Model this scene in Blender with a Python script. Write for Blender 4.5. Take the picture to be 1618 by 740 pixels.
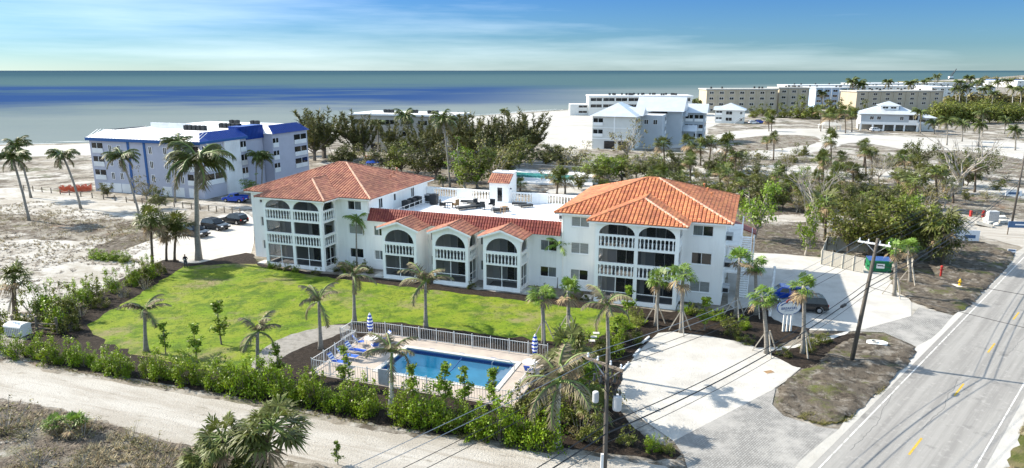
import bpy, bmesh, math, random
from math import sin, cos, tan, pi, radians, hypot, atan2, sqrt
from mathutils import Vector, Matrix, noise as mnoise
for o in list(bpy.data.objects): bpy.data.objects.remove(o)
R = random.Random(7)
scene = bpy.context.scene
COL = scene.collection

# ------------------------------------------------------------------ camera
CAM_H, FOC = 25.0, 1093.0
PITCH = math.atan((370 - 111.5) / FOC)
cd = bpy.data.cameras.new('camera'); cam = bpy.data.objects.new('camera', cd); COL.objects.link(cam)
cam.location = (0, 0, CAM_H); cam.rotation_euler = (pi / 2 - PITCH, 0, 0)
cd.sensor_width = 36; cd.lens = FOC / 1618 * 36; cd.clip_start = 0.5; cd.clip_end = 120000
scene.camera = cam

# ------------------------------------------------------------------ world and sun
SUN_AZ, SUN_EL = radians(-22), radians(36)          # azimuth in which shadows fall, height of the sun
to_sun = Vector((-cos(SUN_AZ) * cos(SUN_EL), -sin(SUN_AZ) * cos(SUN_EL), sin(SUN_EL)))
world = bpy.data.worlds.new('World'); scene.world = world; world.use_nodes = True
wn, wl = world.node_tree.nodes, world.node_tree.links
wn.clear()
out = wn.new('ShaderNodeOutputWorld'); bg = wn.new('ShaderNodeBackground'); bg.inputs['Strength'].default_value = 0.15
sky = wn.new('ShaderNodeTexSky'); sky.sky_type = 'NISHITA'; sky.sun_disc = False
sky.sun_elevation = SUN_EL; sky.sun_rotation = atan2(to_sun.x, to_sun.y)
sky.altitude = 0; sky.air_density = 1.0; sky.dust_density = 0.4; sky.ozone_density = 1.5
tc = wn.new('ShaderNodeTexCoord'); sep = wn.new('ShaderNodeSeparateXYZ'); wl.new(tc.outputs['Generated'], sep.inputs[0])
# clear blue above, pale low air: one even tint by height all round the horizon
ramp = wn.new('ShaderNodeValToRGB')
E = ramp.color_ramp.elements
E[0].position = 0.0; E[0].color = (0.185, 0.275, 0.39, 1)
E[1].position = 0.26; E[1].color = (1.08, 1.0, 0.84, 1)
e = E.new(0.03); e.color = (0.108, 0.195, 0.305, 1)
e = E.new(0.10); e.color = (0.070, 0.155, 0.300, 1)
e = E.new(0.16); e.color = (0.50, 0.60, 0.70, 1)
wl.new(sep.outputs['Z'], ramp.inputs['Fac'])
mul = wn.new('ShaderNodeMixRGB'); mul.blend_type = 'MULTIPLY'; mul.inputs['Fac'].default_value = 1
wl.new(sky.outputs[0], mul.inputs[1]); wl.new(ramp.outputs[0], mul.inputs[2])
# thin cirrus drawn out along the horizon
mp = wn.new('ShaderNodeMapping'); mp.inputs['Scale'].default_value = (1.0, 1.0, 13); mp.inputs['Rotation'].default_value = (0, radians(2.5), radians(-35)); mp.inputs['Location'].default_value = (.35, .9, .2)
wl.new(tc.outputs['Generated'], mp.inputs['Vector'])
nz = wn.new('ShaderNodeTexNoise'); nz.inputs['Scale'].default_value = 1.15; nz.inputs['Detail'].default_value = 10; nz.inputs['Roughness'].default_value = 0.57
wl.new(mp.outputs[0], nz.inputs['Vector'])
cr = wn.new('ShaderNodeValToRGB'); cr.color_ramp.elements[0].position = 0.44; cr.color_ramp.elements[1].position = 0.70
wl.new(nz.outputs['Fac'], cr.inputs['Fac'])
cm = wn.new('ShaderNodeMath'); cm.operation = 'MULTIPLY'; cm.inputs[1].default_value = 0.30; wl.new(cr.outputs[0], cm.inputs[0])
mx = wn.new('ShaderNodeMixRGB'); mx.inputs[2].default_value = (4.6, 5.0, 5.2, 1)
wl.new(cm.outputs[0], mx.inputs['Fac']); wl.new(mul.outputs[0], mx.inputs[1])
wl.new(mx.outputs[0], bg.inputs['Color']); wl.new(bg.outputs[0], out.inputs['Surface'])
sd = bpy.data.lights.new('sun', 'SUN'); sd.energy = 3.8; sd.angle = radians(0.5); sd.color = (1.0, 0.91, 0.77)
so = bpy.data.objects.new('sun', sd); COL.objects.link(so); so.rotation_euler = (-to_sun).to_track_quat('-Z', 'Y').to_euler()
scene.view_settings.view_transform = 'Standard'; scene.view_settings.look = 'None'
scene.view_settings.gamma = 1; scene.view_settings.use_curve_mapping = False
scene.view_settings.exposure = 1.45
scene.render.engine = 'CYCLES'
scene.cycles.max_bounces = 8; scene.cycles.transparent_max_bounces = 16; scene.cycles.use_denoising = True

# ------------------------------------------------------------------ layout helpers
def G(px, py, z=0.0):
    """ground point (at height z) that the survey picture shows at that spot"""
    x = (px - 809) / FOC; y = -(py - 370) / FOC
    dy = cos(PITCH) + y * sin(PITCH); dz = -sin(PITCH) + y * cos(PITCH)
    t = (z - CAM_H) / dz
    return Vector((x * t, dy * t, z))
def at_depth(px, py, Y):
    x = (px - 809) / FOC; y = -(py - 370) / FOC
    dy = cos(PITCH) + y * sin(PITCH); dz = -sin(PITCH) + y * cos(PITCH)
    t = Y / dy
    return Vector((x * t, Y, CAM_H + dz * t))
AX = radians(19.5)                     # the estate's grid: u along the facades, v away from the lens
def uv(p): return (p[0] * cos(AX) - p[1] * sin(AX), p[0] * sin(AX) + p[1] * cos(AX))
def xy(u, v, z=0.0): return Vector((u * cos(AX) + v * sin(AX), -u * sin(AX) + v * cos(AX), z))

# ------------------------------------------------------------------ materials
MATS = {}
def mat(name, col, rough=0.7, var=0.0, scale=3.0, bump=0.0, bscale=None, metal=0.0, spec=0.3, col2=None, island=0.0, trans=0.0, alpha=1.0, coord='Object', stretch=None, lo=0.4, hi=0.65, detail=6, objvar=0.0):
    m = bpy.data.materials.new(name); m.use_nodes = True; MATS[name] = m
    n, l = m.node_tree.nodes, m.node_tree.links
    b = n['Principled BSDF']; b.inputs['Base Color'].default_value = (*col, 1); b.inputs['Roughness'].default_value = rough
    b.inputs['Metallic'].default_value = metal; b.inputs['Specular IOR Level'].default_value = spec
    m.diffuse_color = (*col, 1)
    src = None
    if var or col2 or bump:
        t = n.new('ShaderNodeTexCoord'); vec = t.outputs[coord]
        if stretch:
            mpn = n.new('ShaderNodeMapping'); mpn.inputs['Scale'].default_value = stretch; l.new(vec, mpn.inputs[0]); vec = mpn.outputs[0]
    if var or col2:
        z = n.new('ShaderNodeTexNoise'); z.inputs['Scale'].default_value = scale; z.inputs['Detail'].default_value = detail; z.inputs['Roughness'].default_value = 0.62; l.new(vec, z.inputs['Vector'])
        rp = n.new('ShaderNodeValToRGB'); rp.color_ramp.elements[0].position = lo; rp.color_ramp.elements[1].position = hi
        c2 = col2 or tuple(c * (1 - var) for c in col)
        rp.color_ramp.elements[0].color = (*col, 1); rp.color_ramp.elements[1].color = (*c2, 1)
        l.new(z.outputs['Fac'], rp.inputs['Fac']); src = rp.outputs[0]
    if island or objvar:
        if src is None:
            rgb = n.new('ShaderNodeRGB'); rgb.outputs[0].default_value = (*col, 1); src = rgb.outputs[0]
        for amt, kind in ((island, 0), (objvar, 1)):
            if not amt: continue
            g = n.new('ShaderNodeNewGeometry') if kind == 0 else n.new('ShaderNodeObjectInfo')
            hs = n.new('ShaderNodeHueSaturation')
            mr = n.new('ShaderNodeMapRange'); mr.inputs['To Min'].default_value = 1 - amt; mr.inputs['To Max'].default_value = 1 + amt
            l.new(g.outputs['Random Per Island' if kind == 0 else 'Random'], mr.inputs['Value']); l.new(mr.outputs[0], hs.inputs['Value'])
            mh = n.new('ShaderNodeMapRange'); mh.inputs['To Min'].default_value = 0.5 - 0.035 * amt; mh.inputs['To Max'].default_value = 0.5 + 0.035 * amt
            l.new(g.outputs['Random Per Island' if kind == 0 else 'Random'], mh.inputs['Value']); l.new(mh.outputs[0], hs.inputs['Hue'])
            l.new(src, hs.inputs['Color']); src = hs.outputs[0]
    if src is not None: l.new(src, b.inputs['Base Color'])
    if bump:
        z2 = n.new('ShaderNodeTexNoise'); z2.inputs['Scale'].default_value = bscale or scale * 3; z2.inputs['Detail'].default_value = 5; l.new(vec, z2.inputs['Vector'])
        bp = n.new('ShaderNodeBump'); bp.inputs['Strength'].default_value = min(1, bump); bp.inputs['Distance'].default_value = 0.1 * max(1, bump); l.new(z2.outputs['Fac'], bp.inputs['Height']); l.new(bp.outputs[0], b.inputs['Normal'])
    o = n['Material Output']
    if trans:
        tr = n.new('ShaderNodeBsdfTranslucent'); ms = n.new('ShaderNodeMixShader'); ms.inputs[0].default_value = trans
        if src is not None: l.new(src, tr.inputs['Color'])
        else: tr.inputs['Color'].default_value = (*col, 1)
        l.new(b.outputs[0], ms.inputs[1]); l.new(tr.outputs[0], ms.inputs[2]); l.new(ms.outputs[0], o.inputs['Surface'])
    if alpha < 1:
        tp = n.new('ShaderNodeBsdfTransparent'); ms = n.new('ShaderNodeMixShader'); ms.inputs[0].default_value = alpha
        l.new(tp.outputs[0], ms.inputs[1]); l.new(b.outputs[0], ms.inputs[2]); l.new(ms.outputs[0], o.inputs['Surface'])
    return m
M = MATS
mat('stucco', (.90, .89, .865), .8, .17, 1.1, .12, 14, stretch=(1, 1, .12), lo=.5, hi=.78)
mat('trim', (.89, .885, .87), .5, .03, 2)
mat('deckwhite', (.72, .73, .74), .6, .10, .5, 0)
mat('tile_red', (.36, .150, .098), .7, .35, .35, 0, island=.24)
mat('tile_orange', (.47, .175, .082), .7, .30, .35, 0, island=.20)
mat('tile_dark', (.24, .055, .042), .6, .3, .5, 0, island=.2)
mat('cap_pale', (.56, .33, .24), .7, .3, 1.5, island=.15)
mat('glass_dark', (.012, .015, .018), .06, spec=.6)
mat('glass_blind', (.34, .35, .34), .15, .5, 9, spec=.5, stretch=(.2, .2, 8))
mat('glass_curtain', (.16, .18, .19), .08, .5, 1.2, spec=.6, stretch=(6, 6, .3))
mat('screen', (.010, .011, .013), .6, alpha=.50)
mat('interior', (.35, .35, .36), .8)
mat('curtain', (.55, .56, .58), .9)
mat('shade_metal', (.05, .055, .06), .5, metal=.3)
mat('black_plastic', (.014, .014, .016), .45)
mat('charcoal', (.035, .04, .045), .7, .3, 4)
mat('ac_grey', (.45, .46, .47), .5, .15, 3)
mat('ac_dark', (.03, .033, .036), .6, .3, 8)
mat('wood', (.30, .19, .10), .7, .4, 4, stretch=(1, 1, .2))
mat('old_wood', (.22, .18, .14), .85, .4, 5, .4, 12, stretch=(1, 1, .15))
mat('pole_wood', (.12, .105, .09), .85, .45, 3, .5, 14, stretch=(3, 3, .15))
mat('white_paint', (.74, .735, .72), .45, .06, 3)
mat('concrete', (.50, .49, .46), .85, .2, 1.2, .2, 10)
mat('galv', (.42, .43, .45), .4, .2, 4, metal=.6)
mat('wire', (.03, .03, .032), .6)
mat('wire_pale', (.30, .31, .32), .5)
mat('rubber', (.012, .012, .012), .75)
mat('rim', (.45, .46, .48), .3, metal=.8)
mat('car_black', (.008, .009, .011), .15, spec=.6)
mat('car_blue', (.010, .055, .36), .22, spec=.5)
mat('car_white', (.75, .76, .77), .25, spec=.5)
mat('car_silver', (.40, .42, .44), .25, metal=.5)
mat('lamp_red', (.45, .02, .015), .2)
mat('lamp_clear', (.75, .76, .78), .12)
mat('blue_metal', (.010, .048, .27), .4, .15, 1, metal=.2)
mat('blue_trim', (.02, .09, .27), .5)
mat('lilac_wall', (.43, .44, .52), .8, .06, .5, .1, 8)
mat('roof_white', (.74, .75, .76), .5, .14, .35, spec=.4)
mat('roof_metal', (.56, .60, .64), .35, .12, .4, metal=.35)
mat('grey_wall', (.42, .41, .38), .85, .15, .5)
mat('villa_wall', (.66, .66, .63), .8, .06, .4)
mat('villa_grey', (.46, .49, .52), .8, .06, .4)
mat('tan_wall', (.43, .37, .28), .85, .12, .3)
mat('tan_pale', (.44, .385, .30), .85, .10, .3)
mat('sky_wall', (.34, .45, .60), .8, .06, .4)
mat('green_metal', (.012, .16, .065), .5, .25, 3)
mat('tan_vinyl', (.44, .415, .36), .6, .08, 1)
mat('hydrant_yellow', (.62, .38, .02), .45)
mat('signal_red', (.36, .03, .025), .5)
mat('orange_net', (.62, .12, .05), .7, .2, 6)
mat('umb_blue', (.02, .06, .36), .8)
mat('umb_white', (.80, .80, .82), .8)
mat('sling_blue', (.03, .10, .48), .75)
mat('cloth_dark', (.012, .013, .016), .85)
mat('cloth_grey', (.06, .065, .075), .85)
mat('skin', (.42, .25, .17), .55)
mat('hair', (.02, .015, .012), .7)
mat('sign_blue', (.04, .09, .25), .5)
mat('sign_rust', (.30, .07, .05), .5)
mat('banner_blue', (.07, .14, .27), .6, .3, 3)
mat('trunk_grey', (.27, .25, .22), .85, .35, 2.5, .5, 9, stretch=(1, 1, 3))
mat('trunk_brown', (.15, .115, .085), .9, .5, 4, .8, 12, stretch=(1, 1, 2.5))
mat('trunk_pale', (.56, .53, .47), .85, .35, 3, .3, 9, stretch=(1, 1, 3))
mat('trunk_green', (.16, .22, .06), .6, .3, 3)
mat('bark', (.17, .145, .12), .9, .5, 3, .8, 10)
mat('bark_dead', (.36, .33, .29), .9, .45, 3, .6, 10)
mat('stake', (.50, .44, .36), .8, .3, 5)
mat('fan_green', (.120, .140, .030), .5, .35, .9, island=.35, trans=.25, objvar=.18)
mat('fan_dead', (.30, .22, .13), .8, .3, 2, island=.35, trans=.15)
mat('frond_green', (.090, .110, .026), .45, .35, .6, island=.35, trans=.2, objvar=.18)
mat('frond_fresh', (.16, .26, .035), .45, .3, .8, island=.3, trans=.28, objvar=.12)
mat('frond_dry', (.21, .18, .11), .8, .35, 1, island=.35, trans=.15)
mat('leaf_dark', (.092, .102, .024), .5, .35, .7, island=.5, trans=.30, objvar=.25)
mat('leaf_mid', (.150, .165, .028), .5, .35, .7, island=.5, trans=.36, objvar=.25)
mat('leaf_bright', (.17, .25, .022), .5, .3, .8, island=.35, trans=.30, objvar=.12)
mat('leaf_hedge', (.200, .290, .014), .42, .4, 1.2, island=.45, trans=.40, objvar=.15)
mat('leaf_olive', (.185, .165, .055), .6, .35, .8, island=.35, trans=.2, objvar=.15)
mat('needle', (.125, .125, .038), .6, .35, .6, island=.35, trans=.2, objvar=.2)
mat('straw', (.36, .30, .19), .9, .3, 1, island=.35, trans=.15)
mat('twig', (.20, .165, .13), .9, .4, 2, island=.3)

def ground_mat(name, layers, bump=0.3, bscale=6, rough=.9, vary=None):
    """layers: (colour, noise scale, from, to, detail) stacked over the first colour"""
    m = bpy.data.materials.new(name); m.use_nodes = True; MATS[name] = m
    n, l = m.node_tree.nodes, m.node_tree.links; b = n['Principled BSDF']; b.inputs['Roughness'].default_value = rough; b.inputs['Specular IOR Level'].default_value = .15
    t = n.new('ShaderNodeNewGeometry'); pos = t.outputs['Position']
    rgb = n.new('ShaderNodeRGB'); rgb.outputs[0].default_value = (*layers[0], 1); src = rgb.outputs[0]
    for i, (c, sc, a, bb, dt, st) in enumerate(layers[1:]):
        mpn = n.new('ShaderNodeMapping'); mpn.inputs['Scale'].default_value = st; mpn.inputs['Location'].default_value = (i * 13.7, i * 7.1, 0)
        turn = n.new('ShaderNodeMapping'); turn.inputs['Rotation'].default_value = (0, 0, 0 if st[0] == st[1] else radians(-45.7) if name == 'g_asphalt' else AX); l.new(pos, turn.inputs[0]); l.new(turn.outputs[0], mpn.inputs[0])
        z = n.new('ShaderNodeTexNoise'); z.inputs['Scale'].default_value = sc; z.inputs['Detail'].default_value = dt; z.inputs['Roughness'].default_value = .68; l.new(mpn.outputs[0], z.inputs['Vector'])
        mr = n.new('ShaderNodeMapRange'); mr.inputs['From Min'].default_value = a; mr.inputs['From Max'].default_value = bb; l.new(z.outputs['Fac'], mr.inputs['Value'])
        mxn = n.new('ShaderNodeMixRGB'); l.new(mr.outputs[0], mxn.inputs['Fac']); l.new(src, mxn.inputs[1]); mxn.inputs[2].default_value = (*c, 1); src = mxn.outputs[0]
    l.new(src, b.inputs['Base Color'])
    z2 = n.new('ShaderNodeTexNoise'); z2.inputs['Scale'].default_value = bscale; z2.inputs['Detail'].default_value = 8; z2.inputs['Roughness'].default_value = .7; l.new(pos, z2.inputs['Vector'])
    bp = n.new('ShaderNodeBump'); bp.inputs['Strength'].default_value = bump; bp.inputs['Distance'].default_value = .15; l.new(z2.outputs['Fac'], bp.inputs['Height']); l.new(bp.outputs[0], b.inputs['Normal'])
    return m
I1 = (1, 1, 1)
ground_mat('g_sand', [(.37, .357, .33), ((.21, .188, .155), .075, .41, .53, 9, I1), ((.085, .072, .056), .16, .48, .58, 9, I1), ((.07, .075, .035), .09, .56, .65, 9, I1), ((.40, .39, .365), .45, .56, .68, 8, I1), ((.055, .048, .04), .9, .60, .68, 7, I1)], .8, 3)
ground_mat('g_scrub', [(0.232, 0.215, 0.181), ((0.095, 0.077, 0.060), .35, .42, .55, 9, I1), ((0.327, 0.314, 0.284), 1.1, .54, .64, 9, I1), ((0.086, 0.086, 0.034), .22, .56, .66, 7, I1), ((0.146, 0.086, 0.052), .16, .57, .66, 7, I1)], 1, 5)
ground_mat('g_beach', [(0.404, 0.396, 0.374), ((0.335, 0.323, 0.297), .06, .46, .62, 8, I1), ((0.215, 0.198, 0.172), .55, .62, .72, 8, I1)], .5, 3)
ground_mat('g_track', [(.395, .378, .348), ((.31, .288, .254), .25, .42, .58, 8, (.35, 1.6, 1)), ((.27, .245, .21), .55, .54, .64, 6, (.05, 1.9, 1)), ((.205, .185, .155), .9, .58, .70, 9, (.5, 1.3, 1)), ((.14, .12, .095), 2.6, .66, .74, 7, I1)], .7, 6)
ground_mat('g_lot', [(.435, .425, .40), ((.37, .357, .333), .35, .46, .62, 8, I1), ((.27, .256, .235), 1.6, .62, .73, 8, I1)], .5, 7)
ground_mat('g_mulch', [(.019, .014, .011), ((.040, .030, .023), 2.4, .44, .62, 9, I1), ((.085, .070, .056), 5, .62, .72, 6, I1)], 1, 9)
ground_mat('g_lawn', [(.132, .212, .011), ((.186, .232, .022), .22, .40, .56, 9, I1), ((.074, .130, .012), .45, .48, .60, 9, I1), ((.235, .195, .105), .13, .53, .66, 9, I1), ((.050, .088, .010), 2.2, .54, .66, 8, I1), ((.20, .19, .08), .9, .60, .72, 8, I1)], 1, 9)
ground_mat('g_dune', [(.40, .39, .365), ((.29, .27, .235), .12, .44, .58, 9, (1, 1.6, 1)), ((.15, .13, .105), .30, .55, .66, 9, (1, 1.5, 1)), ((.09, .078, .06), 1.1, .62, .70, 8, I1)], .8, 3)
ground_mat('g_swale', [(0.107, 0.090, 0.071), ((0.215, 0.198, 0.172), .9, .50, .62, 9, I1), ((0.047, 0.039, 0.031), 1.6, .48, .62, 9, I1), ((0.082, 0.095, 0.024), .28, .55, .66, 7, I1)], 1, 6)
ground_mat('g_grass', [(0.089, 0.103, 0.024), ((0.165, 0.144, 0.069), .6, .45, .60, 8, I1), ((0.062, 0.052, 0.034), 1.8, .55, .68, 8, I1)], 1, 7)
ground_mat('g_asphalt', [(.27, .264, .252), ((.205, .20, .192), .35, .42, .60, 8, (.10, 3.0, 1)), ((.31, .302, .288), 2.0, .55, .70, 7, I1), ((.15, .147, .142), .35, .58, .70, 9, I1), ((.12, .118, .115), 1.4, .66, .74, 8, I1)], .3, 14)
ground_mat('g_gravel', [(0.261, 0.248, 0.227), ((0.179, 0.169, 0.151), 1.2, .45, .62, 9, I1), ((0.316, 0.303, 0.275), 4, .55, .68, 6, I1)], .7, 8)
ground_mat('g_deck', [(0.399, 0.344, 0.296), ((0.330, 0.289, 0.255), .8, .45, .62, 7, I1)], .15, 10)
ground_mat('g_paver', [(0.358, 0.354, 0.344), ((0.303, 0.299, 0.289), .5, .45, .62, 7, I1)], .3, 8)

# ------------------------------------------------------------------ mesh builder
OFF = {}
def link(name, me, parent=None, m=None):
    o = bpy.data.objects.new(name, me); COL.objects.link(o)
    if m is not None and me is not None and not me.materials: me.materials.append(M[m] if isinstance(m, str) else m)
    if parent is not None: o.parent = parent
    return o
def props(o, label=None, cat=None, group=None, kind=None):
    if label: o['label'] = label
    if cat: o['category'] = cat
    if group: o['group'] = group
    if kind: o['kind'] = kind
    return o
def thing(name, label, cat, loc=(0, 0, 0), rz=0.0, group=None, frame=None):
    """Empty at a thing's base; frame=(u0,v0): its parts are given in the estate's u,v"""
    o = bpy.data.objects.new(name, None); COL.objects.link(o); o.empty_display_size = .3
    o.location = loc; o.rotation_euler = (0, 0, rz)
    if frame is not None:
        o.location = xy(*frame); o.rotation_euler = (0, 0, -AX); OFF[o.name] = frame
    return props(o, label, cat, group)
class MB:
    def __init__(s): s.v = []; s.f = []
    def add(s, vs, fs):
        k = len(s.v); s.v.extend(vs); s.f.extend([tuple(i + k for i in f) for f in fs]); return s
    def quad(s, *p): return s.add(list(p), [tuple(range(len(p)))])
    def box(s, x0, y0, z0, x1, y1, z1):
        return s.add([(x0, y0, z0), (x1, y0, z0), (x1, y1, z0), (x0, y1, z0), (x0, y0, z1), (x1, y0, z1), (x1, y1, z1), (x0, y1, z1)],
                     [(3, 2, 1, 0), (4, 5, 6, 7), (0, 1, 5, 4), (1, 2, 6, 5), (2, 3, 7, 6), (3, 0, 4, 7)])
    def obox(s, c, ax, ay, az):
        c = Vector(c); ax, ay, az = Vector(ax), Vector(ay), Vector(az)
        P = [c + sx * ax + sy * ay + sz * az for sz in (-1, 1) for sx, sy in ((-1, -1), (1, -1), (1, 1), (-1, 1))]
        return s.add([tuple(p) for p in P], [(3, 2, 1, 0), (4, 5, 6, 7), (0, 1, 5, 4), (1, 2, 6, 5), (2, 3, 7, 6), (3, 0, 4, 7)])
    def bar(s, a, b, w, h=None):
        a, b = Vector(a), Vector(b); d = b - a; h = h or w
        up = Vector((0, 0, 1)) if abs(d.normalized().z) < .95 else Vector((0, 1, 0))
        x = d.cross(up).normalized() * w / 2; y = x.cross(d).normalized() * h / 2
        return s.obox((a + b) / 2, x, d / 2, y)
    def prism(s, poly, z0, z1):
        n = len(poly); vs = [(p[0], p[1], z0) for p in poly] + [(p[0], p[1], z1) for p in poly]
        return s.add(vs, [tuple(range(n - 1, -1, -1)), tuple(range(n, 2 * n))] + [(i, (i + 1) % n, n + (i + 1) % n, n + i) for i in range(n)])
    def tube(s, path, rad, n=7, cap=True):
        path = [Vector(p) for p in path]; k = len(path); vs = []; fs = []
        if not hasattr(rad, '__len__'): rad = [rad] * k
        x = None
        for i, p in enumerate(path):
            d = (path[min(i + 1, k - 1)] - path[max(i - 1, 0)])
            d = d.normalized() if d.length > 1e-9 else Vector((0, 0, 1))
            if x is None: x = d.cross(Vector((0, 0, 1)) if abs(d.z) < .9 else Vector((1, 0, 0))).normalized()
            else: x = (x - d * x.dot(d)).normalized()
            y = d.cross(x)
            for j in range(n):
                a = 2 * pi * j / n; vs.append(tuple(p + (x * cos(a) + y * sin(a)) * rad[i]))
        for i in range(k - 1):
            for j in range(n):
                fs.append((i * n + j, i * n + (j + 1) % n, (i + 1) * n + (j + 1) % n, (i + 1) * n + j))
        if cap: fs += [tuple(range(n - 1, -1, -1)), tuple((k - 1) * n + j for j in range(n))]
        return s.add(vs, fs)
    def lathe(s, prof, n=10, c=(0, 0, 0)):
        vs = []; fs = []; k = len(prof)
        for r, z in prof:
            for j in range(n):
                a = 2 * pi * j / n; vs.append((c[0] + r * cos(a), c[1] + r * sin(a), c[2] + z))
        for i in range(k - 1):
            for j in range(n): fs.append((i * n + j, i * n + (j + 1) % n, (i + 1) * n + (j + 1) % n, (i + 1) * n + j))
        fs += [tuple(range(n - 1, -1, -1)), tuple((k - 1) * n + j for j in range(n))]
        return s.add(vs, fs)
    def mesh(s, name, m=None, smooth=False, off=None):
        v = s.v if off is None else [(a - off[0], b - off[1], c) for a, b, c in s.v]
        me = bpy.data.meshes.new(name); me.from_pydata([tuple(p) for p in v], [], s.f)
        if smooth: me.polygons.foreach_set('use_smooth', [True] * len(me.polygons))
        if m: me.materials.append(M[m])
        me.update(); return me
    def build(s, name, m, parent=None, smooth=False, kind=None):
        p = parent; off = None
        while p is not None:
            if p.name in OFF: off = OFF[p.name]; break
            p = p.parent
        o = link(name, s.mesh(name, m, smooth, off), parent)
        if kind: o['kind'] = kind
        return o
def place(name, me, parent, loc, rz=0.0, scale=None):
    """a piece that shares its mesh; loc is in the parent's frame (u,v when it has one)"""
    o = bpy.data.objects.new(name, me); COL.objects.link(o); o.parent = parent
    p = parent; off = (0, 0)
    while p is not None:
        if p.name in OFF: off = OFF[p.name]; break
        p = p.parent
    o.location = (loc[0] - off[0], loc[1] - off[1], loc[2]); o.rotation_euler = (0, 0, rz)
    if scale: o.scale = scale
    return o
def copy_tree(o, parent=None):
    c = o.copy(); COL.objects.link(c)
    if parent is not None: c.parent = parent
    if o.name in OFF: OFF[c.name] = OFF[o.name]
    for ch in o.children: copy_tree(ch, c)
    return c

# ------------------------------------------------------------------ sheets of ground
def chaikin(p, k=2):
    for _ in range(k):
        q = []
        for i in range(len(p)):
            a, b = p[i], p[(i + 1) % len(p)]
            q += [a * .75 + b * .25, a * .25 + b * .75]
        p = q
    return p
def jitter(p, amp, seed):
    out = []
    for i in range(len(p)):
        a, b = p[i], p[(i + 1) % len(p)]; n = max(1, int((b - a).length / max(.5, amp * 1.6)))
        for j in range(min(n, 60)):
            q = a.lerp(b, j / n); w = mnoise.noise_vector(Vector((q.x * .5 / max(.4, amp), q.y * .5 / max(.4, amp), seed)))
            out.append(q + Vector((w.x, w.y, 0)) * amp)
    return out
def sheet(name, pts, m, z, smooth=0, rough=0.0, kind='structure', px=True, hole=None):
    p = [G(*q) for q in pts] if px else [Vector((*q, 0)) for q in pts]
    if smooth: p = chaikin(p, smooth)
    if rough: p = jitter(p, rough, z * 1000)
    bm = bmesh.new(); vs = [bm.verts.new((q.x, q.y, z)) for q in p]
    if hole:
        hv = [bm.verts.new(xy(*q, z)) for q in hole]; ed = [bm.edges.new((l[i], l[(i + 1) % len(l)])) for l in (vs, hv) for i in range(len(l))]
        bmesh.ops.triangle_fill(bm, use_beauty=True, use_dissolve=False, edges=ed)
    else:
        f = bm.faces.new(vs); f.normal_update(); bmesh.ops.triangulate(bm, faces=[f])
    for f in bm.faces:
        f.normal_update()
        if f.normal.z < 0: f.normal_flip()
    me = bpy.data.meshes.new(name); bm.to_mesh(me); bm.free(); me.materials.append(M[m])
    return props(link(name, me), kind=kind)
def inside(p, poly):
    x, y = p[0], p[1]; c = False; n = len(poly); j = n - 1
    for i in range(n):
        a, b = poly[i], poly[j]
        if (a[1] > y) != (b[1] > y) and x < (b[0] - a[0]) * (y - a[1]) / (b[1] - a[1]) + a[0]: c = not c
        j = i
    return c
def edge_dist(p, poly):
    d = 1e9; n = len(poly)
    for i in range(n):
        a, b = poly[i], poly[(i + 1) % n]; vx, vy = b[0] - a[0], b[1] - a[1]
        t = max(0, min(1, ((p[0] - a[0]) * vx + (p[1] - a[1]) * vy) / (vx * vx + vy * vy + 1e-9)))
        d = min(d, hypot(p[0] - a[0] - t * vx, p[1] - a[1] - t * vy))
    return d
def relief(name, pts, m, z, step, fn, smooth=2, kind='structure'):
    """sheet with real mounds and ditches: fn(x, y, distance to the edge) -> height"""
    poly = chaikin([G(*q) for q in pts], smooth)
    xs = [q.x for q in poly]; ys = [q.y for q in poly]
    bm = bmesh.new(); grid = {}
    nx = int((max(xs) - min(xs)) / step) + 2; ny = int((max(ys) - min(ys)) / step) + 2
    for i in range(nx):
        for j in range(ny):
            x = min(xs) + (i - .3) * step + R.uniform(-.3, .3) * step; y = min(ys) + (j - .3) * step + R.uniform(-.3, .3) * step
            if inside((x, y), poly):
                d = edge_dist((x, y), poly); grid[i, j] = bm.verts.new((x, y, z + fn(x, y, d) * min(1, d / .6)))
    for i in range(nx - 1):
        for j in range(ny - 1):
            q = [grid.get(k) for k in ((i, j), (i + 1, j), (i + 1, j + 1), (i, j + 1))]
            q = [a for a in q if a]
            if len(q) >= 3: bm.faces.new(q)
    for f in bm.faces: f.smooth = True
    me = bpy.data.meshes.new(name); bm.to_mesh(me); bm.free(); me.materials.append(M[m])
    return props(link(name, me), kind=kind)
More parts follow.
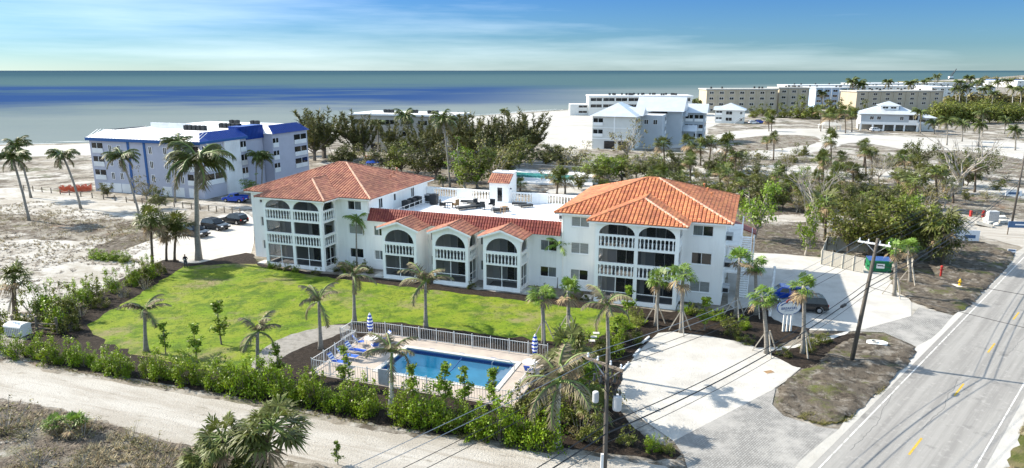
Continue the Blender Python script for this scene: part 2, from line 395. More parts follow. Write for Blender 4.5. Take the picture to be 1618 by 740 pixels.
# ================================================================== SETTING
POOL = (-29.0, -18.4, 47.8, 53.0)          # u0,u1,v0,v1
DECK = (-34.3, -15.9, 45.3, 55.3)
def build_ground():
    shore = [(-2600, -420), (-229, 226), (-177, 240), (-150, 246), (-126, 273), (-95, 309), (-37, 376), (18, 441), (39, 463), (100, 530), (170, 628), (300, 810), (476, 1083), (760, 1420), (1112, 1856), (1900, 2760), (2778, 3841), (6000, 7400)]
    sm = []
    for i in range(len(shore) - 1):
        a, b = Vector((*shore[i], 0)), Vector((*shore[i + 1], 0)); n = max(1, min(14, int((b - a).length / 18)))
        for j in range(n):
            p = a.lerp(b, j / n); w = mnoise.noise(Vector((p.x * .02, p.y * .02, 3))) * min(5, (b - a).length * .05)
            sm.append(p + Vector((-.6, .8, 0)) * w)
    sm.append(Vector((*shore[-1], 0)))
    rest = [Vector(p) for p in ((14000, 2000, 0), (14000, -4000, 0), (-4000, -4000, 0))]
    ring = sm + rest
    bm = bmesh.new(); vs = [bm.verts.new(p) for p in ring]; n = len(vs)
    ed = [bm.edges.new((vs[i], vs[(i + 1) % n])) for i in range(n)]
    u0, u1, v0, v1 = POOL
    hole = [bm.verts.new(xy(*q)) for q in ((u0, v0), (u1, v0), (u1, v1), (u0, v1))]
    ed += [bm.edges.new((hole[i], hole[(i + 1) % 4])) for i in range(4)]
    bmesh.ops.triangle_fill(bm, use_beauty=True, use_dissolve=False, edges=ed)
    # the wet foreshore slopes down into the water
    low = [bm.verts.new(p + Vector((-.6, .8, 0)) * 14 + Vector((0, 0, -1.0))) for p in sm]
    for i in range(len(sm) - 1): bm.faces.new((vs[i], vs[i + 1], low[i + 1], low[i]))
    bm.normal_update()
    for f in bm.faces:
        if f.normal.z < 0: f.normal_flip()
    me = bpy.data.meshes.new('ground'); bm.to_mesh(me); bm.free(); me.materials.append(M['g_sand'])
    props(link('ground', me), kind='structure')
    return shore
SHORE = build_ground()

def sea_mat():
    m = bpy.data.materials.new('sea_water'); m.use_nodes = True; M['sea'] = m
    n, l = m.node_tree.nodes, m.node_tree.links; b = n['Principled BSDF']
    g = n.new('ShaderNodeNewGeometry'); pos = g.outputs['Position']
    def nz(sc, st, det=5, loc=(0, 0, 0)):
        mp_ = n.new('ShaderNodeMapping'); mp_.inputs['Scale'].default_value = st; mp_.inputs['Location'].default_value = loc; l.new(pos, mp_.inputs[0])
        z = n.new('ShaderNodeTexNoise'); z.inputs['Scale'].default_value = sc; z.inputs['Detail'].default_value = det; z.inputs['Roughness'].default_value = .6; l.new(mp_.outputs[0], z.inputs['Vector']); return z.outputs['Fac']
    def rng(v, a, b_, c=0, d=1, mode='SMOOTHSTEP'):
        r = n.new('ShaderNodeMapRange'); r.interpolation_type = mode
        for k, x in zip(('From Min', 'From Max', 'To Min', 'To Max'), (a, b_, c, d)): r.inputs[k].default_value = x
        l.new(v, r.inputs['Value']); return r.outputs[0]
    def mth(op, a, b_):
        r = n.new('ShaderNodeMath'); r.operation = op
        for k, x in ((0, a), (1, b_)):
            if isinstance(x, (int, float)): r.inputs[k].default_value = x
            else: l.new(x, r.inputs[k])
        return r.outputs[0]
    def mix(f, a, c):
        r = n.new('ShaderNodeMixRGB'); l.new(f, r.inputs['Fac'])
        if isinstance(a, tuple): r.inputs[1].default_value = (*a, 1)
        else: l.new(a, r.inputs[1])
        r.inputs[2].default_value = (*c, 1); return r.outputs[0]
    s = n.new('ShaderNodeSeparateXYZ'); l.new(pos, s.inputs[0]); X, Y = s.outputs['X'], s.outputs['Y']
    # distance off the beach, along the offshore direction
    off = mth('ADD', mth('MULTIPLY', X, -.62), mth('MULTIPLY', Y, .78))
    wob = mth('MULTIPLY', mth('SUBTRACT', nz(1, (.0016, .006, 1), 6), .5), 520)
    d = mth('ADD', off, wob)
    c = mix(rng(d, 330, 900), (.150, .182, .188), (.058, .104, .120))     # shoals, then green water
    c = mix(rng(d, 1400, 5200), c, (.034, .072, .096))
    c = mix(rng(d, 6000, 16000), c, (.030, .060, .088))
    # a long dark blue tongue of colour lying off the beach
    wy = mth('ADD', Y, mth('MULTIPLY', mth('SUBTRACT', nz(1, (.0030, .0034, 1), 5, (5, 2, 0)), .5), 800))
    blue_mask = mth('MULTIPLY', rng(wy, 420, 700), rng(wy, 880, 1400, 1, 0))
    blue_mask = mth('MULTIPLY', blue_mask, rng(mth('ADD', X, mth('MULTIPLY', Y, -.10)), -190, 90, 1, 0))
    brk = rng(nz(1, (.0030, .0052, 1), 6, (9, 4, 0)), .26, .50)
    c = mix(mth('MULTIPLY', blue_mask, brk), c, (.022, .052, .140))
    streak = mth('MULTIPLY', rng(nz(1, (.0009, .010, 1), 5, (2, 9, 0)), .55, .70), rng(Y, 300, 700))
    c = mix(mth('MULTIPLY', streak, .35), c, (.03, .075, .13))
    # thin surf along the sand
    l.new(c, b.inputs['Base Color']); b.inputs['Roughness'].default_value = .38; b.inputs['Specular IOR Level'].default_value = 0
    bp = n.new('ShaderNodeBump'); bp.inputs['Strength'].default_value = .5; bp.inputs['Distance'].default_value = .8
    l.new(nz(1, (.10, .35, 1), 6), bp.inputs['Height']); l.new(bp.outputs[0], b.inputs['Normal'])
    return m
sea_mat()
K = 90000
sea_ring = [(-K, -22000)] + [(x + 7, y - 9) for x, y in SHORE] + [(K, 106000), (-K, 106000)]
bm = bmesh.new(); f = bm.faces.new([bm.verts.new((x, y, -.28)) for x, y in sea_ring]); f.normal_update(); bmesh.ops.triangulate(bm, faces=[f])
for f in bm.faces:
    f.normal_update()
    if f.normal.z < 0: f.normal_flip()
me = bpy.data.meshes.new('sea'); bm.to_mesh(me); bm.free(); me.materials.append(M['sea']); props(link('sea', me), kind='structure')
# surf: two thin foam ribbons riding on the water's edge
for k, (o_, w_) in enumerate(((4.2, 1.1), (10.5, .7))):
    f_ = MB(); pts = []
    for i in range(1, 8):
        a, b = Vector((*SHORE[i], 0)), Vector((*SHORE[i + 1], 0))
        for j in range(10): pts.append(a.lerp(b, j / 10))
    prev = None
    for i, p in enumerate(pts):
        q = mnoise.noise(Vector((p.x * .03, p.y * .03, k * 9.1))); s_ = o_ + q * 3.5; ww = max(.12, w_ * (1 + 1.6 * mnoise.noise(Vector((p.x * .08, p.y * .08, 40 + k)))))
        a = p + Vector((-.6, .8, 0)) * s_; b = p + Vector((-.6, .8, 0)) * (s_ + ww); cur = ((a.x, a.y, -.262), (b.x, b.y, -.262))
        if prev: f_.quad(prev[0], cur[0], cur[1], prev[1])
        prev = cur
    props(f_.build('surf_foam', 'white_paint'), 'white foam line of surf along the beach' if k == 0 else 'second thin foam line further off the beach', 'surf', kind='stuff')

# beach and sand
sheet('beach', [(-400, 262), (0, 250), (70, 247), (160, 246), (300, 238), (420, 226), (520, 216), (640, 204), (760, 197), (835, 200), (852, 232), (930, 236), (1000, 236), (1120, 232), (1118, 196), (1240, 172), (1400, 150), (1560, 132), (1700, 122), (1700, 119.6), (1480, 128), (1300, 139.5), (1110, 158.5), (903, 174), (855, 177.5), (700, 188.5), (470, 205), (300, 217), (140, 228), (0, 231), (-400, 240)], 'g_beach', .03, 1, 1.0)
sheet('sand_field', [(1118, 215), (1180, 204), (1330, 203), (1372, 214), (1480, 218), (1618, 226), (1700, 232), (1700, 262), (1560, 250), (1440, 240), (1350, 222), (1300, 240), (1220, 250), (1130, 252)], 'g_beach', .06, 2, 1.2)
sheet('sand_path', [(860, 298), (960, 296), (1110, 262), (1250, 261), (1360, 266), (1480, 272), (1618, 300), (1700, 312), (1700, 330), (1600, 312), (1470, 288), (1360, 281), (1240, 276), (1130, 280), (1040, 300), (940, 316), (870, 312)], 'g_beach', .07, 2, .6)
sheet('side_road', [(1180, 355), (1300, 350), (1430, 352), (1500, 366), (1560, 376), (1640, 398), (1700, 412), (1700, 372), (1610, 358), (1540, 342), (1460, 330), (1380, 333), (1290, 338), (1190, 342)], 'g_track', .045, 2, .5)
sheet('dune_sand', [(-60, 300), (30, 296), (120, 306), (230, 322), (300, 330), (300, 350), (200, 352), (110, 345), (40, 352), (-60, 372)], 'g_dune', .014, 2, 1.2)
sheet('open_sand', [(-60, 392), (40, 378), (130, 380), (190, 400), (240, 430), (200, 470), (120, 500), (40, 505), (-60, 520)], 'g_dune', .015, 2, 1.0)
sheet('dry_grass_dune', [(130, 400), (190, 372), (230, 352), (262, 362), (250, 378), (200, 392), (170, 408), (150, 412)], 'g_swale', .019, 2, .6)
sheet('parking_court', [(182, 402), (215, 388), (262, 372), (330, 345), (400, 330), (402, 408), (370, 415), (300, 424), (262, 420), (215, 410)], 'g_lot', .026, 1)
sheet('bare_yard', [(1150, 318), (1250, 322), (1290, 330), (1298, 345), (1180, 346), (1180, 352), (1290, 358), (1300, 392), (1290, 408), (1170, 400), (1150, 380)], 'g_swale', .018, 1, .6)
sheet('back_lot', [(1150, 398), (1240, 402), (1300, 408), (1345, 416), (1420, 432), (1425, 455), (1440, 478), (1440, 500), (1400, 520), (1345, 524), (1200, 520), (1150, 480)], 'g_lot', .027, 0)
sheet('scrub_ground', [(-80, 630), (0, 632), (60, 640), (160, 665), (230, 690), (300, 710), (420, 724), (560, 745), (700, 790), (-120, 820)], 'g_scrub', .013, 2, .5)
sheet('verge', [(-80, 560), (0, 566), (100, 585), (200, 600), (300, 618), (400, 634), (520, 660), (640, 682), (760, 697), (860, 706), (980, 716), (1080, 730), (1080, 700), (980, 690), (860, 690), (700, 660), (520, 628), (300, 590), (100, 560), (-80, 530)], 'g_scrub', .014, 2, .3)
sheet('sand_track', [(-80, 556), (0, 574), (100, 592), (200, 607), (300, 626), (400, 642), (520, 667), (640, 690), (760, 705), (860, 716), (970, 726), (1060, 738), (1160, 790), (700, 790), (600, 752), (420, 722), (300, 708), (230, 688), (160, 664), (60, 638), (0, 630), (-80, 616)], 'g_track', .022, 2, .35)
sheet('dune_litter', [(-60, 340), (20, 338), (70, 342), (130, 350), (190, 346), (235, 356), (225, 374), (150, 380), (110, 368), (50, 372), (0, 366), (-60, 378)], 'g_scrub', .021, 2, 1.4)
sheet('field_litter', [(1190, 292), (1300, 284), (1420, 292), (1500, 300), (1580, 318), (1640, 332), (1640, 350), (1540, 336), (1440, 324), (1300, 330), (1200, 318)], 'g_scrub', .055, 2, 1.6)
sheet('field_litter', [(1120, 226), (1200, 214), (1290, 214), (1300, 226), (1230, 236), (1150, 242)], 'g_scrub', .075, 2, 1.6)
sheet('field_litter', [(1470, 236), (1560, 242), (1640, 256), (1640, 284), (1580, 272), (1500, 258), (1450, 248)], 'g_scrub', .078, 2, 1.6)
sheet('grove_floor', [(560, 262), (640, 250), (760, 252), (850, 258), (930, 262), (940, 268), (800, 262), (780, 275), (780, 300), (700, 305), (640, 292)], 'g_scrub', .023, 2, 1.2)
# lawn and beds
LAWN = [(138, 518), (140, 512), (200, 478), (250, 446), (286, 424), (292, 421), (345, 419), (398, 417), (424, 424), (470, 432), (530, 441), (600, 449), (680, 459), (760, 468), (830, 476), (900, 485), (960, 492), (1005, 500), (1030, 508), (1000, 520), (955, 530), (940, 540), (865, 540), (760, 528), (590, 506), (548, 512), (500, 518), (455, 538), (428, 556), (404, 578), (390, 592), (330, 588), (235, 566), (215, 560), (205, 556), (150, 532)]
sheet('planting_bed', [(20, 560), (60, 520), (140, 470), (230, 420), (270, 408), (300, 420), (360, 405), (400, 398), (402, 410), (420, 421), (512, 433), (600, 440), (690, 450), (760, 459), (830, 466), (900, 476), (1000, 486), (1080, 495), (1160, 490), (1210, 480), (1220, 510), (1300, 522), (1200, 555), (1120, 542), (1060, 528), (1035, 532), (1000, 560), (985, 590), (972, 640), (1010, 690), (1080, 715), (1060, 728), (960, 716), (860, 706), (760, 695), (640, 680), (520, 657), (400, 632), (300, 614), (200, 597), (100, 582)], 'g_mulch', .030, 1, .35, hole=[(DECK[0], DECK[2]), (DECK[1], DECK[2]), (DECK[1], DECK[3]), (DECK[0], DECK[3])])
sheet('lawn', LAWN, 'g_lawn', .036, 1, .55)
sheet('gravel_path', [(395, 580), (410, 556), (440, 536), (490, 520), (540, 512), (560, 520), (520, 535), (480, 548), (450, 562), (430, 580), (415, 592)], 'g_gravel', .040, 2, .25)
sheet('sidewalk', [(1130, 548), (1200, 552), (1262, 546), (1318, 530), (1345, 522), (1336, 530), (1280, 552), (1210, 565), (1150, 556)], 'concrete', .044, 1)

# shell parking lot and grey driveway aprons
def paver_mat():
    m = bpy.data.materials.new('paver'); m.use_nodes = True; M['paver'] = m
    n, l = m.node_tree.nodes, m.node_tree.links; b = n['Principled BSDF']; b.inputs['Roughness'].default_value = .9
    g = n.new('ShaderNodeNewGeometry'); mp_ = n.new('ShaderNodeMapping'); mp_.inputs['Rotation'].default_value = (0, 0, radians(-45.7)); l.new(g.outputs['Position'], mp_.inputs[0])
    br = n.new('ShaderNodeTexBrick'); br.inputs['Scale'].default_value = 1; br.inputs['Brick Width'].default_value = .30; br.inputs['Row Height'].default_value = .15; br.inputs['Mortar Size'].default_value = .014
    br.inputs['Color1'].default_value = (.20, .196, .188, 1); br.inputs['Color2'].default_value = (.27, .266, .255, 1); br.inputs['Mortar'].default_value = (.09, .086, .08, 1); l.new(mp_.outputs[0], br.inputs['Vector'])
    z = n.new('ShaderNodeTexNoise'); z.inputs['Scale'].default_value = .4; z.inputs['Detail'].default_value = 9; z.inputs['Roughness'].default_value = .7; l.new(g.outputs['Position'], z.inputs['Vector'])
    mr = n.new('ShaderNodeMapRange'); mr.inputs['From Min'].default_value = .45; mr.inputs['From Max'].default_value = .62; l.new(z.outputs['Fac'], mr.inputs['Value'])
    mx_ = n.new('ShaderNodeMixRGB'); mx_.inputs[2].default_value = (.30, .292, .276, 1); l.new(mr.outputs[0], mx_.inputs['Fac']); l.new(br.outputs['Color'], mx_.inputs[1]); l.new(mx_.outputs[0], b.inputs['Base Color'])
    bp = n.new('ShaderNodeBump'); bp.inputs['Strength'].default_value = .6; bp.inputs['Distance'].default_value = .02; bp.invert = True; l.new(br.outputs['Fac'], bp.inputs['Height']); l.new(bp.outputs[0], b.inputs['Normal'])
paver_mat()
sheet('parking_lot', [(1040, 527), (1062, 525), (1120, 532), (1180, 543), (1200, 553), (1240, 566), (1268, 580), (1240, 604), (1222, 616), (1064, 698), (1010, 660), (978, 630), (984, 590), (1010, 555)], 'g_lot', .046, 0)
sheet('driveway', [(1268, 580), (1226, 612), (1220, 640), (1238, 658), (1296, 676), (1370, 684), (1300, 752), (1240, 800), (1100, 790), (1080, 720), (1064, 698), (1222, 616)], 'paver', .048, 0)
sheet('driveway', [(1345, 524), (1368, 520), (1440, 500), (1452, 486), (1510, 500), (1545, 493), (1500, 540), (1462, 558), (1440, 545), (1396, 526)], 'paver', .048, 0)

# the road
RD = Vector((cos(radians(45.7)), sin(radians(45.7)), 0)); RN = Vector((RD.y, -RD.x, 0))    # along, and to its right
RO = G(1295, 740)
def road_pt(s, t, z): return tuple(RO + RD * s + RN * t + Vector((0, 0, z)))
def strip(name, m, s0, s1, t0, t1, z, n=1, kind='structure', rough=0):
    b = MB()
    for i in range(n):
        a0, a1 = s0 + (s1 - s0) * i / n, s0 + (s1 - s0) * (i + 1) / n
        j = [R.uniform(-rough, rough) for _ in range(2)] if rough else (0, 0)
        if i == 0 or not rough: pj = j
        b.quad(road_pt(a0, t0 + pj[0], z), road_pt(a1, t0 + j[0], z), road_pt(a1, t1 + j[1], z), road_pt(a0, t1 + pj[1], z)); pj = j
    o = b.build(name, m)
    bm = bmesh.new(); bm.from_mesh(o.data)
    for f in bm.faces:
        f.normal_update()
        if f.normal.z < 0: f.normal_flip()
    bm.to_mesh(o.data); bm.free()
    return props(o, kind=kind)
strip('roadside_sand', 'g_beach', -60, 420, -1.1, 9.0, .050, 160, rough=.3)
strip('road', 'g_asphalt', -60, 420, -.45, 7.65, .056)
mat('line_white', (.58, .57, .55), .8, col2=(.30, .295, .28), scale=1.6, lo=.45, hi=.62)
strip('road_edge_line', 'line_white', -60, 420, -.05, .05, .060)
strip('road_edge_line', 'line_white', -60, 420, 7.15, 7.25, .060)
mat('line_yellow', (.50, .33, .04), .8, .3, 4)
mat('tar', (.11, .108, .105), .6, .3, 5)
for s in range(-12, 120, 12):
    q = (s - .2) + 5.9
    o = strip('road_dash', 'line_yellow', q, q + 3.0, 3.6, 3.74, .060)
# tar-filled cracks wandering along and across the road
for k in range(5):
    b = MB(); s, t = R.uniform(-2, 60), R.uniform(.3, 6.6); along = k % 3 != 0; prev = None
    for i in range(34):
        cur = (road_pt(s, t, .0605), road_pt(s + (.0 if along else .028), t + (.028 if along else 0), .0605))
        if prev: b.quad(prev[0], cur[0], cur[1], prev[1])
        prev = cur
        if along: s += .35; t += R.uniform(-.10, .10)
        else: t += .2; s += R.uniform(-.2, .2)
        if not -.3 < t < 7.4: break
    props(b.build('road_crack', 'tar'), kind='structure')
sheet('far_verge', [(1590, 742), (1600, 712), (1612, 685), (1640, 640), (1760, 640), (1800, 760), (1700, 800), (1580, 765)], 'g_grass', .058, 2, .4)
# the two roadside swales, with their mounds and ditches
def swale(x, y, d): return max(.0, .16 + .26 * mnoise.fractal(Vector((x * .45, y * .45, 1.7)), 1, 2, 5) + .10 * sin((x + y) * .9))
for nm_, pts in (('swale', [(1290, 578), (1300, 560), (1345, 532), (1396, 526), (1440, 545), (1452, 556), (1442, 572), (1400, 616), (1342, 668), (1300, 674), (1240, 656), (1222, 640), (1228, 612), (1258, 588)]),
                 ('swale', [(1412, 462), (1400, 430), (1430, 405), (1480, 378), (1540, 380), (1602, 398), (1606, 410), (1560, 458), (1530, 492), (1502, 498), (1456, 486)])):
    relief(nm_, pts, 'g_swale', .07, .35, swale, 2)
sheet('mulch_ring', [(1200, 556), (1262, 551), (1345, 526), (1380, 530), (1345, 556), (1300, 582), (1262, 584), (1236, 570)], 'g_mulch', .052, 2, .2)
# ================================================================== THE CONDOMINIUM
def wall_panel(mb, o, d, nr, L, z0, z1, holes, depth=.22, ends=True):
    """upright wall from o along d (unit u,v), outward normal nr; holes (a0,a1,b0,b1,rise) are real openings with reveals"""
    def P(a, z, k=0.0): return (o[0] + d[0] * a - nr[0] * k, o[1] + d[1] * a - nr[1] * k, z)
    A = sorted({0, L, *[h[0] for h in holes], *[h[1] for h in holes]}); B = sorted({z0, z1, *[h[2] for h in holes], *[h[3] for h in holes]})
    for i in range(len(A) - 1):
        for j in range(len(B) - 1):
            a, b = (A[i] + A[i + 1]) / 2, (B[j] + B[j + 1]) / 2
            if any(h[0] < a < h[1] and h[2] < b < h[3] for h in holes): continue
            mb.quad(P(A[i], B[j]), P(A[i + 1], B[j]), P(A[i + 1], B[j + 1]), P(A[i], B[j + 1]))
    for h in holes:
        a0, a1, b0, b1 = h[:4]; rise = h[4] if len(h) > 4 else 0; sp = b1 - rise
        mb.quad(P(a0, b0), P(a0, sp), P(a0, sp, depth), P(a0, b0, depth)); mb.quad(P(a1, sp), P(a1, b0), P(a1, b0, depth), P(a1, sp, depth))
        mb.quad(P(a1, b0), P(a0, b0), P(a0, b0, depth), P(a1, b0, depth))
        if not rise: mb.quad(P(a0, b1), P(a1, b1), P(a1, b1, depth), P(a0, b1, depth))
        else:
            N = 14; c = (a0 + a1) / 2; r = (a1 - a0) / 2
            q = [(c - r * cos(pi * t / N), sp + rise * sin(pi * t / N)) for t in range(N + 1)]
            for t in range(N):
                (xa, ya), (xb, yb) = q[t], q[t + 1]
                mb.quad(P(xa, ya), P(xb, yb), P(xb, b1), P(xa, b1)); mb.quad(P(xa, ya), P(xa, ya, depth), P(xb, yb, depth), P(xb, yb))
    if ends:
        for a in (0, L): mb.quad(P(a, z0), P(a, z1), P(a, z1, depth), P(a, z0, depth))
        mb.quad(P(0, z1), P(L, z1), P(L, z1, depth), P(0, z1, depth))
        for a in (0,):
            pass
    return mb
PANES = {}
def window(parent, o, d, nr, a0, a1, b0, b1, panes=2, mats=('glass_dark', 'glass_curtain'), rec=.12, fr=.06, frame='trim', sill=True):
    """window part: frame with mullions and sill; every pane a sub-part"""
    def P(a, z, k): return (o[0] + d[0] * a - nr[0] * k, o[1] + d[1] * a - nr[1] * k, z)
    f = MB(); D = Vector((d[0], d[1], 0)); N = Vector((nr[0], nr[1], 0)); Z = Vector((0, 0, 1))
    def bx(aa, ab, za, zb, k0, k1):
        f.obox(P((aa + ab) / 2, (za + zb) / 2, (k0 + k1) / 2), D * (ab - aa) / 2, N * (k1 - k0) / 2, Z * (zb - za) / 2)
    bx(a0, a1, b0, b0 + fr, rec - .04, rec + .05); bx(a0, a1, b1 - fr, b1, rec - .04, rec + .05)
    for i in range(panes + 1):
        c = a0 + fr / 2 + (a1 - a0 - fr) * i / panes; bx(c - fr / 2, c + fr / 2, b0 + fr, b1 - fr, rec - .038, rec + .048)
    if sill: bx(a0 - .08, a1 + .08, b0 - .09, b0 - .005, -.06, .05)
    w = f.build('window', frame, parent)
    for i in range(panes):
        c0 = a0 + fr + (a1 - a0 - fr) * i / panes; c1 = a0 + (a1 - a0 - fr) * (i + 1) / panes
        g = MB(); g.quad(P(c0, b0 + fr, rec), P(c1, b0 + fr, rec), P(c1, b1 - fr, rec), P(c0, b1 - fr, rec)); g.build('pane', mats[i % len(mats)], w)
    return w
def tiles(mb, poly, w=.44, l=.44, rise=.13):
    """barrel tiles over a sloping plane; poly[0]->poly[1] is the eave"""
    P = [Vector(p) for p in poly]; e = (P[1] - P[0]).normalized(); n = e.cross(P[-1] - P[0]).normalized()
    if n.z < 0: n = -n
    s = n.cross(e)
    if s.z < 0: s = -s
    q = [((p - P[0]).dot(e), (p - P[0]).dot(s)) for p in P]
    a0, a1 = min(x for x, _ in q), max(x for x, _ in q); b1 = max(y for _, y in q)
    for j in range(int(b1 / l) + 1):
        for i in range(int((a1 - a0) / w) + 1):
            a = a0 + (i + .5) * w; b = j * l
            if not inside((a, b + l * .5), q): continue
            dz = R.uniform(-.008, .008); vs = []
            for bb, lift in ((b - .05, .045 + dz), (b + l, .012 + dz)):
                for x, h in ((-.5, 0), (-.27, 1), (.27, 1), (.5, 0)):
                    vs.append(tuple(P[0] + e * (a + x * w) + s * bb + n * (lift + h * rise)))
            mb.add(vs, [(0, 1, 5, 4), (1, 2, 6, 5), (2, 3, 7, 6), (0, 3, 2, 1)])
def caps(mb, a, b, r=.15):
    a, b = Vector(a), Vector(b); n = max(1, int((b - a).length / .45)); up = Vector((0, 0, .08))
    for i in range(n):
        mb.tube([a.lerp(b, i / n) + up, a.lerp(b, (i + 1.1) / n) + up], [r * 1.12, r * .9], 6)
def roof_plane(slab, mb, poly, **k):
    slab.quad(*poly); tiles(mb, poly, **k)

VB, VM = 72.1, 75.3
condo = thing('apartment_building', 'white stucco condominium with two red tiled hip roofs, arched balconies and roof terrace', 'building', frame=(-33.4, 75.3))
X1, Y1 = (1, 0), (0, 1)
baluster_me = None
def baluster_mesh(h):
    b = MB(); s = .105
    b.box(-s * .8, -s * .8, 0, s * .8, s * .8, .10)
    b.lathe([(s * .5, .10), (s * .95, h * .3), (s * .75, h * .5), (s * .45, h * .72), (s * .7, h - .09)], 6)
    b.box(-s * .8, -s * .8, h - .09, s * .8, s * .8, h)
    return b.mesh('baluster', 'trim')
BAL = {h: baluster_mesh(h) for h in (1.06, 1.1, 1.12)}
def railing(parent, o, d, L, z0, z1, sp=.42):
    """balustrade part with each baluster a sub-part"""
    D = Vector((d[0], d[1], 0)); N = Vector((-d[1], d[0], 0)) * .09; h = min(BAL, key=lambda k: abs(k - (z1 - z0 - .16)))
    rl = MB(); zz = z0 + h
    rl.obox((o[0] + d[0] * L / 2, o[1] + d[1] * L / 2, (zz + z1) / 2), D * L / 2, N * 1.15, Vector((0, 0, (z1 - zz) / 2)))
    r = rl.build('balustrade', 'trim', parent); n = int(L / sp)
    for i in range(n):
        a = (i + .5) * L / n; place('baluster', BAL[h], r, (o[0] + d[0] * a, o[1] + d[1] * a, z0))
    return r
def screen(parent, o, d, nr, a0, a1, b0, b1, rise=0, mull=(), bars=(), k=.16):
    """insect screen part (dark mesh) with its white mullions as a sub-part"""
    def P(a, z, kk=k): return (o[0] + d[0] * a - nr[0] * kk, o[1] + d[1] * a - nr[1] * kk, z)
    s = MB()
    if rise:
        N = 14; c = (a0 + a1) / 2; r = (a1 - a0) / 2; sp = b1 - rise
        s.quad(P(a0, b0), P(a1, b0), *[P(c + r * cos(pi * t / N), sp + rise * sin(pi * t / N)) for t in range(N + 1)])
    else: s.quad(P(a0, b0), P(a1, b0), P(a1, b1), P(a0, b1))
    w = s.build('screen', 'screen', parent)
    if mull or bars:
        f = MB(); D = Vector((d[0], d[1], 0)); N = Vector((nr[0], nr[1], 0)) * .03; Z = Vector((0, 0, 1))
        for a in mull: f.obox(P(a, (b0 + b1) / 2, k - .03), D * .035, N, Z * (b1 - b0) / 2)
        for z in bars:
            xs = [a0, *mull, a1]
            for i in range(len(xs) - 1):
                p, q = xs[i] + (.036 if i else 0), xs[i + 1] - (.036 if i < len(xs) - 2 else 0)
                f.obox(P((p + q) / 2, z, k - .03), D * (q - p) / 2, N * .96, Z * .035)
        f.build('screen_frame', 'trim', w)
    return w
def porch_level(parent, o, d, nr, spans, lv, arch=0):
    """one storey of a porch side: screens, rails"""
    for a0, a1 in spans:
        if lv == 0: screen(parent, o, d, nr, a0, a1, .46, 3.0, 0, [(a0 + a1) / 2] if a1 - a0 > 1.6 else [(a0 + a1) / 2], [1.35])
def tall_block(u0, u1, bu0, bu1, tile_m, flip):
    root = condo; vb = 92.4
    wall = MB()
    wins = []
    spec = [((-49.1, -47.1), 1)] if not flip else [((-19.45, -17.35), 1), ((-5.9, -3.75), 1)]
    small = [(-62.9, -62.2)] if not flip else []
    for (a, b), _ in spec:
        for z0, z1 in ((1.25, 2.5), (4.4, 5.72), (7.58, 8.75)): wins.append((a, b, z0, z1, 2))
    for a, b in small:
        for z0, z1 in ((1.2, 2.45), (4.4, 5.7), (7.58, 8.05)): wins.append((a, b, z0, z1, 1))
    doors = []
    nb = 2; bw = (bu1 - bu0 - .4 - .4 * nb) / nb
    spans = [(bu0 + .4 + i * (bw + .4) - bu0, bu0 + .4 + i * (bw + .4) + bw - bu0) for i in range(nb)]
    for s in spans:
        for z in (.12, 3.18, 6.25): doors.append((bu0 + s[0] + .3, bu0 + s[1] - .3, z + .02, z + 2.15, 3))
    holes = [(a - u0, b - u0, z0, z1) for a, b, z0, z1, _ in wins] + [(a - u0, b - u0, z0, z1) for a, b, z0, z1, _ in doors]
    wall_panel(wall, (u0, VM), X1, (0, -1), u1 - u0, 0, 9.1, holes, .25)
    wall.box(u0, VM + .25, 0, u1, vb, 9.1)
    w = wall.build('wall', 'stucco', root)
    for a, b, z0, z1, n in wins: window(root, (u0, VM), X1, (0, -1), a - u0, b - u0, z0, z1, n, R.choice((('glass_dark', 'glass_curtain'), ('glass_curtain', 'glass_dark'), ('glass_dark', 'glass_dark'), ('glass_blind', 'glass_dark'), ('glass_blind', 'glass_blind'))))
    for a, b, z0, z1, n in doors: window(root, (u0, VM), X1, (0, -1), a - u0, b - u0, z0, z1, n, ('curtain', 'glass_dark', 'glass_dark') if R.random() < .6 else ('glass_dark', 'glass_curtain', 'glass_dark'), sill=False)
    # downpipe
    dp = MB(); dp.tube([(u1 + .09 if not flip else u0 - .09, VM + .12, .1), (u1 + .09 if not flip else u0 - .09, VM + .12, 8.9)], .06, 6) if not flip else dp.tube([(u0 + .14, VM - .09, .1), (u0 + .14, VM - .09, 8.9)], .06, 6)
    dp.build('downpipe', 'trim', root)
    # porch
    LV = [(0, .46, 3.0), (1, 3.2, 6.15), (2, 6.42, 8.95)]
    fh = [(a, b, z0, z1, 1.12 if i == 2 else 0) for a, b in spans for i, z0, z1 in LV]
    dep = VM - VB - .003; sp_side = [(.45, dep - .35)]
    sh = [(a, b, z0, z1, 1.0 if i == 2 else 0) for a, b in sp_side for i, z0, z1 in LV]
    pm = MB(); wall_panel(pm, (bu0, VB), X1, (0, -1), bu1 - bu0, 0, 9.1, fh, .3, ends=False)
    pm2 = MB(); wall_panel(pm2, (bu1, VB), Y1, (1, 0), dep, 0, 9.1, sh, .3, ends=False)
    pm3 = MB(); wall_panel(pm3, (bu0, VB + dep), (0, -1), (-1, 0), dep, 0, 9.1, [(dep - h[1], dep - h[0], *h[2:]) for h in sh], .3, ends=False)
    porch = pm.build('porch_front', 'stucco', root); pm2.build('porch_side', 'stucco', root); pm3.build('porch_side', 'stucco', root)
    for z in (0.06, 3.06, 6.12):
        fl = MB(); fl.box(bu0 + .3, VB + .3, z - .06 if z > 1 else 0, bu1 - .3, VM - .004, z + .06); fl.build('porch_floor', 'interior', root)
    cl = MB(); cl.box(bu0 + .3, VB + .3, 8.98, bu1 - .3, VM - .004, 9.08); cl.build('porch_ceiling', 'stucco', root)
    dv = MB(); dv.box((bu0 + bu1) / 2 - .08, VB + .35, .12, (bu0 + bu1) / 2 + .08, VM - .004, 8.97); dv.build('porch_divider', 'interior', root)
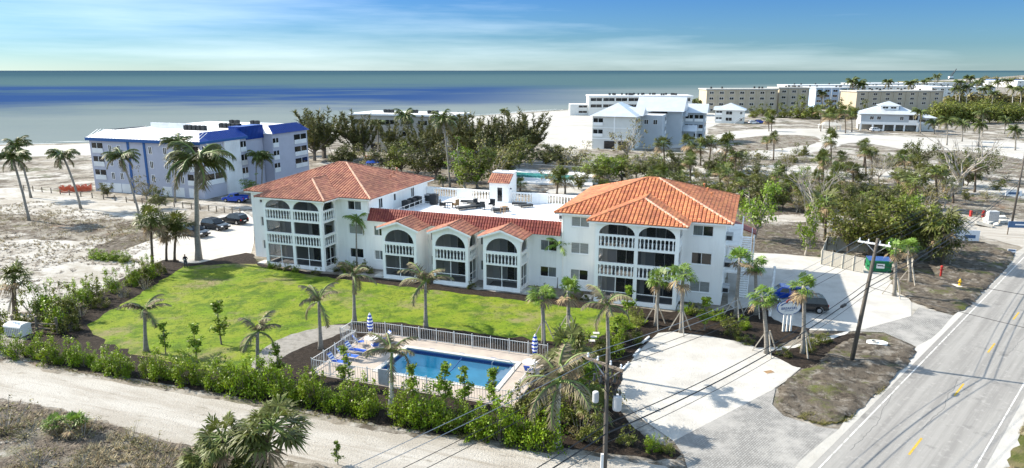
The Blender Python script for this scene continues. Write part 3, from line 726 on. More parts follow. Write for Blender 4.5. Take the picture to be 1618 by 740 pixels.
    for a, b in spans:
        o = (bu0, VB)
        screen(root, o, X1, (0, -1), a, b, .46, 3.0, 0, [(a + b) / 2], [1.3])
        screen(root, o, X1, (0, -1), a, b, 3.2, 6.15); screen(root, o, X1, (0, -1), a, b, 6.42, 8.95, 1.12)
        railing(root, (bu0 + a, VB + .06), X1, b - a, 3.2, 4.62); railing(root, (bu0 + a, VB + .06), X1, b - a, 6.42, 7.76)
    for uu, dd, nn, oo in ((bu1, Y1, (1, 0), VB), (bu0, Y1, (-1, 0), VB)):
        a, b = sp_side[0]; o = (uu, oo)
        screen(root, o, dd, nn, a, b, .46, 3.0, 0, [(a + b) / 2], [1.3]); screen(root, o, dd, nn, a, b, 3.2, 6.15); screen(root, o, dd, nn, a, b, 6.42, 8.95, 1.0)
        ins = .06 * (-1 if nn[0] > 0 else 1)
        railing(root, (uu + ins, VB + a), Y1, b - a, 3.2, 4.62); railing(root, (uu + ins, VB + a), Y1, b - a, 6.42, 7.76)
    # porch furniture seen dimly behind the screens
    # roof
    z0 = 9.13; m = .342; a0, a1, b0, b1 = u0 - .75, u1 + .75, VM - .45, vb + .75
    hv = (b1 - b0) / 2; zr = z0 + hv * m; um = (a0 + a1) / 2; rl = max(.6, (a1 - a0) / 2 - hv); vm = (b0 + b1) / 2
    slab = MB(); tm = MB(); cp = MB(); cp2 = MB()
    A, B, C, D_ = (a0, b0, z0), (a1, b0, z0), (a1, b1, z0), (a0, b1, z0); E_, F_ = (um - rl, vm, zr), (um + rl, vm, zr)
    roof_plane(slab, tm, (A, B, F_, E_)); roof_plane(slab, tm, (B, C, F_)); roof_plane(slab, tm, (C, D_, E_, F_)); roof_plane(slab, tm, (D_, A, E_))
    # porch wing of the roof
    p0, p1, pb = bu0 - .85, bu1 + .85, VB - .45; hw = (p1 - p0) / 2; pz = z0 + hw * m; pm_ = (p0 + p1) / 2
    apex = (pm_, pb + hw, pz); vr = b0 + (pz - z0) / m; back = (pm_, vr, pz); L0, L1 = (p0, pb, z0), (p1, pb, z0); VL, VR = (p0, b0, z0), (p1, b0, z0)
    roof_plane(slab, tm, (L0, L1, apex)); roof_plane(slab, tm, (L1, VR, back, apex)); roof_plane(slab, tm, (VL, L0, apex, back))
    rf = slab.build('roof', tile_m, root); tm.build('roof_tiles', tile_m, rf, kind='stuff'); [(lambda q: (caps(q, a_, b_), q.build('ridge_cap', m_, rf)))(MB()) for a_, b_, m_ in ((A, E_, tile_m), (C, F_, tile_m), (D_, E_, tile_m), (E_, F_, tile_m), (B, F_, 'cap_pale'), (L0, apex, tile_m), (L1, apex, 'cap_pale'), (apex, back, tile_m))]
    # vents
    for k in range(3):
        vn = MB(); vu, vv = a1 - 3.0 - .6 * k, vm + 1.5 + 2.0 * k; zz = z0 + (a1 - vu) * m
        vn.tube([(vu, vv, zz), (vu, vv, zz + .5)], .07, 6); vn.lathe([(.16, .42), (.16, .55), (.03, .62)], 8, (vu, vv, zz)); vn.build('roof_vent', tile_m, rf)
    # fascia and soffit
    fa = MB()
    for (x0, y0), (x1, y1) in (((a0, b0), (p0, b0)), ((p0, b0), (p0, pb)), ((p0, pb), (p1, pb)), ((p1, pb), (p1, b0)), ((p1, b0), (a1, b0)), ((a1, b0), (a1, b1)), ((a1, b1), (a0, b1)), ((a0, b1), (a0, b0))):
        d = Vector((x1 - x0, y1 - y0, 0)); n = Vector((-d.y, d.x, 0)).normalized() * .03; c = Vector(((x0 + x1) / 2, (y0 + y1) / 2, z0 - .07)) + n
        fa.obox(c, d / 2, n, Vector((0, 0, .10)))
    fa.build('fascia', 'trim', rf)
    sf = MB(); sf.quad((a0, b0 + .06, z0 - .09), (a0, b1, z0 - .09), (a1, b1, z0 - .09), (a1, b0 + .06, z0 - .09)); sf.quad((p0 + .06, pb + .06, z0 - .092), (p0 + .06, b0 + .2, z0 - .092), (p1 - .06, b0 + .2, z0 - .092), (p1 - .06, pb + .06, z0 - .092)); sf.build('soffit', 'trim', rf)
tall_block(-64.2, -46.15, -59.8, -50.9, 'tile_red', False)
tall_block(-20.6, -2.5, -15.9, -6.95, 'tile_orange', True)

# middle wing with its three gabled porches
def middle():
    root = condo; u0, u1 = -46.15, -20.6
    wins = []
    for a, b in ((-45.45, -44.0), (-37.4, -36.3), (-30.75, -29.65), (-23.15, -21.15)):
        for z0, z1 in ((1.25, 2.5), (4.42, 5.72)): wins.append((a, b, z0, z1))
    bays = [(-42.4, -37.75, False), (-35.6, -31.0, True), (-29.1, -24.55, True)]
    doors = [(a + .8, b - .8, z, z + 2.1) for a, b, _ in bays for z in (.14, 3.22)]
    w = MB(); wall_panel(w, (u0 + .003, VM + .01), X1, (0, -1), u1 - u0 - .006, 0, 6.6, [(h[0] - u0, h[1] - u0, h[2], h[3]) for h in wins + doors], .25)
    w.box(u0 + .003, VM + .26, 0, u1 - .003, 92.3, 6.6); w.build('wall', 'stucco', root)
    for a, b, z0, z1 in wins: window(root, (u0, VM + .01), X1, (0, -1), a - u0, b - u0, z0, z1, 2, R.choice((('glass_dark', 'glass_curtain'), ('glass_curtain', 'glass_dark'), ('glass_dark', 'glass_dark'), ('glass_blind', 'glass_curtain'))))
    for a, b, z0, z1 in doors: window(root, (u0, VM + .01), X1, (0, -1), a - u0, b - u0, z0, z1, 3, ('curtain', 'glass_dark', 'glass_curtain'), sill=False)
    # mansard skirt of dark red tile
    sl = MB(); tm = MB(); b0, z0, b1, z1 = VM - .35, 6.42, VM + .55, 7.72
    sl.quad((u0, b0, z0), (u1, b0, z0), (u1, b1, z1), (u0, b1, z1)); tiles(tm, ((u0 + .02, b0, z0), (u1 - .02, b0, z0), (u1 - .02, b1, z1), (u0 + .02, b1, z1)), .34, .44, .10)
    ms = sl.build('mansard', 'tile_dark', root); tm.build('mansard_tiles', 'tile_dark', ms, kind='stuff')
    uf = MB(); uf.box(u0, b0 + .02, z0 - .14, u1, VM + .3, z0 - .03); uf.build('mansard_soffit', 'trim', root)
    # terrace deck, low front kerb and the balustrade at the back
    dk = MB(); dk.box(u0 + .004, VM + .9, 6.61, u1 - .004, 92.25, 6.74); dk.build('terrace_deck', 'deckwhite', root)
    kb = MB(); kb.box(u0 + .004, b1 + .004, 6.62, u1 - .004, b1 + .34, 7.80); kb.build('parapet', 'trim', root)
    bk = 92.0
    solid = [(-46.1, -44.9), (-41.2, -38.8), (-35.6, -32.4), (-29.6, -27.2), (-21.6, -20.65)]
    for a, b in solid:
        s = MB(); s.box(a, bk - .1, 6.745, b, bk + .12, 8.15); s.build('parapet', 'stucco', root)
    for (a, b), (c, d) in zip(solid[:-1], solid[1:]): railing(root, (b, bk), X1, c - b, 6.80, 8.12, .40)
    # gabled porches
    dep = VM - VB
    for a, b, side in bays:
        cx = (a + b) / 2; L = b - a; hw = L / 2
        f = MB(); wall_panel(f, (a, VB), X1, (0, -1), L, 0, 6.42, [(.36, L - .36, .46, 3.0), (.36, L - .36, 3.22, 6.30, 1.60)], .3, ends=False)
        f.quad((a, VB, 6.42), (b, VB, 6.42), (cx, VB, 7.22)); pf = f.build('porch_front', 'stucco', root)
        hs = [(.5, dep - .55, .46, 3.0), (.5, dep - .55, 3.22, 6.1, 1.25)]
        s1 = MB(); wall_panel(s1, (b, VB), Y1, (1, 0), dep, 0, 6.42, hs if side else [], .3, ends=False); s1.build('porch_side', 'stucco', root)
        s2 = MB(); wall_panel(s2, (a, VM), (0, -1), (-1, 0), dep, 0, 6.42, [], .3, ends=False); s2.build('porch_side', 'stucco', root)
        for z in (.06, 3.08):
            fl = MB(); fl.box(a + .3, VB + .3, z - .06, b - .3, VM, z + .06); fl.build('porch_floor', 'interior', root)
        cl = MB(); cl.box(a + .3, VB + .3, 6.33, b - .3, VM, 6.40); cl.build('porch_ceiling', 'stucco', root)
        o = (a, VB)
        screen(root, o, X1, (0, -1), .36, L - .36, .46, 3.0, 0, [L / 2], [1.38]); screen(root, o, X1, (0, -1), .36, L - .36, 3.22, 6.30, 1.60)
        railing(root, (a + .36, VB + .06), X1, L - .72, 3.22, 4.68)
        if side:
            o = (b, VB); screen(root, o, Y1, (1, 0), .5, dep - .55, .46, 3.0, 0, [dep / 2], [1.38]); screen(root, o, Y1, (1, 0), .5, dep - .55, 3.22, 6.1, 1.25)
            railing(root, (b - .06, VB + .5), Y1, dep - 1.05, 3.22, 4.68)
        # gable roof running back into the mansard
        sl = MB(); tm = MB(); cp = MB(); ev = .5; m = .80 / hw; ze = 6.46 - ev * m; zr = 6.46 + hw * m; v0 = VB - .35
        vb_ = VM + .25
        for sgn in (-1, 1):
            e0 = cx + sgn * (hw + ev)
            poly = ((e0, v0, ze + .06), (e0, VM - .3, ze + .06), (cx, vb_, zr + .06), (cx, v0, zr + .06))
            sl.quad(*poly)
            tiles(tm, poly, .48, .44, .13)
        caps(cp, (cx, v0, zr + .06), (cx, vb_, zr + .06), .13)
        g = sl.build('gable_roof', 'tile_orange' if side or True else 'tile_red', root); tm.build('gable_tiles', 'tile_red', g, kind='stuff'); cp.build('ridge_cap', 'tile_red', g)
        bb = MB()
        for sgn in (-1, 1):
            e0 = cx + sgn * (hw + ev); bb.bar((e0, v0 - .03, ze - .05), (cx, v0 - .03, zr - .05), .05, .22)
        bb.build('bargeboard', 'trim', g)
    # steps and small landings
    for a in (-60.9, -50.3, -43.2, -24.1, -16.8, -6.3):
        st = MB(); st.box(a - .55, VB + .1, 0, a + .55, VB + 1.6, .16); st.build('step', 'concrete', root)
    # stair tower on the terrace
    t0, t1, v0, v1 = -35.5, -32.6, 90.6, 94.0
    tw = MB(); wall_panel(tw, (t0, v0), X1, (0, -1), t1 - t0, 6.745, 9.6, [(1.1, 2.0, 6.80, 8.95)], .18); tw.box(t0, v0 + .18, 6.745, t1, v1, 9.6); tw.box(t0, v0 + 1.55, 9.6, t1, v1, 10.75); tower = tw.build('stair_tower', 'stucco', root)
    for s in (t0, t1 - .12):
        g = MB(); k = [(s, v0, 9.6), (s, v0 + 1.55, 9.6), (s, v0 + 1.55, 10.6)]; k2 = [(x + .12, y, z) for x, y, z in k]; g.add(k + k2, [(0, 1, 2), (5, 4, 3), (0, 3, 4, 1), (0, 2, 5, 3)]); g.build('tower_cheek', 'stucco', tower)
    sl = MB(); tm = MB(); poly = ((t0 - .15, v0 - .25, 9.52), (t1 + .15, v0 - .25, 9.52), (t1 + .15, v0 + 1.5, 10.66), (t0 - .15, v0 + 1.5, 10.66)); sl.quad(*poly); tiles(tm, poly, .33, .40, .07)
    sl.build('tower_roof', 'tile_red', tower); tm.build('tower_tiles', 'tile_red', tower, kind='stuff')
    tp = MB(); tp.box(t0 - .12, v0 + 1.5, 10.752, t1 + .12, v1 + .12, 10.86); tp.build('tower_cap', 'trim', tower)
    tv = MB(); tv.box(t0 + 1.0, v0 + 2.2, 10.86, t0 + 2.0, v0 + 2.7, 11.0); tv.build('tower_hatch', 'ac_grey', tower)
    window(tower, (t0, v0), X1, (0, -1), 1.1, 2.0, 6.80, 8.95, 1, ('glass_dark',), rec=.1, fr=.09, sill=False)
    lp = MB(); lp.lathe([(.08, 0), (.11, .1), (.05, .22)], 8, (t1 + .14, v0 + .6, 8.6)); lp.box(t1, v0 + .56, 8.68, t1 + .14, v0 + .64, 8.76); lp.build('wall_lamp', 'black_plastic', tower)
    # flank of the tall block above the terrace: windows
    for vv in (78.0, 82.0, 87.0):
        window(root, (-46.15, vv), Y1, (1, 0), 0, 1.0 if vv != 82 else .6, 7.35 if vv != 82 else 7.7, 8.7, 2 if vv != 82 else 1, ('glass_dark',), rec=-.03)
middle()
# outside stair and balconies on the far end wall
def end_stair():
    root = condo; u = -2.5
    for z in (3.05, 6.1):
        s = MB(); s.box(u + .003, 78.5, z - .18, u + 1.6, 90.0, z); p = s.build('gallery', 'stucco', root)
        rr = MB(); rr.box(u + 1.5, 78.5, z + 1.0, u + 1.6, 90, z + 1.1); rr.build('handrail', 'trim', p)
        k = MB()
        for i in range(38): k.box(u + 1.53, 78.6 + i * .3, z, u + 1.57, 78.64 + i * .3, z + 1.0)
        k.build('pickets', 'trim', p, kind='stuff')
    for lv in range(2):
        st = MB()
        for i in range(16):
            t = i / 16; st.box(u + 1.62, 79 + t * 4.5, lv * 3.05 + t * 3.05, u + 2.7, 79 + t * 4.5 + .34, lv * 3.05 + t * 3.05 + .12)
        for s_ in (u + 1.64, u + 2.68): st.bar((s_, 79, lv * 3.05), (s_, 83.6, lv * 3.05 + 3.05), .08, .3)
        for s_ in (u + 1.64, u + 2.68): st.bar((s_, 79, lv * 3.05 + 1), (s_, 83.6, lv * 3.05 + 4.05), .06, .08)
        st.build('outside_stair', 'trim', root)
    for v in (76.2, 77.2):
        for z in (.3, 3.2, 6.2):
            a = MB(); a.box(u + .004, v, z + .9, u + .75, v + .8, z + 1.5); p = a.build('air_conditioner', 'ac_grey', root)
            b = MB(); b.box(u + .1, v - .02, z + .98, u + .65, v - .004, z + 1.42); b.build('grille', 'ac_dark', p)
    for v in (79.5, 82.5, 86.0):
        for z in (.1, 3.12, 6.17): window(root, (u, v), Y1, (1, 0), 0, .95, z, z + 2.05, 1, ('glass_dark',), rec=-.03, sill=False)
    aw = MB(); aw.add([(u, 90.5, 6.0), (u + 3.2, 90.5, 4.9), (u + 3.2, 93.4, 4.9), (u, 93.4, 6.0), (u, 90.5, 5.85), (u + 3.2, 90.5, 4.75), (u + 3.2, 93.4, 4.75), (u, 93.4, 5.85)], [(0, 1, 2, 3), (7, 6, 5, 4), (0, 4, 5, 1), (1, 5, 6, 2)]); aw.build('stair_awning', 'tile_dark', root)
    for v in (90.7, 93.2):
        ps = MB(); ps.box(u + 2.95, v - .08, 0, u + 3.1, v + .08, 4.8); ps.build('awning_post', 'trim', root)
end_stair()
# ================================================================== OTHER BUILDINGS
def hip(mb, x0, x1, y0, y1, z, pitch, ov=.6):
    x0 -= ov; x1 += ov; y0 -= ov; y1 += ov; w, d = x1 - x0, y1 - y0
    if w >= d: h = d / 2 * pitch; a, b = (x0 + d / 2, (y0 + y1) / 2, z + h), (x1 - d / 2 + .01, (y0 + y1) / 2, z + h)
    else: h = w / 2 * pitch; a, b = ((x0 + x1) / 2, y0 + w / 2, z + h), ((x0 + x1) / 2, y1 - w / 2 + .01, z + h)
    A, B, C, D = (x0, y0, z), (x1, y0, z), (x1, y1, z), (x0, y1, z)
    if w >= d: mb.add([A, B, C, D, a, b], [(0, 1, 5, 4), (1, 2, 5), (2, 3, 4, 5), (3, 0, 4), (3, 2, 1, 0)])
    else: mb.add([A, B, C, D, a, b], [(0, 1, 4), (1, 2, 5, 4), (2, 3, 5), (3, 0, 4, 5), (3, 2, 1, 0)])
    return z + h
def seams(mb, x0, x1, y0, y1, z0, z1, n, axis):
    """standing seams up a slope; axis 0: slope rises in y, seams spread along x"""
    for i in range(n + 1):
        t = i / n
        if axis == 0: x = x0 + (x1 - x0) * t; mb.bar((x, y0, z0 + .03), (x, y1, z1 + .03), .06, .07)
        else: y = y0 + (y1 - y0) * t; mb.bar((x0, y, z0 + .03), (x1, y, z1 + .03), .06, .07)
FW = {}
def far_window(root, x, y, z, w, h, face, m='glass_dark', fm='trim', bars=1):
    """small window: frame part shared between alike ones, pane as its sub-part; face 'f' looks to -y, 'r' to +x"""
    key = (w, h, m, fm, bars)
    if key not in FW:
        f = MB(); f.box(0, -.06, 0, w, .02, .08); f.box(0, -.06, h - .08, w, .02, h)
        for i in range(bars + 2): a = i * (w - .08) / (bars + 1); f.box(a, -.058, .08, a + .08, .018, h - .08)
        p = MB(); p.quad((.05, -.02, .05), (w - .05, -.02, .05), (w - .05, -.02, h - .05), (.05, -.02, h - .05)); FW[key] = (f.mesh('window', fm), p.mesh('pane', m))
    f, p = FW[key]; rz = 0 if face == 'f' else pi / 2
    o = place('window', f, root, (x, y, z), rz); c = bpy.data.objects.new('pane', p); COL.objects.link(c); c.parent = o
    return o
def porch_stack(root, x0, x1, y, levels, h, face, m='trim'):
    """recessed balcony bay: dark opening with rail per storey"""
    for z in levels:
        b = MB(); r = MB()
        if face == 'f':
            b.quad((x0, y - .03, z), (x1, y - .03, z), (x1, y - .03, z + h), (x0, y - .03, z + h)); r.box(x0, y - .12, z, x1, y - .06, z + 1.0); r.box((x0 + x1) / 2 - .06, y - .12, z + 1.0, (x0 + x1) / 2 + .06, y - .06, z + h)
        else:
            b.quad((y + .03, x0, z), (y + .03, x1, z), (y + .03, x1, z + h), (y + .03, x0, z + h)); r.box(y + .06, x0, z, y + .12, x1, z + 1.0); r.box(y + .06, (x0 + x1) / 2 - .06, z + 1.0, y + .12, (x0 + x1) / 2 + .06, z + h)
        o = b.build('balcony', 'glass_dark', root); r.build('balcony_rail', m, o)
def ac_units(root, spots, z, m='ac_dark'):
    b = MB(); b.box(-.45, -.45, 0, .45, .45, 1.0); b.lathe([(.36, 1.0), (.36, 1.06), (.3, 1.08)], 8); me = b.mesh('air_conditioner', m)
    for x, y in spots: place('air_conditioner', me, root, (x, y, z), R.uniform(-.1, .1))

# --- apartment house with the blue standing-seam roof
def blue_house():
    t = thing('apartment_house', 'pale lilac four storey apartment house with bright blue metal roof edges by the beach', 'building', frame=(-117, 120))
    u0, u1, v0, v1, h = -132.1, -102.9, 107.6, 141.5, 11.4
    w = MB(); w.box(u0, v0, 0, u1, v0 + 13, h); w.build('wall', 'lilac_wall', t)
    s1 = MB(); s1.box(u0 + 3, v0 + 13, 0, u1 - 4.5, v1, h - .003); s1.build('wall', 'lilac_wall', t)
    s2 = MB(); s2.box(u1 - 4.4, v0 + 20.5, 0, u1 + .8, v1 - .5, h - .006); s2.build('wall', 'lilac_wall', t)
    s3 = MB(); s3.box(u1 - 4.4, v0 + 13.2, 0, u1 - 1.6, v0 + 20.3, h - .3); s3.build('wall', 'lilac_wall', t)
    # roof: flat white deck with sloping metal skirt
    fr = MB(); fr.box(u0 + 2.4, v0 + 2.4, h, u1 - 2.4, v1 - 2, h + 1.25); fr.build('roof_deck', 'roof_white', t)
    sk = MB(); sk.add([(u0 - .4, v0 - .5, h), (u1 + .4, v0 - .5, h), (u1 - 2.2, v0 + 2.4, h + 1.5), (u0 + 2.2, v0 + 2.4, h + 1.5)], [(0, 1, 2, 3)]); seams(sk, u0, u1 - .2, v0 - .5, v0 + 2.4, h, h + 1.5, 34, 0); sk.build('roof_skirt', 'roof_white', t)
    sl = MB(); sl.add([(u0 - .4, v0 - .5, h), (u0 + 2.2, v0 + 2.4, h + 1.5), (u0 + 2.2, v0 + 13, h + 1.5), (u0 - .4, v0 + 13, h)], [(0, 1, 2, 3)]); sl.build('roof_skirt', 'roof_white', t)
    bs = MB(); bs.add([(u1 + .4, v0 - .5, h), (u1 + .4, v0 + 13.2, h), (u1 - 2.2, v0 + 13.2, h + 1.5), (u1 - 2.2, v0 + 2.4, h + 1.5)], [(0, 1, 2, 3)]); seams(bs, u1 + .4, u1 - 2.2, v0 + 2.4, v0 + 13.2, h, h + 1.5, 18, 1); bs.add([(u1 + .4, v0 + 13.2, h), (u1 - 2.2, v0 + 13.2, h), (u1 - 2.2, v0 + 13.2, h + 1.5)], [(0, 1, 2)]); bs.build('roof_skirt', 'blue_metal', t)
    bm_ = MB(); bm_.box(u1 - 4.6, v0 + 13.3, h - 1.0, u1 - 1.3, v0 + 20.4, h + 1.9)
    for i in range(16): bm_.box(u1 - 1.3, v0 + 13.4 + i * .44, h - 1.0, u1 - 1.24, v0 + 13.47 + i * .44, h + 1.9)
    for i in range(8): bm_.box(u1 - 4.5 + i * .42, v0 + 13.24, h - 1.0, u1 - 4.43 + i * .42, v0 + 13.3, h + 1.9)
    bm_.build('roof_tower', 'blue_metal', t)
    b2 = MB(); b2.add([(u1 + 1.3, v0 + 20.2, h - .2), (u1 + 1.3, v1, h - .2), (u1 - 1.2, v1 - 1.5, h + 1.6), (u1 - 1.2, v0 + 22, h + 1.6)], [(0, 1, 2, 3)]); seams(b2, u1 + 1.3, u1 - 1.2, v0 + 21.5, v1 - 1, h - .2, h + 1.6, 18, 1); b2.build('roof_skirt', 'blue_metal', t)
    b3 = MB(); b3.add([(u1 - 4.6, v0 + 20.2, h - .2), (u1 + 1.3, v0 + 20.2, h - .2), (u1 - 1.2, v0 + 22, h + 1.6), (u1 - 4.6, v0 + 22, h + 1.6)], [(0, 1, 2, 3)]); b3.build('roof_skirt', 'roof_white', t)
    fs = MB(); fs.box(u0 - .45, v0 - .58, h - .62, u1 + .45, v0 - .5, h + .02); fs.box(u1 + .42, v0 - .5, h - .45, u1 + .5, v0 + 13.2, h + .02); fs.build('fascia', 'blue_trim', t)
    for x in (-121.5, -117.2):
        p = MB(); p.box(x - .28, v0 - .14, .2, x + .28, v0 - .004, h - .62); p.build('blue_pilaster', 'blue_trim', t)
    lv = (2.6, 5.4, 8.2)
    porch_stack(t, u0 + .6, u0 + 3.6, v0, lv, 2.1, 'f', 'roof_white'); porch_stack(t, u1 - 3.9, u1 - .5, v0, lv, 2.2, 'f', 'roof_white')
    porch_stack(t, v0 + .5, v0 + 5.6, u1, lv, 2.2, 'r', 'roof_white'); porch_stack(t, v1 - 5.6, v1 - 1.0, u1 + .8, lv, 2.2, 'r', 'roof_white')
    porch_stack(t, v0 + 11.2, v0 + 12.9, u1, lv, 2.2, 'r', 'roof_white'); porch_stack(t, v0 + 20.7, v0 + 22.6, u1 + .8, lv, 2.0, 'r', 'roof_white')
    for x in (-127.0, -124.6, -116.2, -112.4, -108.6):
        for z in (2.8, 5.6, 8.5): far_window(t, x, v0 - .004, z, .9, 1.5, 'f')
    for k, x in enumerate((-130, -127, -124.5, -113.5, -110.3, -106.8)):
        g = MB(); g.box(x, v0 - .08, .1, x + 2.3, v0 - .004, 2.0); g.build('garage_door', 'roof_white', t)
    pr = MB(); pr.box(u1 + .004, v0 + 6.2, 0, u1 + .35, v0 + 10.8, h - .4)
    for i in range(9): pr.box(u1 + .35, v0 + 6.3 + i * .5, 0, u1 + .39, v0 + 6.36 + i * .5, h - .4)
    pr.build('clad_panel', 'roof_white', t)
    ac_units(t, [(-115 + i * 1.15, 117) for i in range(5)] + [(-112 + i * 1.15, 124) for i in range(5)] + [(-117, 133), (-115.5, 133), (-111, 133), (-109.8, 133)], h + 1.25)
    rs = MB(); rs.box(-127, 119, h + 1.25, -116, 119.3, h + 2.4); rs.build('roof_screen', 'roof_white', t)
blue_house()

# --- grey block behind the pines
def grey_block():
    t = thing('grey_apartment_block', 'weathered grey flat roofed block half hidden behind the tall pines', 'building', frame=(-105, 195))
    u0, u1, v0, v1, h = -122, -86, 192, 208, 11.4
    c = uv(G(632, 242)); u0, u1, v0 = c[0] - 17, c[0] + 17, c[1]; v1 = v0 + 15; OFF[t.name] = (c[0], v0); t.location = xy(c[0], v0)
    w = MB(); w.box(u0, v0, 0, u1, v1, h); w.build('wall', 'grey_wall', t)
    r = MB(); r.box(u0 - .6, v0 - .6, h, u1 + .6, v1 + .6, h + .5); r.build('roof', 'roof_white', t)
    for x in range(6):
        for z in (.8, 4.3, 7.8):
            if z > 1: porch_stack(t, u0 + 1.2 + x * 5.6, u0 + 4.2 + x * 5.6, v0, (z,), 2.3, 'f', 'grey_wall')
            else:
                g = MB(); g.box(u0 + 1.2 + x * 5.6, v0 - .05, .1, u0 + 4.6 + x * 5.6, v0 - .004, 2.7); g.build('carport', 'glass_dark', t)
    for y in range(3):
        for z in (1.2, 4.6, 8.0): far_window(t, u1 + .004, v0 + 2 + y * 4.5, z, 1.6, 1.6, 'r')
    ac_units(t, [(u0 + 9 + i * 1.3, v0 + 6) for i in range(3)] + [(u0 + 17 + i * 1.3, v0 + 7) for i in range(3)] + [(u0 + 25 + i * 1.3, v0 + 5) for i in range(3)], h + .5)
grey_block()

# --- the villa with pale metal roofs
def villa():
    t = thing('beach_villa', 'large white and grey beach villa with steep pale metal hip and gable roofs', 'building', frame=(-38, 223))
    a = MB(); a.box(-51.2, 223.2, 0, -37.6, 240, 10.6); a.build('wall', 'villa_wall', t)
    b = MB(); b.box(-37.6, 236, 0, -30.5, 262, 10.4); b.build('wall', 'villa_grey', t)
    c = MB(); c.box(-30.5, 248, 0, -25.5, 266, 12.0); c.build('wall', 'villa_grey', t)
    d = MB(); d.box(-25.5, 258, 0, -18.6, 268, 10.2); d.build('wall', 'villa_grey', t)
    r1 = MB(); hip(r1, -51.2, -37.6, 223.2, 243, 10.6, .52, 1.0); r1.build('roof', 'roof_metal', t)
    r2 = MB()
    def gab(mb, x0, x1, y0, y1, z, h, axis):
        if axis == 'y': xm = (x0 + x1) / 2; mb.add([(x0, y0, z), (x1, y0, z), (xm, y0, z + h), (x0, y1, z), (x1, y1, z), (xm, y1, z + h)], [(0, 1, 2), (5, 4, 3), (0, 2, 5, 3), (1, 4, 5, 2), (0, 3, 4, 1)])
        else: ym = (y0 + y1) / 2; mb.add([(x0, y0, z), (x0, y1, z), (x0, ym, z + h), (x1, y0, z), (x1, y1, z), (x1, ym, z + h)], [(0, 2, 1), (3, 4, 5), (0, 3, 5, 2), (1, 2, 5, 4), (0, 1, 4, 3)])
    gab(r2, -41.5, -24.6, 246, 262.8, 11.2, 4.6, 'x'); r2.build('roof', 'roof_metal', t)
    r3 = MB(); gab(r3, -42, -35.8, 229, 238, 10.55, 2.6, 'x'); r3.build('roof', 'roof_metal', t)
    r4 = MB(); gab(r4, -26.5, -17.6, 257, 269, 10.25, 3.0, 'x'); r4.build('roof', 'roof_metal', t)
    r5 = MB(); gab(r5, -30.5, -24.0, 250.5, 255.5, 9.4, 1.8, 'x'); r5.build('porch_roof', 'roof_metal', t)
    r6 = MB(); gab(r6, -25.4, -20.5, 251, 256.5, 4.2, 2.0, 'x'); r6.build('porch_roof', 'roof_metal', t)
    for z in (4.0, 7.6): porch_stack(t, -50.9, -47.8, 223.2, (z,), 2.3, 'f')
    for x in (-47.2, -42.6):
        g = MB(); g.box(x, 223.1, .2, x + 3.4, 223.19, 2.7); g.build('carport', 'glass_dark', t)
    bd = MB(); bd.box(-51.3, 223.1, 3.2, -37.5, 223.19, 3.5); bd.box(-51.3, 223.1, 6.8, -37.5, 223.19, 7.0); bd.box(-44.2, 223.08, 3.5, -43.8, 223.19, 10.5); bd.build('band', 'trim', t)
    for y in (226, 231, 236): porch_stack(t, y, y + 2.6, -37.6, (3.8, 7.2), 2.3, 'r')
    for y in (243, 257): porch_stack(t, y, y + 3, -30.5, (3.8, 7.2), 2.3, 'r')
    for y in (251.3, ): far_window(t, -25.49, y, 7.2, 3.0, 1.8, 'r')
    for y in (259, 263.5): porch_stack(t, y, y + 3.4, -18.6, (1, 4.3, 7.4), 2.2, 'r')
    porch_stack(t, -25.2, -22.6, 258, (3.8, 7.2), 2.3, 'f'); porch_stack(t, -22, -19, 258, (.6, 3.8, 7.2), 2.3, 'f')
    for x in (-36.5, -33.5): far_window(t, x, 235.99, 7.4, 1.4, 1.6, 'f'); 
    ps = MB()
    for y in (251.3, 256.2): ps.box(-20.9, y - .1, 0, -20.7, y + .1, 4.2)
    ps.build('porch_post', 'trim', t)
villa()

def slab_hotel(name, label, c, rz, L, D, h, wall, storeys, cols, wm, roof='roof_white', lowest=0, group_w=1, band=None, wz=1.5, clutter=6):
    t = thing(name, label, 'building', c, rz)
    w = MB(); w.box(0, 0, 0, L, D, h); w.build('wall', wall, t)
    r = MB(); r.box(-.5, -.5, h, L + .5, D + .5, h + .7); r.build('roof', roof, t)
    fh = h / storeys
    for s in range(lowest, storeys):
        for i in range(cols):
            x = (i + .5) * L / cols - (wm / 2)
            far_window(t, x, -.004, s * fh + (fh - wz) / 2, wm, wz, 'f', bars=group_w)
    for i in range(cols + 1):
        p = MB(); x = i * L / cols; p.box(max(0, x - .25), -.35, 0, min(L, x + .25), -.004, h - .02); p.build('pilaster', band or wall, t)
    for s in range(lowest, storeys):
        for k in range(max(1, int(D / 7))): far_window(t, L + .004, 2 + k * 6, s * fh + (fh - wz) / 2, wm, wz, 'r', bars=group_w)
    ac_units(t, [(R.uniform(2, L - 2), R.uniform(D * .3, D * .8)) for _ in range(clutter)], h + .7)
    return t
slab_hotel('tan_hotel', 'long tan four storey hotel beyond the white gabled cottage', G(1114.5, 178.5), radians(1), 43, 16, 13.6, 'tan_wall', 4, 7, 2.6, 'grey_wall', band='tan_pale')
slab_hotel('tan_hotel_wing', 'short tan hotel wing between the long tan hotel and the blue apartments', G(1233, 178) + Vector((0, 5, 0)), radians(4), 19, 16, 14.2, 'tan_wall', 4, 3, 2.6, 'grey_wall', band='tan_pale')
slab_hotel('tan_hotel_block', 'tan hotel standing behind the raised white house with metal roof', G(1350.5, 175.5), radians(10), 62, 16, 11.8, 'tan_wall', 4, 7, 2.8, 'grey_wall', lowest=1, band='tan_pale')
bw = slab_hotel('blue_apartments', 'pale blue and white apartments beside the tan hotel wing', G(1286, 172), radians(3), 27, 18, 13.4, 'sky_wall', 4, 5, 3.2, 'roof_white', band='trim')
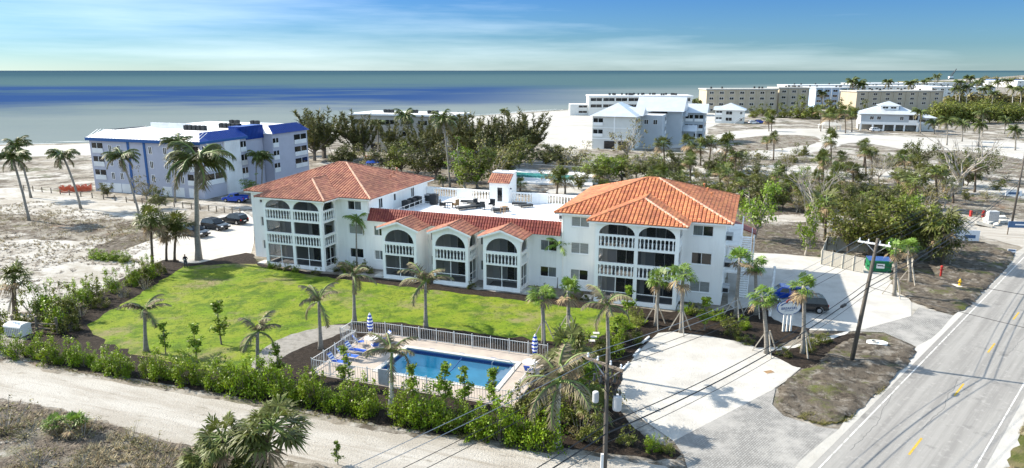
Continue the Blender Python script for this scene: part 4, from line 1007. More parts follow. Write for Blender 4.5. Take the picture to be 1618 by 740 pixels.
slab_hotel('white_apartments', 'white roofed apartments just behind the pale blue block', G(1262, 165) + Vector((0, 25, 0)), radians(3), 60, 18, 13.2, 'villa_wall', 4, 8, 2.4)
slab_hotel('long_white_hotel', 'long low white hotel behind the tan hotel block', G(1370, 158) + Vector((0, 30, 0)), radians(12), 90, 22, 10.5, 'villa_wall', 3, 12, 3.0, clutter=14)
slab_hotel('low_white_hotel', 'white balconied hotel half hidden by the row of tall palms', G(1470, 157), radians(14), 70, 20, 10, 'villa_wall', 3, 9, 3.4, clutter=10)
slab_hotel('distant_hotel', 'distant white roofed hotel along the far shore', G(1395, 147) + Vector((0, 60, 0)), radians(14), 150, 30, 9, 'villa_wall', 3, 14, 3.0, clutter=10)
slab_hotel('distant_green_hall', 'distant low hall with grey green roof below the crane', G(1452, 139), radians(16), 120, 40, 8, 'grey_wall', 2, 10, 3.0, 'leaf_olive', clutter=3)
slab_hotel('far_white_house', 'far white roofed house above the palms at the edge of town', G(1560, 137), radians(18), 60, 30, 8, 'villa_wall', 2, 6, 3.0, clutter=2)
slab_hotel('far_blue_house', 'far house with a blue front between white roofs', G(1582, 134.5), radians(18), 50, 30, 9, 'sky_wall', 2, 5, 3.0, 'blue_trim', clutter=0)
slab_hotel('far_villa_roof', 'far white villa at the end of the shoreline roofs', G(1606, 138), radians(18), 70, 40, 9, 'villa_wall', 2, 5, 3.0, clutter=2)
# beachfront hotel with recessed balconies, behind the villa
def beachfront():
    t = thing('beachfront_hotel', 'low white beachfront hotel with dark balcony bays on the sand', 'building', G(930, 183), radians(-1))
    w = MB(); w.box(0, 0, 0, 58, 16, 10.4); w.build('wall', 'villa_wall', t)
    r = MB(); r.box(-.4, -.6, 10.4, 58.4, 16.4, 11.3); r.build('roof', 'roof_white', t)
    for s in (3.6, 7.1):
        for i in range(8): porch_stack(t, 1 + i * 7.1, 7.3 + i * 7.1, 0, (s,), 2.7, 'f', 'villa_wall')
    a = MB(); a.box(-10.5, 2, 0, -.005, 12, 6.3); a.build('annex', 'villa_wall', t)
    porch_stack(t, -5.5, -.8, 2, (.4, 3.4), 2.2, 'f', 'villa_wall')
    ac_units(t, [(12 + R.uniform(0, 42), 4 + R.uniform(0, 8)) for _ in range(40)], 11.3)
beachfront()
def cottage():
    t = thing('white_cottage', 'two storey white cottage row with hipped pale metal roof and stair', 'building', frame=uv(G(1129, 194.5)))
    u0, v0 = OFF[t.name]; w = MB(); w.box(u0, v0, 0, u0 + 13.5, v0 + 14, 6.3); w.build('wall', 'villa_wall', t)
    r = MB(); hip(r, u0, u0 + 13.5, v0, v0 + 14, 6.3, .42, .8); r.build('roof', 'roof_metal', t)
    for i in range(4):
        g = MB(); y = v0 + 1 + i * 3.3; g.add([(u0 - 1.0, y, 6.25), (u0 - 1.0, y + 2.6, 6.25), (u0 - 1.0, y + 1.3, 7.6), (u0 + 2.4, y, 6.25), (u0 + 2.4, y + 2.6, 6.25), (u0 + 2.4, y + 1.3, 7.6)], [(0, 2, 1), (0, 3, 5, 2), (1, 2, 5, 4)]); g.build('dormer', 'roof_metal', t)
    for s in (.9, 3.9):
        porch_stack(t, u0 + .5, u0 + 3.2, v0, (s,), 1.9, 'f'); far_window(t, u0 + 5, v0 - .004, s + .2, 3, 1.7, 'f', bars=1); far_window(t, u0 + 11.5, v0 - .004, s + .4, 1.2, 1.4, 'f')
    st = MB()
    for i in range(10): st.box(u0 + 9 + i * .4, v0 - 1.5, i * .32, u0 + 9.45 + i * .4, v0 - .3, i * .32 + .12)
    st.bar((u0 + 9, v0 - 1.5, .9), (u0 + 13, v0 - 1.5, 4.1), .1, .12); st.box(u0 + 12.8, v0 - 1.6, 3.2, u0 + 15, v0 - .006, 3.35); st.box(u0 + 12.8, v0 - 1.6, 4.1, u0 + 15, v0 - 1.5, 4.2); st.build('stair', 'trim', t)
cottage()
def raised_house():
    c = uv(G(1358, 206)); t = thing('raised_house', 'raised white and grey house with cupola, metal roof and open garage below', 'building', frame=c)
    u0, v0 = c; u1 = u0 + 22; v1 = v0 + 13
    w = MB(); w.box(u0, v0, 2.9, u1, v1, 7.0); w.build('wall', 'villa_grey', t)
    bd = MB(); bd.box(u0 - .1, v0 - .1, 2.6, u1 + .1, v1, 3.7); bd.build('floor_band', 'trim', t)
    for x in (0, 4.6, 8.8, 13, 16.6, 21.4):
        p = MB(); p.box(u0 + x, v0, 0, u0 + x + .6, v0 + .6, 2.6); p.build('pier', 'trim', t)
    bk = MB(); bk.box(u0, v0 + 6, 0, u1, v1, 2.6); bk.build('ground_floor', 'grey_wall', t)
    r = MB(); hip(r, u0, u1, v0, v1, 7.0, .42, 1.0); r.build('roof', 'roof_metal', t)
    cu = MB(); cu.box(u0 + 7.5, v0 + 3.2, 7.2, u0 + 14.5, v0 + 9.8, 10.4); cu.build('cupola', 'trim', t)
    cr_ = MB(); hip(cr_, u0 + 7.5, u0 + 14.5, v0 + 3.2, v0 + 9.8, 10.4, .42, .9); cr_.build('cupola_roof', 'roof_metal', t)
    for x in (8.3, 11.4): far_window(t, u0 + x, v0 + 3.19, 9.1, 2.2, .9, 'f')
    for x in (3.5, 6.2, 14.8): far_window(t, u0 + x, v0 - .006, 4.6, 1.5, 1.5, 'f')
    porch_stack(t, u0 + 18.2, u0 + 21.5, v0, (3.7,), 2.8, 'f')
    x0, x1, y0, y1 = u1 + .2, u1 + 7, v0 + 5, v0 + 12; g = MB(); g.box(x0, y0, 0, x1, y1, 5.5); g.build('garage_wing', 'villa_wall', t)
    g2 = MB(); hip(g2, x0, x1, y0, y1, 5.5, .4, .7); g2.build('garage_roof', 'roof_metal', t)
    porch_stack(t, x0 + .8, x1 - .8, y0, (2.8,), 2.0, 'f')
raised_house()
# small roofed shelter and crane
def crane():
    b = G(1502, 124.5); t = thing('crane', 'dark crawler crane with raised boom far along the shore', 'crane', b, 0)
    m = MB(); m.box(-6, -4, 0, 6, 4, 7); m.build('cab', 'roof_white', t)
    a = MB(); 
    for k in (-1, 1): a.bar((0, k * 1.2, 5), (14, k * .6, 30), 1.6)
    a.bar((-5, 0, 7), (6, 0, 22), .9); a.build('boom', 'shade_metal', t)
    c = MB(); c.box(-7, -5, 0, 7, -3.2, 2.2); c.box(-7, 3.2, 0, 7, 5, 2.2); c.build('track', 'black_plastic', t)
crane()
# --- second pool behind the terrace
def second_pool():
    z = .03
    t = thing('back_pool', 'narrow turquoise pool in a white deck behind the roof terrace', 'pool', G(846, 280))
    def L(p, zz): q = G(*p); return (q.x - t.location.x, q.y - t.location.y, zz)
    d = MB(); dk = [L(p, .0) for p in ((786, 268), (936, 276), (936, 296), (792, 289))]; d.prism([(p[0], p[1]) for p in dk], .02, .42); d.build('deck', 'deckwhite', t)
    w = MB(); wp = [L(p, .0) for p in ((810, 274.5), (905, 280), (908, 287.5), (812, 282))]; w.prism([(p[0], p[1]) for p in wp], .30, .45); w.build('water', 'pool_water_far', t)
    f = MB(); a, b = L((780, 268), 0), L((940, 277), 0)
    fp = MB(); fp.bar((a[0], a[1], 1.9), (b[0], b[1], 1.9), .08); fp.bar((a[0], a[1], .6), (b[0], b[1], .6), .08)
    A_, B_ = Vector(a), Vector(b)
    for i in range(100): q = A_.lerp(B_, i / 99); fp.box(q.x - .025, q.y - .025, .4, q.x + .025, q.y + .025, 1.9)
    fp.build('fence_pickets', 'ac_grey', t, kind='stuff')
    k = MB(); q0, q1 = L((912, 291), 0), L((945, 293), 0); k.box(q0[0], q0[1], .02, q1[0] + .5, q1[1] + 6, 1.7); k.build('pump_house', 'deckwhite', t)
mat('pool_water_far', (.06, .30, .30), .1, .15, .5, spec=.4)
second_pool()
# ================================================================== PLANTS
def tri_leaf(mb, base, tip, side, sag=0.0):
    base, tip = Vector(base), Vector(tip); m = base.lerp(tip, .45)
    mb.add([tuple(base), tuple(m + side), tuple(tip - Vector((0, 0, sag))), tuple(m - side)], [(0, 1, 2, 3)])
def rnd_dir(r, zmin=-1, zmax=1):
    z = r.uniform(zmin, zmax); a = r.uniform(0, 2 * pi); s = sqrt(max(0, 1 - z * z)); return Vector((s * cos(a), s * sin(a), z))
def fan_crown(seed, n=26, rad=1.0, dead=.22, zmin=-.35):
    """cabbage palm head: costate fans on stalks, spiky blades, dead ones hanging"""
    r = random.Random(seed); g = MB(); d = MB(); st = MB()
    for i in range(n):
        is_dead = i < n * dead
        dr = rnd_dir(r, -.75, -.25) if is_dead else rnd_dir(r, zmin, .98)
        pl = rad * r.uniform(.42, .6); c = dr * pl
        c.z -= .12 * rad * (1 - dr.z)
        mbk = d if is_dead else g
        st.bar((0, 0, 0), tuple(c), .035 * rad)
        side = dr.cross(Vector((0, 0, 1))).normalized() if abs(dr.z) < .97 else Vector((1, 0, 0)); up = side.cross(dr)
        fr = rad * r.uniform(.5, .72); nb = 15
        for k in range(nb):
            a = (k / (nb - 1) - .5) * 2 * radians(105) + r.uniform(-.05, .05)
            bd = (dr * cos(a) + side * sin(a) + up * r.uniform(-.12, .18)).normalized(); L = fr * (1 - .28 * abs(a) / 1.9) * r.uniform(.85, 1.1)
            m = c + bd * L * .6; t = c + bd * L - Vector((0, 0, L * r.uniform(.12, .42)))
            w = bd.cross(up).normalized() * fr * .062
            mbk.add([tuple(c), tuple(m + w), tuple(t), tuple(m - w)], [(0, 1, 2, 3)])
    return g, d, st
def feather_crown(seed, n=15, rad=1.0, lift=.5, droop=1.0, dead=0, shag=1.0, nl=20, wl=.34):
    """feather palm head: arching ribs with two rows of hanging leaflets"""
    r = random.Random(seed); g = MB(); d = MB(); st = MB()
    for i in range(n):
        is_dead = i < dead
        az = i * 2.39996 + r.uniform(-.25, .25); el = r.uniform(-.5, -.1) if is_dead else lift * r.uniform(.2, 1.35)
        if not is_dead and i > n - 4: el = r.uniform(.95, 1.35)
        h = Vector((cos(az), sin(az), 0)); L = rad * r.uniform(.82, 1.08); pts = []; p = Vector((0, 0, 0)); e = el; N = 9
        for k in range(N + 1):
            pts.append(p.copy()); p = p + (h * cos(e) + Vector((0, 0, sin(e)))) * (L / N); e -= droop * .21 * (.5 + k / N)
        st.tube(pts, [.035 * rad * (1 - .8 * k / N) for k in range(N + 1)], 4, cap=False)
        sd = h.cross(Vector((0, 0, 1)))
        for k in range(nl):
            t = .14 + .86 * k / nl; f = t * N; a = int(min(N - 1, f)); q = pts[a].lerp(pts[a + 1], f - a); fw = (pts[a + 1] - pts[a]).normalized()
            ll = rad * wl * (sin(pi * min(1, t * .85 + .12)) ** .6) * r.uniform(.75, 1.1) * shag
            for s in (-1, 1):
                dv = (sd * s * r.uniform(.55, .9) + fw * r.uniform(.45, .8) - Vector((0, 0, 1)) * r.uniform(.25, .95) * droop).normalized()
                tip = q + dv * ll; w = fw * rad * .026
                (d if is_dead else g).add([tuple(q - w), tuple(q + w), tuple(tip)], [(0, 1, 2)])
    return g, d, st
def leaf_quad(mb, c, n, s, r):
    t = n.cross(Vector((r.uniform(-1, 1), r.uniform(-1, 1), r.uniform(-1, 1)))).normalized(); b = n.cross(t)
    mb.add([tuple(c - t * s), tuple(c + b * s * .55), tuple(c + t * s), tuple(c - b * s * .55)], [(0, 1, 2, 3)])
def broad_tree(seed, limbs=9, clusters=66, per=52, leaf=.024, spread=.46, low=.13, gap=.0, cl=.085, flat=1.0):
    """height 1: forked trunk, limbs, twigs and loose leaf sprays along and at the ends of them"""
    r = random.Random(seed); w = MB(); g = MB(); ends = []
    fork = Vector((r.uniform(-.04, .04), r.uniform(-.04, .04), low))
    w.tube([(0, 0, -.01), tuple(fork * .5 + Vector((r.uniform(-.015, .015), r.uniform(-.015, .015), 0))), tuple(fork)], [.030, .024, .021], 7)
    for i in range(limbs):
        az = i * 2.4 + r.uniform(-.5, .5); el = r.uniform(.15, 1.4); ln = r.uniform(.62, 1.0)
        tip = fork + Vector((cos(az) * spread * ln * cos(el * .75), sin(az) * spread * ln * cos(el * .75), (1 - low) * (.22 + .74 * el / 1.4) * ln * flat))
        mid = fork.lerp(tip, .45) + Vector((r.uniform(-.06, .06), r.uniform(-.06, .06), r.uniform(-.05, .06)))
        w.tube([tuple(fork), tuple(mid), tuple(tip)], [.016, .010, .004], 5); ends.append((tip, 1.0))
        for k in range(max(1, clusters // limbs - 1)):
            b0 = fork.lerp(mid, r.uniform(.55, 1)) if k % 3 == 0 else mid.lerp(tip, r.uniform(.05, 1)); e = b0 + Vector((r.gauss(0, .095), r.gauss(0, .095), r.gauss(.03, .07)))
            e.z = max(.10, e.z); w.tube([tuple(b0), tuple(e)], [.005, .002], 4, cap=False); ends.append((e, r.uniform(.5, 1.2)))
    for e, q0 in ends:
        if r.random() < gap: continue
        k = cl * q0; drift = rnd_dir(r) * k * .6
        for _ in range(int(per * q0 * r.uniform(.6, 1.2))):
            q = Vector((r.gauss(0, .55), r.gauss(0, .55), r.gauss(0, .42))); c = e + q * k + drift * r.random()
            leaf_quad(g, c, (q * .6 + Vector((0, 0, .8)) + rnd_dir(r) * .8).normalized(), leaf * r.uniform(.55, 1.3), r)
    return g, w
def pine_tree(seed, stems=26, per=58):
    """Australian pine: several upright leaders with feathery needle plumes"""
    r = random.Random(seed); w = MB(); g = MB()
    w.tube([(0, 0, -.01), (r.uniform(-.02, .02), 0, .28), (0, 0, .5)], [.026, .02, .012], 6)
    for i in range(stems):
        az = i * 2.4 + r.uniform(-.4, .4); b0 = Vector((0, 0, r.uniform(.10, .42))); out = r.uniform(.04, .34); top = r.uniform(.45, 1.0) - out * .35
        m = b0 + Vector((cos(az) * out * .7, sin(az) * out * .7, (top - b0.z) * .45)); t = Vector((cos(az) * out, sin(az) * out, top))
        w.tube([tuple(b0), tuple(m), tuple(t)], [.009, .006, .002], 4, cap=False)
        for k in range(per):
            f = r.uniform(.25, 1.02); q = b0.lerp(m, f * 2) if f < .5 else m.lerp(t, (f - .5) * 2)
            dv = (rnd_dir(r, -.2, .5) * .8 + Vector((0, 0, .75))).normalized(); L = r.uniform(.05, .12) * (1.15 - .4 * f)
            q = q + rnd_dir(r) * .012; s = dv.cross(rnd_dir(r)).normalized() * .0075
            for z in range(2):
                dv2 = (dv + rnd_dir(r) * .45).normalized(); g.add([tuple(q - s), tuple(q + s), tuple(q + dv2 * L)], [(0, 1, 2)])
    return g, w
def dead_tree(seed, limbs=8):
    r = random.Random(seed); w = MB()
    w.tube([(0, 0, -.01), (r.uniform(-.04, .04), r.uniform(-.04, .04), .3)], [.035, .025], 7)
    def grow(p, d, L, rad, n):
        q = p + d * L * .55; e = q + (d + rnd_dir(r) * .45).normalized() * L * .45
        w.tube([tuple(p), tuple(q), tuple(e)], [rad, rad * .7, rad * .4], 5, cap=False)
        if n:
            for _ in range(3): grow(p.lerp(e, r.uniform(.45, 1)), (d + rnd_dir(r) * .75 + Vector((0, 0, .15))).normalized(), L * r.uniform(.45, .7), rad * .45, n - 1)
    for i in range(limbs):
        az = i * 2.4; grow(Vector((0, 0, r.uniform(.15, .3))), Vector((cos(az) * .7, sin(az) * .7, r.uniform(.5, 1.1))).normalized(), r.uniform(.45, .7), .016, 2)
    return w
def shrub(seed, clusters=20, per=105, leaf=.043, w=.5, top=1.0):
    """height 1 bush clothed to the ground, ragged on top with a few long shoots"""
    r = random.Random(seed); g = MB(); s = MB()
    for i in range(clusters):
        shoot = i % 5 == 0
        a = r.uniform(0, 2 * pi); rr = w * sqrt(r.random()); h = r.uniform(.85, 1.22) * top if shoot else r.uniform(.12, .85) * top * (1 - .35 * (rr / w) ** 2); e = Vector((cos(a) * rr, sin(a) * rr, h))
        s.tube([(cos(a) * rr * .3, sin(a) * rr * .3, -.01), tuple(e)], [.016, .005], 4, cap=False); k = r.uniform(.07, .11) if shoot else r.uniform(.11, .22)
        for _ in range(int(per * (.4 if shoot else r.uniform(.6, 1.2)))):
            q = Vector((r.gauss(0, .6), r.gauss(0, .6), r.gauss(0, 1.1 if shoot else .6))); c = e + q * k; c.z = max(.02, c.z)
            leaf_quad(g, c, (q * .5 + Vector((0, 0, .7)) + rnd_dir(r) * .8).normalized(), leaf * r.uniform(.5, 1.35), r)
    return g, s
def slim_tree(seed, n=170, leaf=.034, w=.20):
    r = random.Random(seed); g = MB(); s = MB(); s.tube([(0, 0, -.01), (.01, .01, .5), (0, 0, .97)], [.016, .011, .003], 5)
    for i in range(26):
        z = r.uniform(.22, .98); a = r.uniform(0, 2 * pi); L = w * r.uniform(.4, 1.1) * (1.1 - z * .75); e = Vector((cos(a) * L, sin(a) * L, z + L * .5)); s.tube([(0, 0, z), tuple(e)], [.005, .002], 3, cap=False)
        for _ in range(n // 10):
            c = Vector((0, 0, z)).lerp(e, r.uniform(.3, 1.05)) + rnd_dir(r) * .045; leaf_quad(g, c, (rnd_dir(r) + Vector((0, 0, .6))).normalized(), leaf * r.uniform(.7, 1.3), r)
    return g, s
def lib(f, seeds, *mats, **k):
    out = []
    for s in seeds:
        res = f(s, **k); res = res if isinstance(res, tuple) else (res,)
        out.append([b.mesh(nm, m) if b.v else None for b, (nm, m) in zip(res, mats)])
    return out
C_ = ('crown', 'fan_green'); 
SABAL = lib(fan_crown, (1, 2, 3, 4, 14, 15), ('crown', 'fan_green'), ('dead_fronds', 'fan_dead'), ('stalks', 'trunk_green'))
SABAL_BIG = lib(fan_crown, (5, 6), ('crown', 'fan_green'), ('dead_fronds', 'fan_dead'), ('stalks', 'trunk_green'), n=40, dead=.15)
SABAL_NEW = lib(fan_crown, (8, 9, 10, 16, 17), ('crown', 'frond_fresh'), ('dead_fronds', 'fan_dead'), ('stalks', 'trunk_green'), n=24, dead=.25, zmin=-.2)
COCO = lib(feather_crown, (11, 12, 13, 18, 19), ('crown', 'frond_green'), ('dead_fronds', 'frond_dry'), ('stalks', 'trunk_green'), n=22, lift=.7, droop=.95, dead=4, nl=26, wl=.42)
ROYAL = lib(feather_crown, (21, 22), ('crown', 'frond_green'), ('dead_fronds', 'frond_dry'), ('stalks', 'trunk_green'), n=17, lift=.75, droop=1.15, dead=3, nl=30, wl=.40)
FOX = lib(feather_crown, (31, 32, 33, 34, 35), ('crown', 'frond_dry'), ('dead_fronds', 'frond_dry'), ('stalks', 'trunk_green'), n=9, lift=1.05, droop=.95, dead=2, shag=.85, nl=30)
FRESH = lib(feather_crown, (41, 42), ('crown', 'frond_fresh'), ('dead_fronds', 'frond_dry'), ('stalks', 'trunk_green'), n=9, lift=.8, droop=1.0, dead=1)
BROAD = lib(broad_tree, (51, 52, 53, 54), ('crown', 'leaf_mid'), ('trunk', 'bark'))
BRIGHT = lib(broad_tree, (55, 56, 57), ('crown', 'leaf_bright'), ('trunk', 'bark_dead'), clusters=54, per=44, gap=.15, spread=.40)
DARK = lib(broad_tree, (61, 62, 63), ('crown', 'leaf_dark'), ('trunk', 'bark'), clusters=74, spread=.55)
SPARSE = lib(broad_tree, (64, 65, 66), ('crown', 'leaf_olive'), ('trunk', 'bark_dead'), clusters=60, per=24, gap=.25, spread=.5)
SPRAWL = lib(broad_tree, (67, 68), ('crown', 'leaf_dark'), ('trunk', 'bark'), clusters=120, per=40, spread=1.1, flat=.85, low=.2, cl=.10)
PINE = lib(pine_tree, (71, 72, 73, 74), ('crown', 'needle'), ('trunk', 'bark'))
DEAD = lib(dead_tree, (81, 82, 83), ('trunk', 'bark_dead'))
HEDGE = lib(shrub, (91, 92, 93, 94, 900, 901), ('foliage', 'leaf_hedge'), ('stems', 'bark'), clusters=26)
BUSH = lib(shrub, (95, 96, 97), ('foliage', 'leaf_mid'), ('stems', 'bark'), clusters=18, w=.6, leaf=.05)
DRYBUSH = lib(shrub, (98, 99), ('foliage', 'leaf_olive'), ('stems', 'bark_dead'), clusters=26, per=22, w=.7, leaf=.04)
SLIM = lib(slim_tree, (101, 102, 103, 104), ('foliage', 'leaf_bright'), ('stem', 'bark'))

def palm(name, label, base, crown, rad, lib_, tr, tm='trunk_grey', group=None, stakes=0, bulge=0, smat=None):
    """base and crown: survey spots; the crown stands over the base's depth with the lean the spots give"""
    b = G(*base); c = at_depth(crown[0], crown[1], b.y) - b; h = max(1.0, c.z)
    t = thing(name, label, 'palm', b, 0, group)
    w = MB(); N = 9; pts = []; rr = []
    for i in range(N + 1):
        f = i / N; k = f * f * .55 + f * .45
        pts.append((c.x * k, R.uniform(-.015, .015) * h * .3 * (0 < i < N), h * f - (.05 if i == 0 else 0)))
        rr.append(tr * ((1.45 - .5 * f if i == 0 else 1.12 - .3 * f) + bulge * math.exp(-((f - .02) / .22) ** 2)))
    w.tube(pts, rr, 8); w.build('trunk', tm, t, smooth=True)
    sc_ = (rad * R.uniform(.88, 1.14), rad * R.uniform(.88, 1.14), rad * R.uniform(.85, 1.2)); ms = R.choice(lib_); rz = R.uniform(0, 6.28); tilt = (R.uniform(-.16, .16), R.uniform(-.16, .16))
    for nm, me in zip(('crown', 'dead_fronds', 'stalks'), ms):
        if me is None: continue
        o = bpy.data.objects.new(nm, me); COL.objects.link(o); o.parent = t; o.location = (c.x, 0, h - .05); o.rotation_euler = (tilt[0], tilt[1], rz); o.scale = sc_
    if stakes:
        for k in range(3):
            a = k * 2.094 + .5; s = MB(); s.bar((cos(a) * 1.25, sin(a) * 1.25, 0), (cos(a) * .16, sin(a) * .16, min(2.2, h * .45)), .09); s.build('stake', 'stake', t)
    return t
def tree(name, label, base, top, width, lib_, group=None, cat='tree', names=('crown', 'trunk')):
    """width: crown width over the prototype's own (about as wide as high)"""
    b = G(*base); h = at_depth(base[0], top, b.y).z
    t = thing(name, label, cat, b, R.uniform(0, 6.28), group); t.scale = (h * width, h * width, h)
    for nm, me in zip(names, R.choice(lib_)):
        if me is None: continue
        o = bpy.data.objects.new(nm, me); COL.objects.link(o); o.parent = t
    return t
ORD = ['first', 'second', 'third', 'fourth', 'fifth', 'sixth', 'seventh', 'eighth', 'ninth', 'tenth', 'eleventh', 'twelfth', 'thirteenth', 'fourteenth', 'fifteenth', 'sixteenth', 'seventeenth', 'eighteenth', 'nineteenth', 'twentieth', 'twenty-first', 'twenty-second', 'twenty-third', 'twenty-fourth']
def ordinal(i):
    if i < len(ORD): return ORD[i]
    tens = {20: 'twenty', 30: 'thirty', 40: 'forty'}; k = i + 1
    if k % 10 == 0: return {30: 'thirtieth', 40: 'fortieth'}[k]
    return tens[k // 10 * 10] + '-' + ORD[k % 10 - 1]
def row(desc, frm):
    """labels counting along a row from a landmark"""
    return lambda i: '%s, %s counted from %s' % (desc, ordinal(i), frm)
# ================================================================== PLANTING PLAN
def num(lst, key=None): return enumerate(sorted(lst, key=key or (lambda q: q[0][0] if isinstance(q[0], tuple) else q[0])))
# coconut palms on the dune
g1 = 'coconut palms on the dune'
palm('coconut_palm', 'leaning coconut palm on the dune with the lowest root, near the sand edge', (46, 349), (20, 250), 3.4, COCO, .20, group=g1)
palm('coconut_palm', 'coconut palm rising behind the leaning one on the dune', (49, 313), (27, 233), 3.8, COCO, .20, group=g1)
palm('coconut_palm', 'coconut palm curving over the dune beside the orange netting', (128, 330), (99, 246), 3.6, COCO, .20, group=g1)
palm('coconut_palm', 'thin coconut palm leaning across the lilac house front', (222, 350), (191, 248), 3.5, COCO, .17, group=g1)
palm('coconut_palm', 'coconut palm close against the lilac house, behind the royal palm', (277, 320), (281, 226), 3.4, COCO, .18, group=g1)
palm('royal_palm', 'tall royal palm with thick smooth grey trunk beside the parking court', (314, 411), (311, 255), 5.0, ROYAL, .33, bulge=.25)
palm('coconut_palm', 'short dark palm in the courtyard of the lilac house', (405, 300), (406, 246), 2.6, COCO, .14, group='pair of dark courtyard palms')
palm('coconut_palm', 'second dark courtyard palm, beside the red roof eave', (414, 300), (416, 250), 2.4, COCO, .14, group='pair of dark courtyard palms')
g2 = 'fan palms by the parking court'
palm('cabbage_palm', 'single cabbage palm beside the lawn corner, in front of its clump', (242, 424), (239, 345), 2.3, SABAL_BIG, .16, 'trunk_brown', g2)
palm('cabbage_palm', 'curved cabbage palm in the clump beside the standing person', (263, 413), (266, 358), 2.1, SABAL_BIG, .15, 'trunk_brown', g2)
palm('cabbage_palm', 'straight cabbage palm of the clump closest to the standing person', (276, 413), (281, 352), 2.3, SABAL_BIG, .16, 'trunk_brown', g2)
palm('cabbage_palm', 'cabbage palm with props beside the white bin enclosure', (24, 496), (22, 437), 1.9, SABAL, .22, 'trunk_brown', stakes=1)
# tattered palms on and round the lawn
g3 = 'tattered young palms round the lawn'
for b, c, rad, L, s in (((231, 556), (229, 490), 2.0, FOX, 'storm-stripped young palm at the sea end of the lawn hedge'),
                        ((408, 592), (407, 524), 1.8, FOX, 'short tattered palm beside the gravel path end'),
                        ((507, 552), (504, 476), 1.9, FOX, 'tattered royal palm at the pool gate'),
                        ((560.5, 512), (559, 436), 2.0, FOX, 'tattered palm on the lawn behind the striped closed parasol'),
                        ((673, 519), (672, 445), 2.5, FOX, 'wide tattered palm at the middle of the pool back fence'),
                        ((619, 655), (619, 556), 2.0, FOX, 'tattered palm in the hedge gap in front of the pool'),
                        ((880, 705), (884, 602), 2.5, FOX, 'palm with swollen pale trunk at the hedge end by the wooden pole'),
                        ((961, 596), (959, 482), 2.0, FOX, 'tall tattered palm rising right behind the transformer pole')):
    palm('tattered_palm', s.replace('rising right behind', 'rising straight behind'), b, c, rad * 1.3, L, .16, 'trunk_pale' if b[0] in (619, 880) else 'trunk_grey', g3, bulge=.9 if b[0] in (619, 880) else .5)
palm('garden_palm', 'small green palm against the wall beside the two-arch porch', (564, 424), (563, 350), 2.2, FRESH, .10, group='green palms at the facade')
palm('garden_palm', 'small green palm against the wall between gabled porch and tall block', (881, 455), (884, 388), 2.3, FRESH, .10, group='green palms at the facade')
# staked cabbage palms
g4 = 'newly planted cabbage palms on wooden props'
for b, c, rad, s in (((859, 543), (856, 463), 1.45, 'staked cabbage palm behind the closed parasol at the pool fence corner'),
                     ((898, 529), (898, 459), 1.45, 'staked cabbage palm on the lawn next to the pool fence corner'),
                     ((1036, 515), (1042, 439), 1.4, 'staked cabbage palm in front of the two-arch porch, at the lot corner'),
                     ((1076, 526), (1079, 433), 1.5, 'staked cabbage palm above the parking lot, before the porch corner'),
                     ((1162, 502), (1169, 408), 1.5, 'staked cabbage palm at the white building corner'),
                     ((1194, 498), (1193, 416), 1.4, 'cabbage palm behind the one at the white building corner'),
                     ((1211, 559), (1204, 468), 1.45, 'staked cabbage palm on the sea side of the oval sign'),
                     ((1268, 559), (1270, 452), 1.45, 'staked cabbage palm on the road side of the oval sign'),
                     ((1413, 468), (1414, 392), 1.4, 'staked cabbage palm beside the green dumpster'),
                     ((1437, 449), (1436, 390), 1.4, 'staked cabbage palm behind the one at the dumpster, near the red standpipe')):
    palm('cabbage_palm', s, b, c, rad, SABAL_NEW, .19, 'trunk_grey', g4, stakes=1)
palm('cabbage_palm', 'low fan palm among shrubs below the stepping stones', (928, 610), (925, 575), 1.6, SABAL, .16, 'trunk_brown')
palm('cabbage_palm', 'small fan palm beside the transformer pole foot', (940, 680), (938, 640), 1.5, SABAL, .16, 'trunk_brown')
palm('cabbage_palm', 'cabbage palm in the thicket beside the pool corner, its fans over the hedge', (903, 660), (899, 552), 1.9, SABAL, .18, 'trunk_brown')
# by the dirt track
g5 = 'fan palms beside the sand track'
palm('cabbage_palm', 'big shaggy cabbage palm on the brush side of the sand track', (412, 752), (430, 672), 2.2, SABAL_BIG, .24, 'trunk_brown', g5)
palm('cabbage_palm', 'low shaggy cabbage palm crowding behind the big one', (352, 752), (352, 690), 1.9, SABAL_BIG, .22, 'trunk_brown', g5)
palm('cabbage_palm', 'stemless cabbage palm with fans down on the brush', (312, 748), (318, 722), 1.5, SABAL_BIG, .2, 'trunk_brown', g5)
palm('cabbage_palm', 'small cabbage palm wedged beneath the big shaggy one', (380, 762), (392, 735), 1.4, SABAL_BIG, .2, 'trunk_brown', g5)
# cabbage palms in the middle distance
g6 = 'cabbage palms along the far sand path'
L_ = row('cabbage palm along the far sand path', 'the metal-roofed villa')
for i, (b, c, r_) in num([((1050, 272), (1048, 226), 2.9), ((1090, 268), (1089, 223), 2.6), ((1107, 262), (1106, 230), 2.5), ((1120, 261), (1125, 222), 2.5), ((1143, 275), (1150, 226), 2.9), ((1172, 270), (1172, 250), 2.4), ((1212, 238), (1211, 222), 2.0), ((1222, 253), (1223, 217), 2.2), ((1215, 208), (1213, 187), 2.6), ((1219, 208), (1219, 190), 2.4), ((1297, 208), (1296, 173), 3.0), ((1310, 212), (1310, 180), 3.2), ((1322, 206), (1322, 182), 3.0), ((1336, 211), (1334, 176), 3.0), ((1346, 209), (1345, 180), 3.0), ((1313, 262), (1312, 218), 2.8), ((1365, 264), (1366, 227), 2.2), ((1326, 262), (1328, 248), 2.3)]):
    palm('cabbage_palm', L_(i), b, c, r_, SABAL, .2, 'trunk_brown', g6)
g7 = 'fan palms in the thicket behind the dumpster'
L_ = row('cabbage palm in the thicket behind the dumpster', 'the condominium')
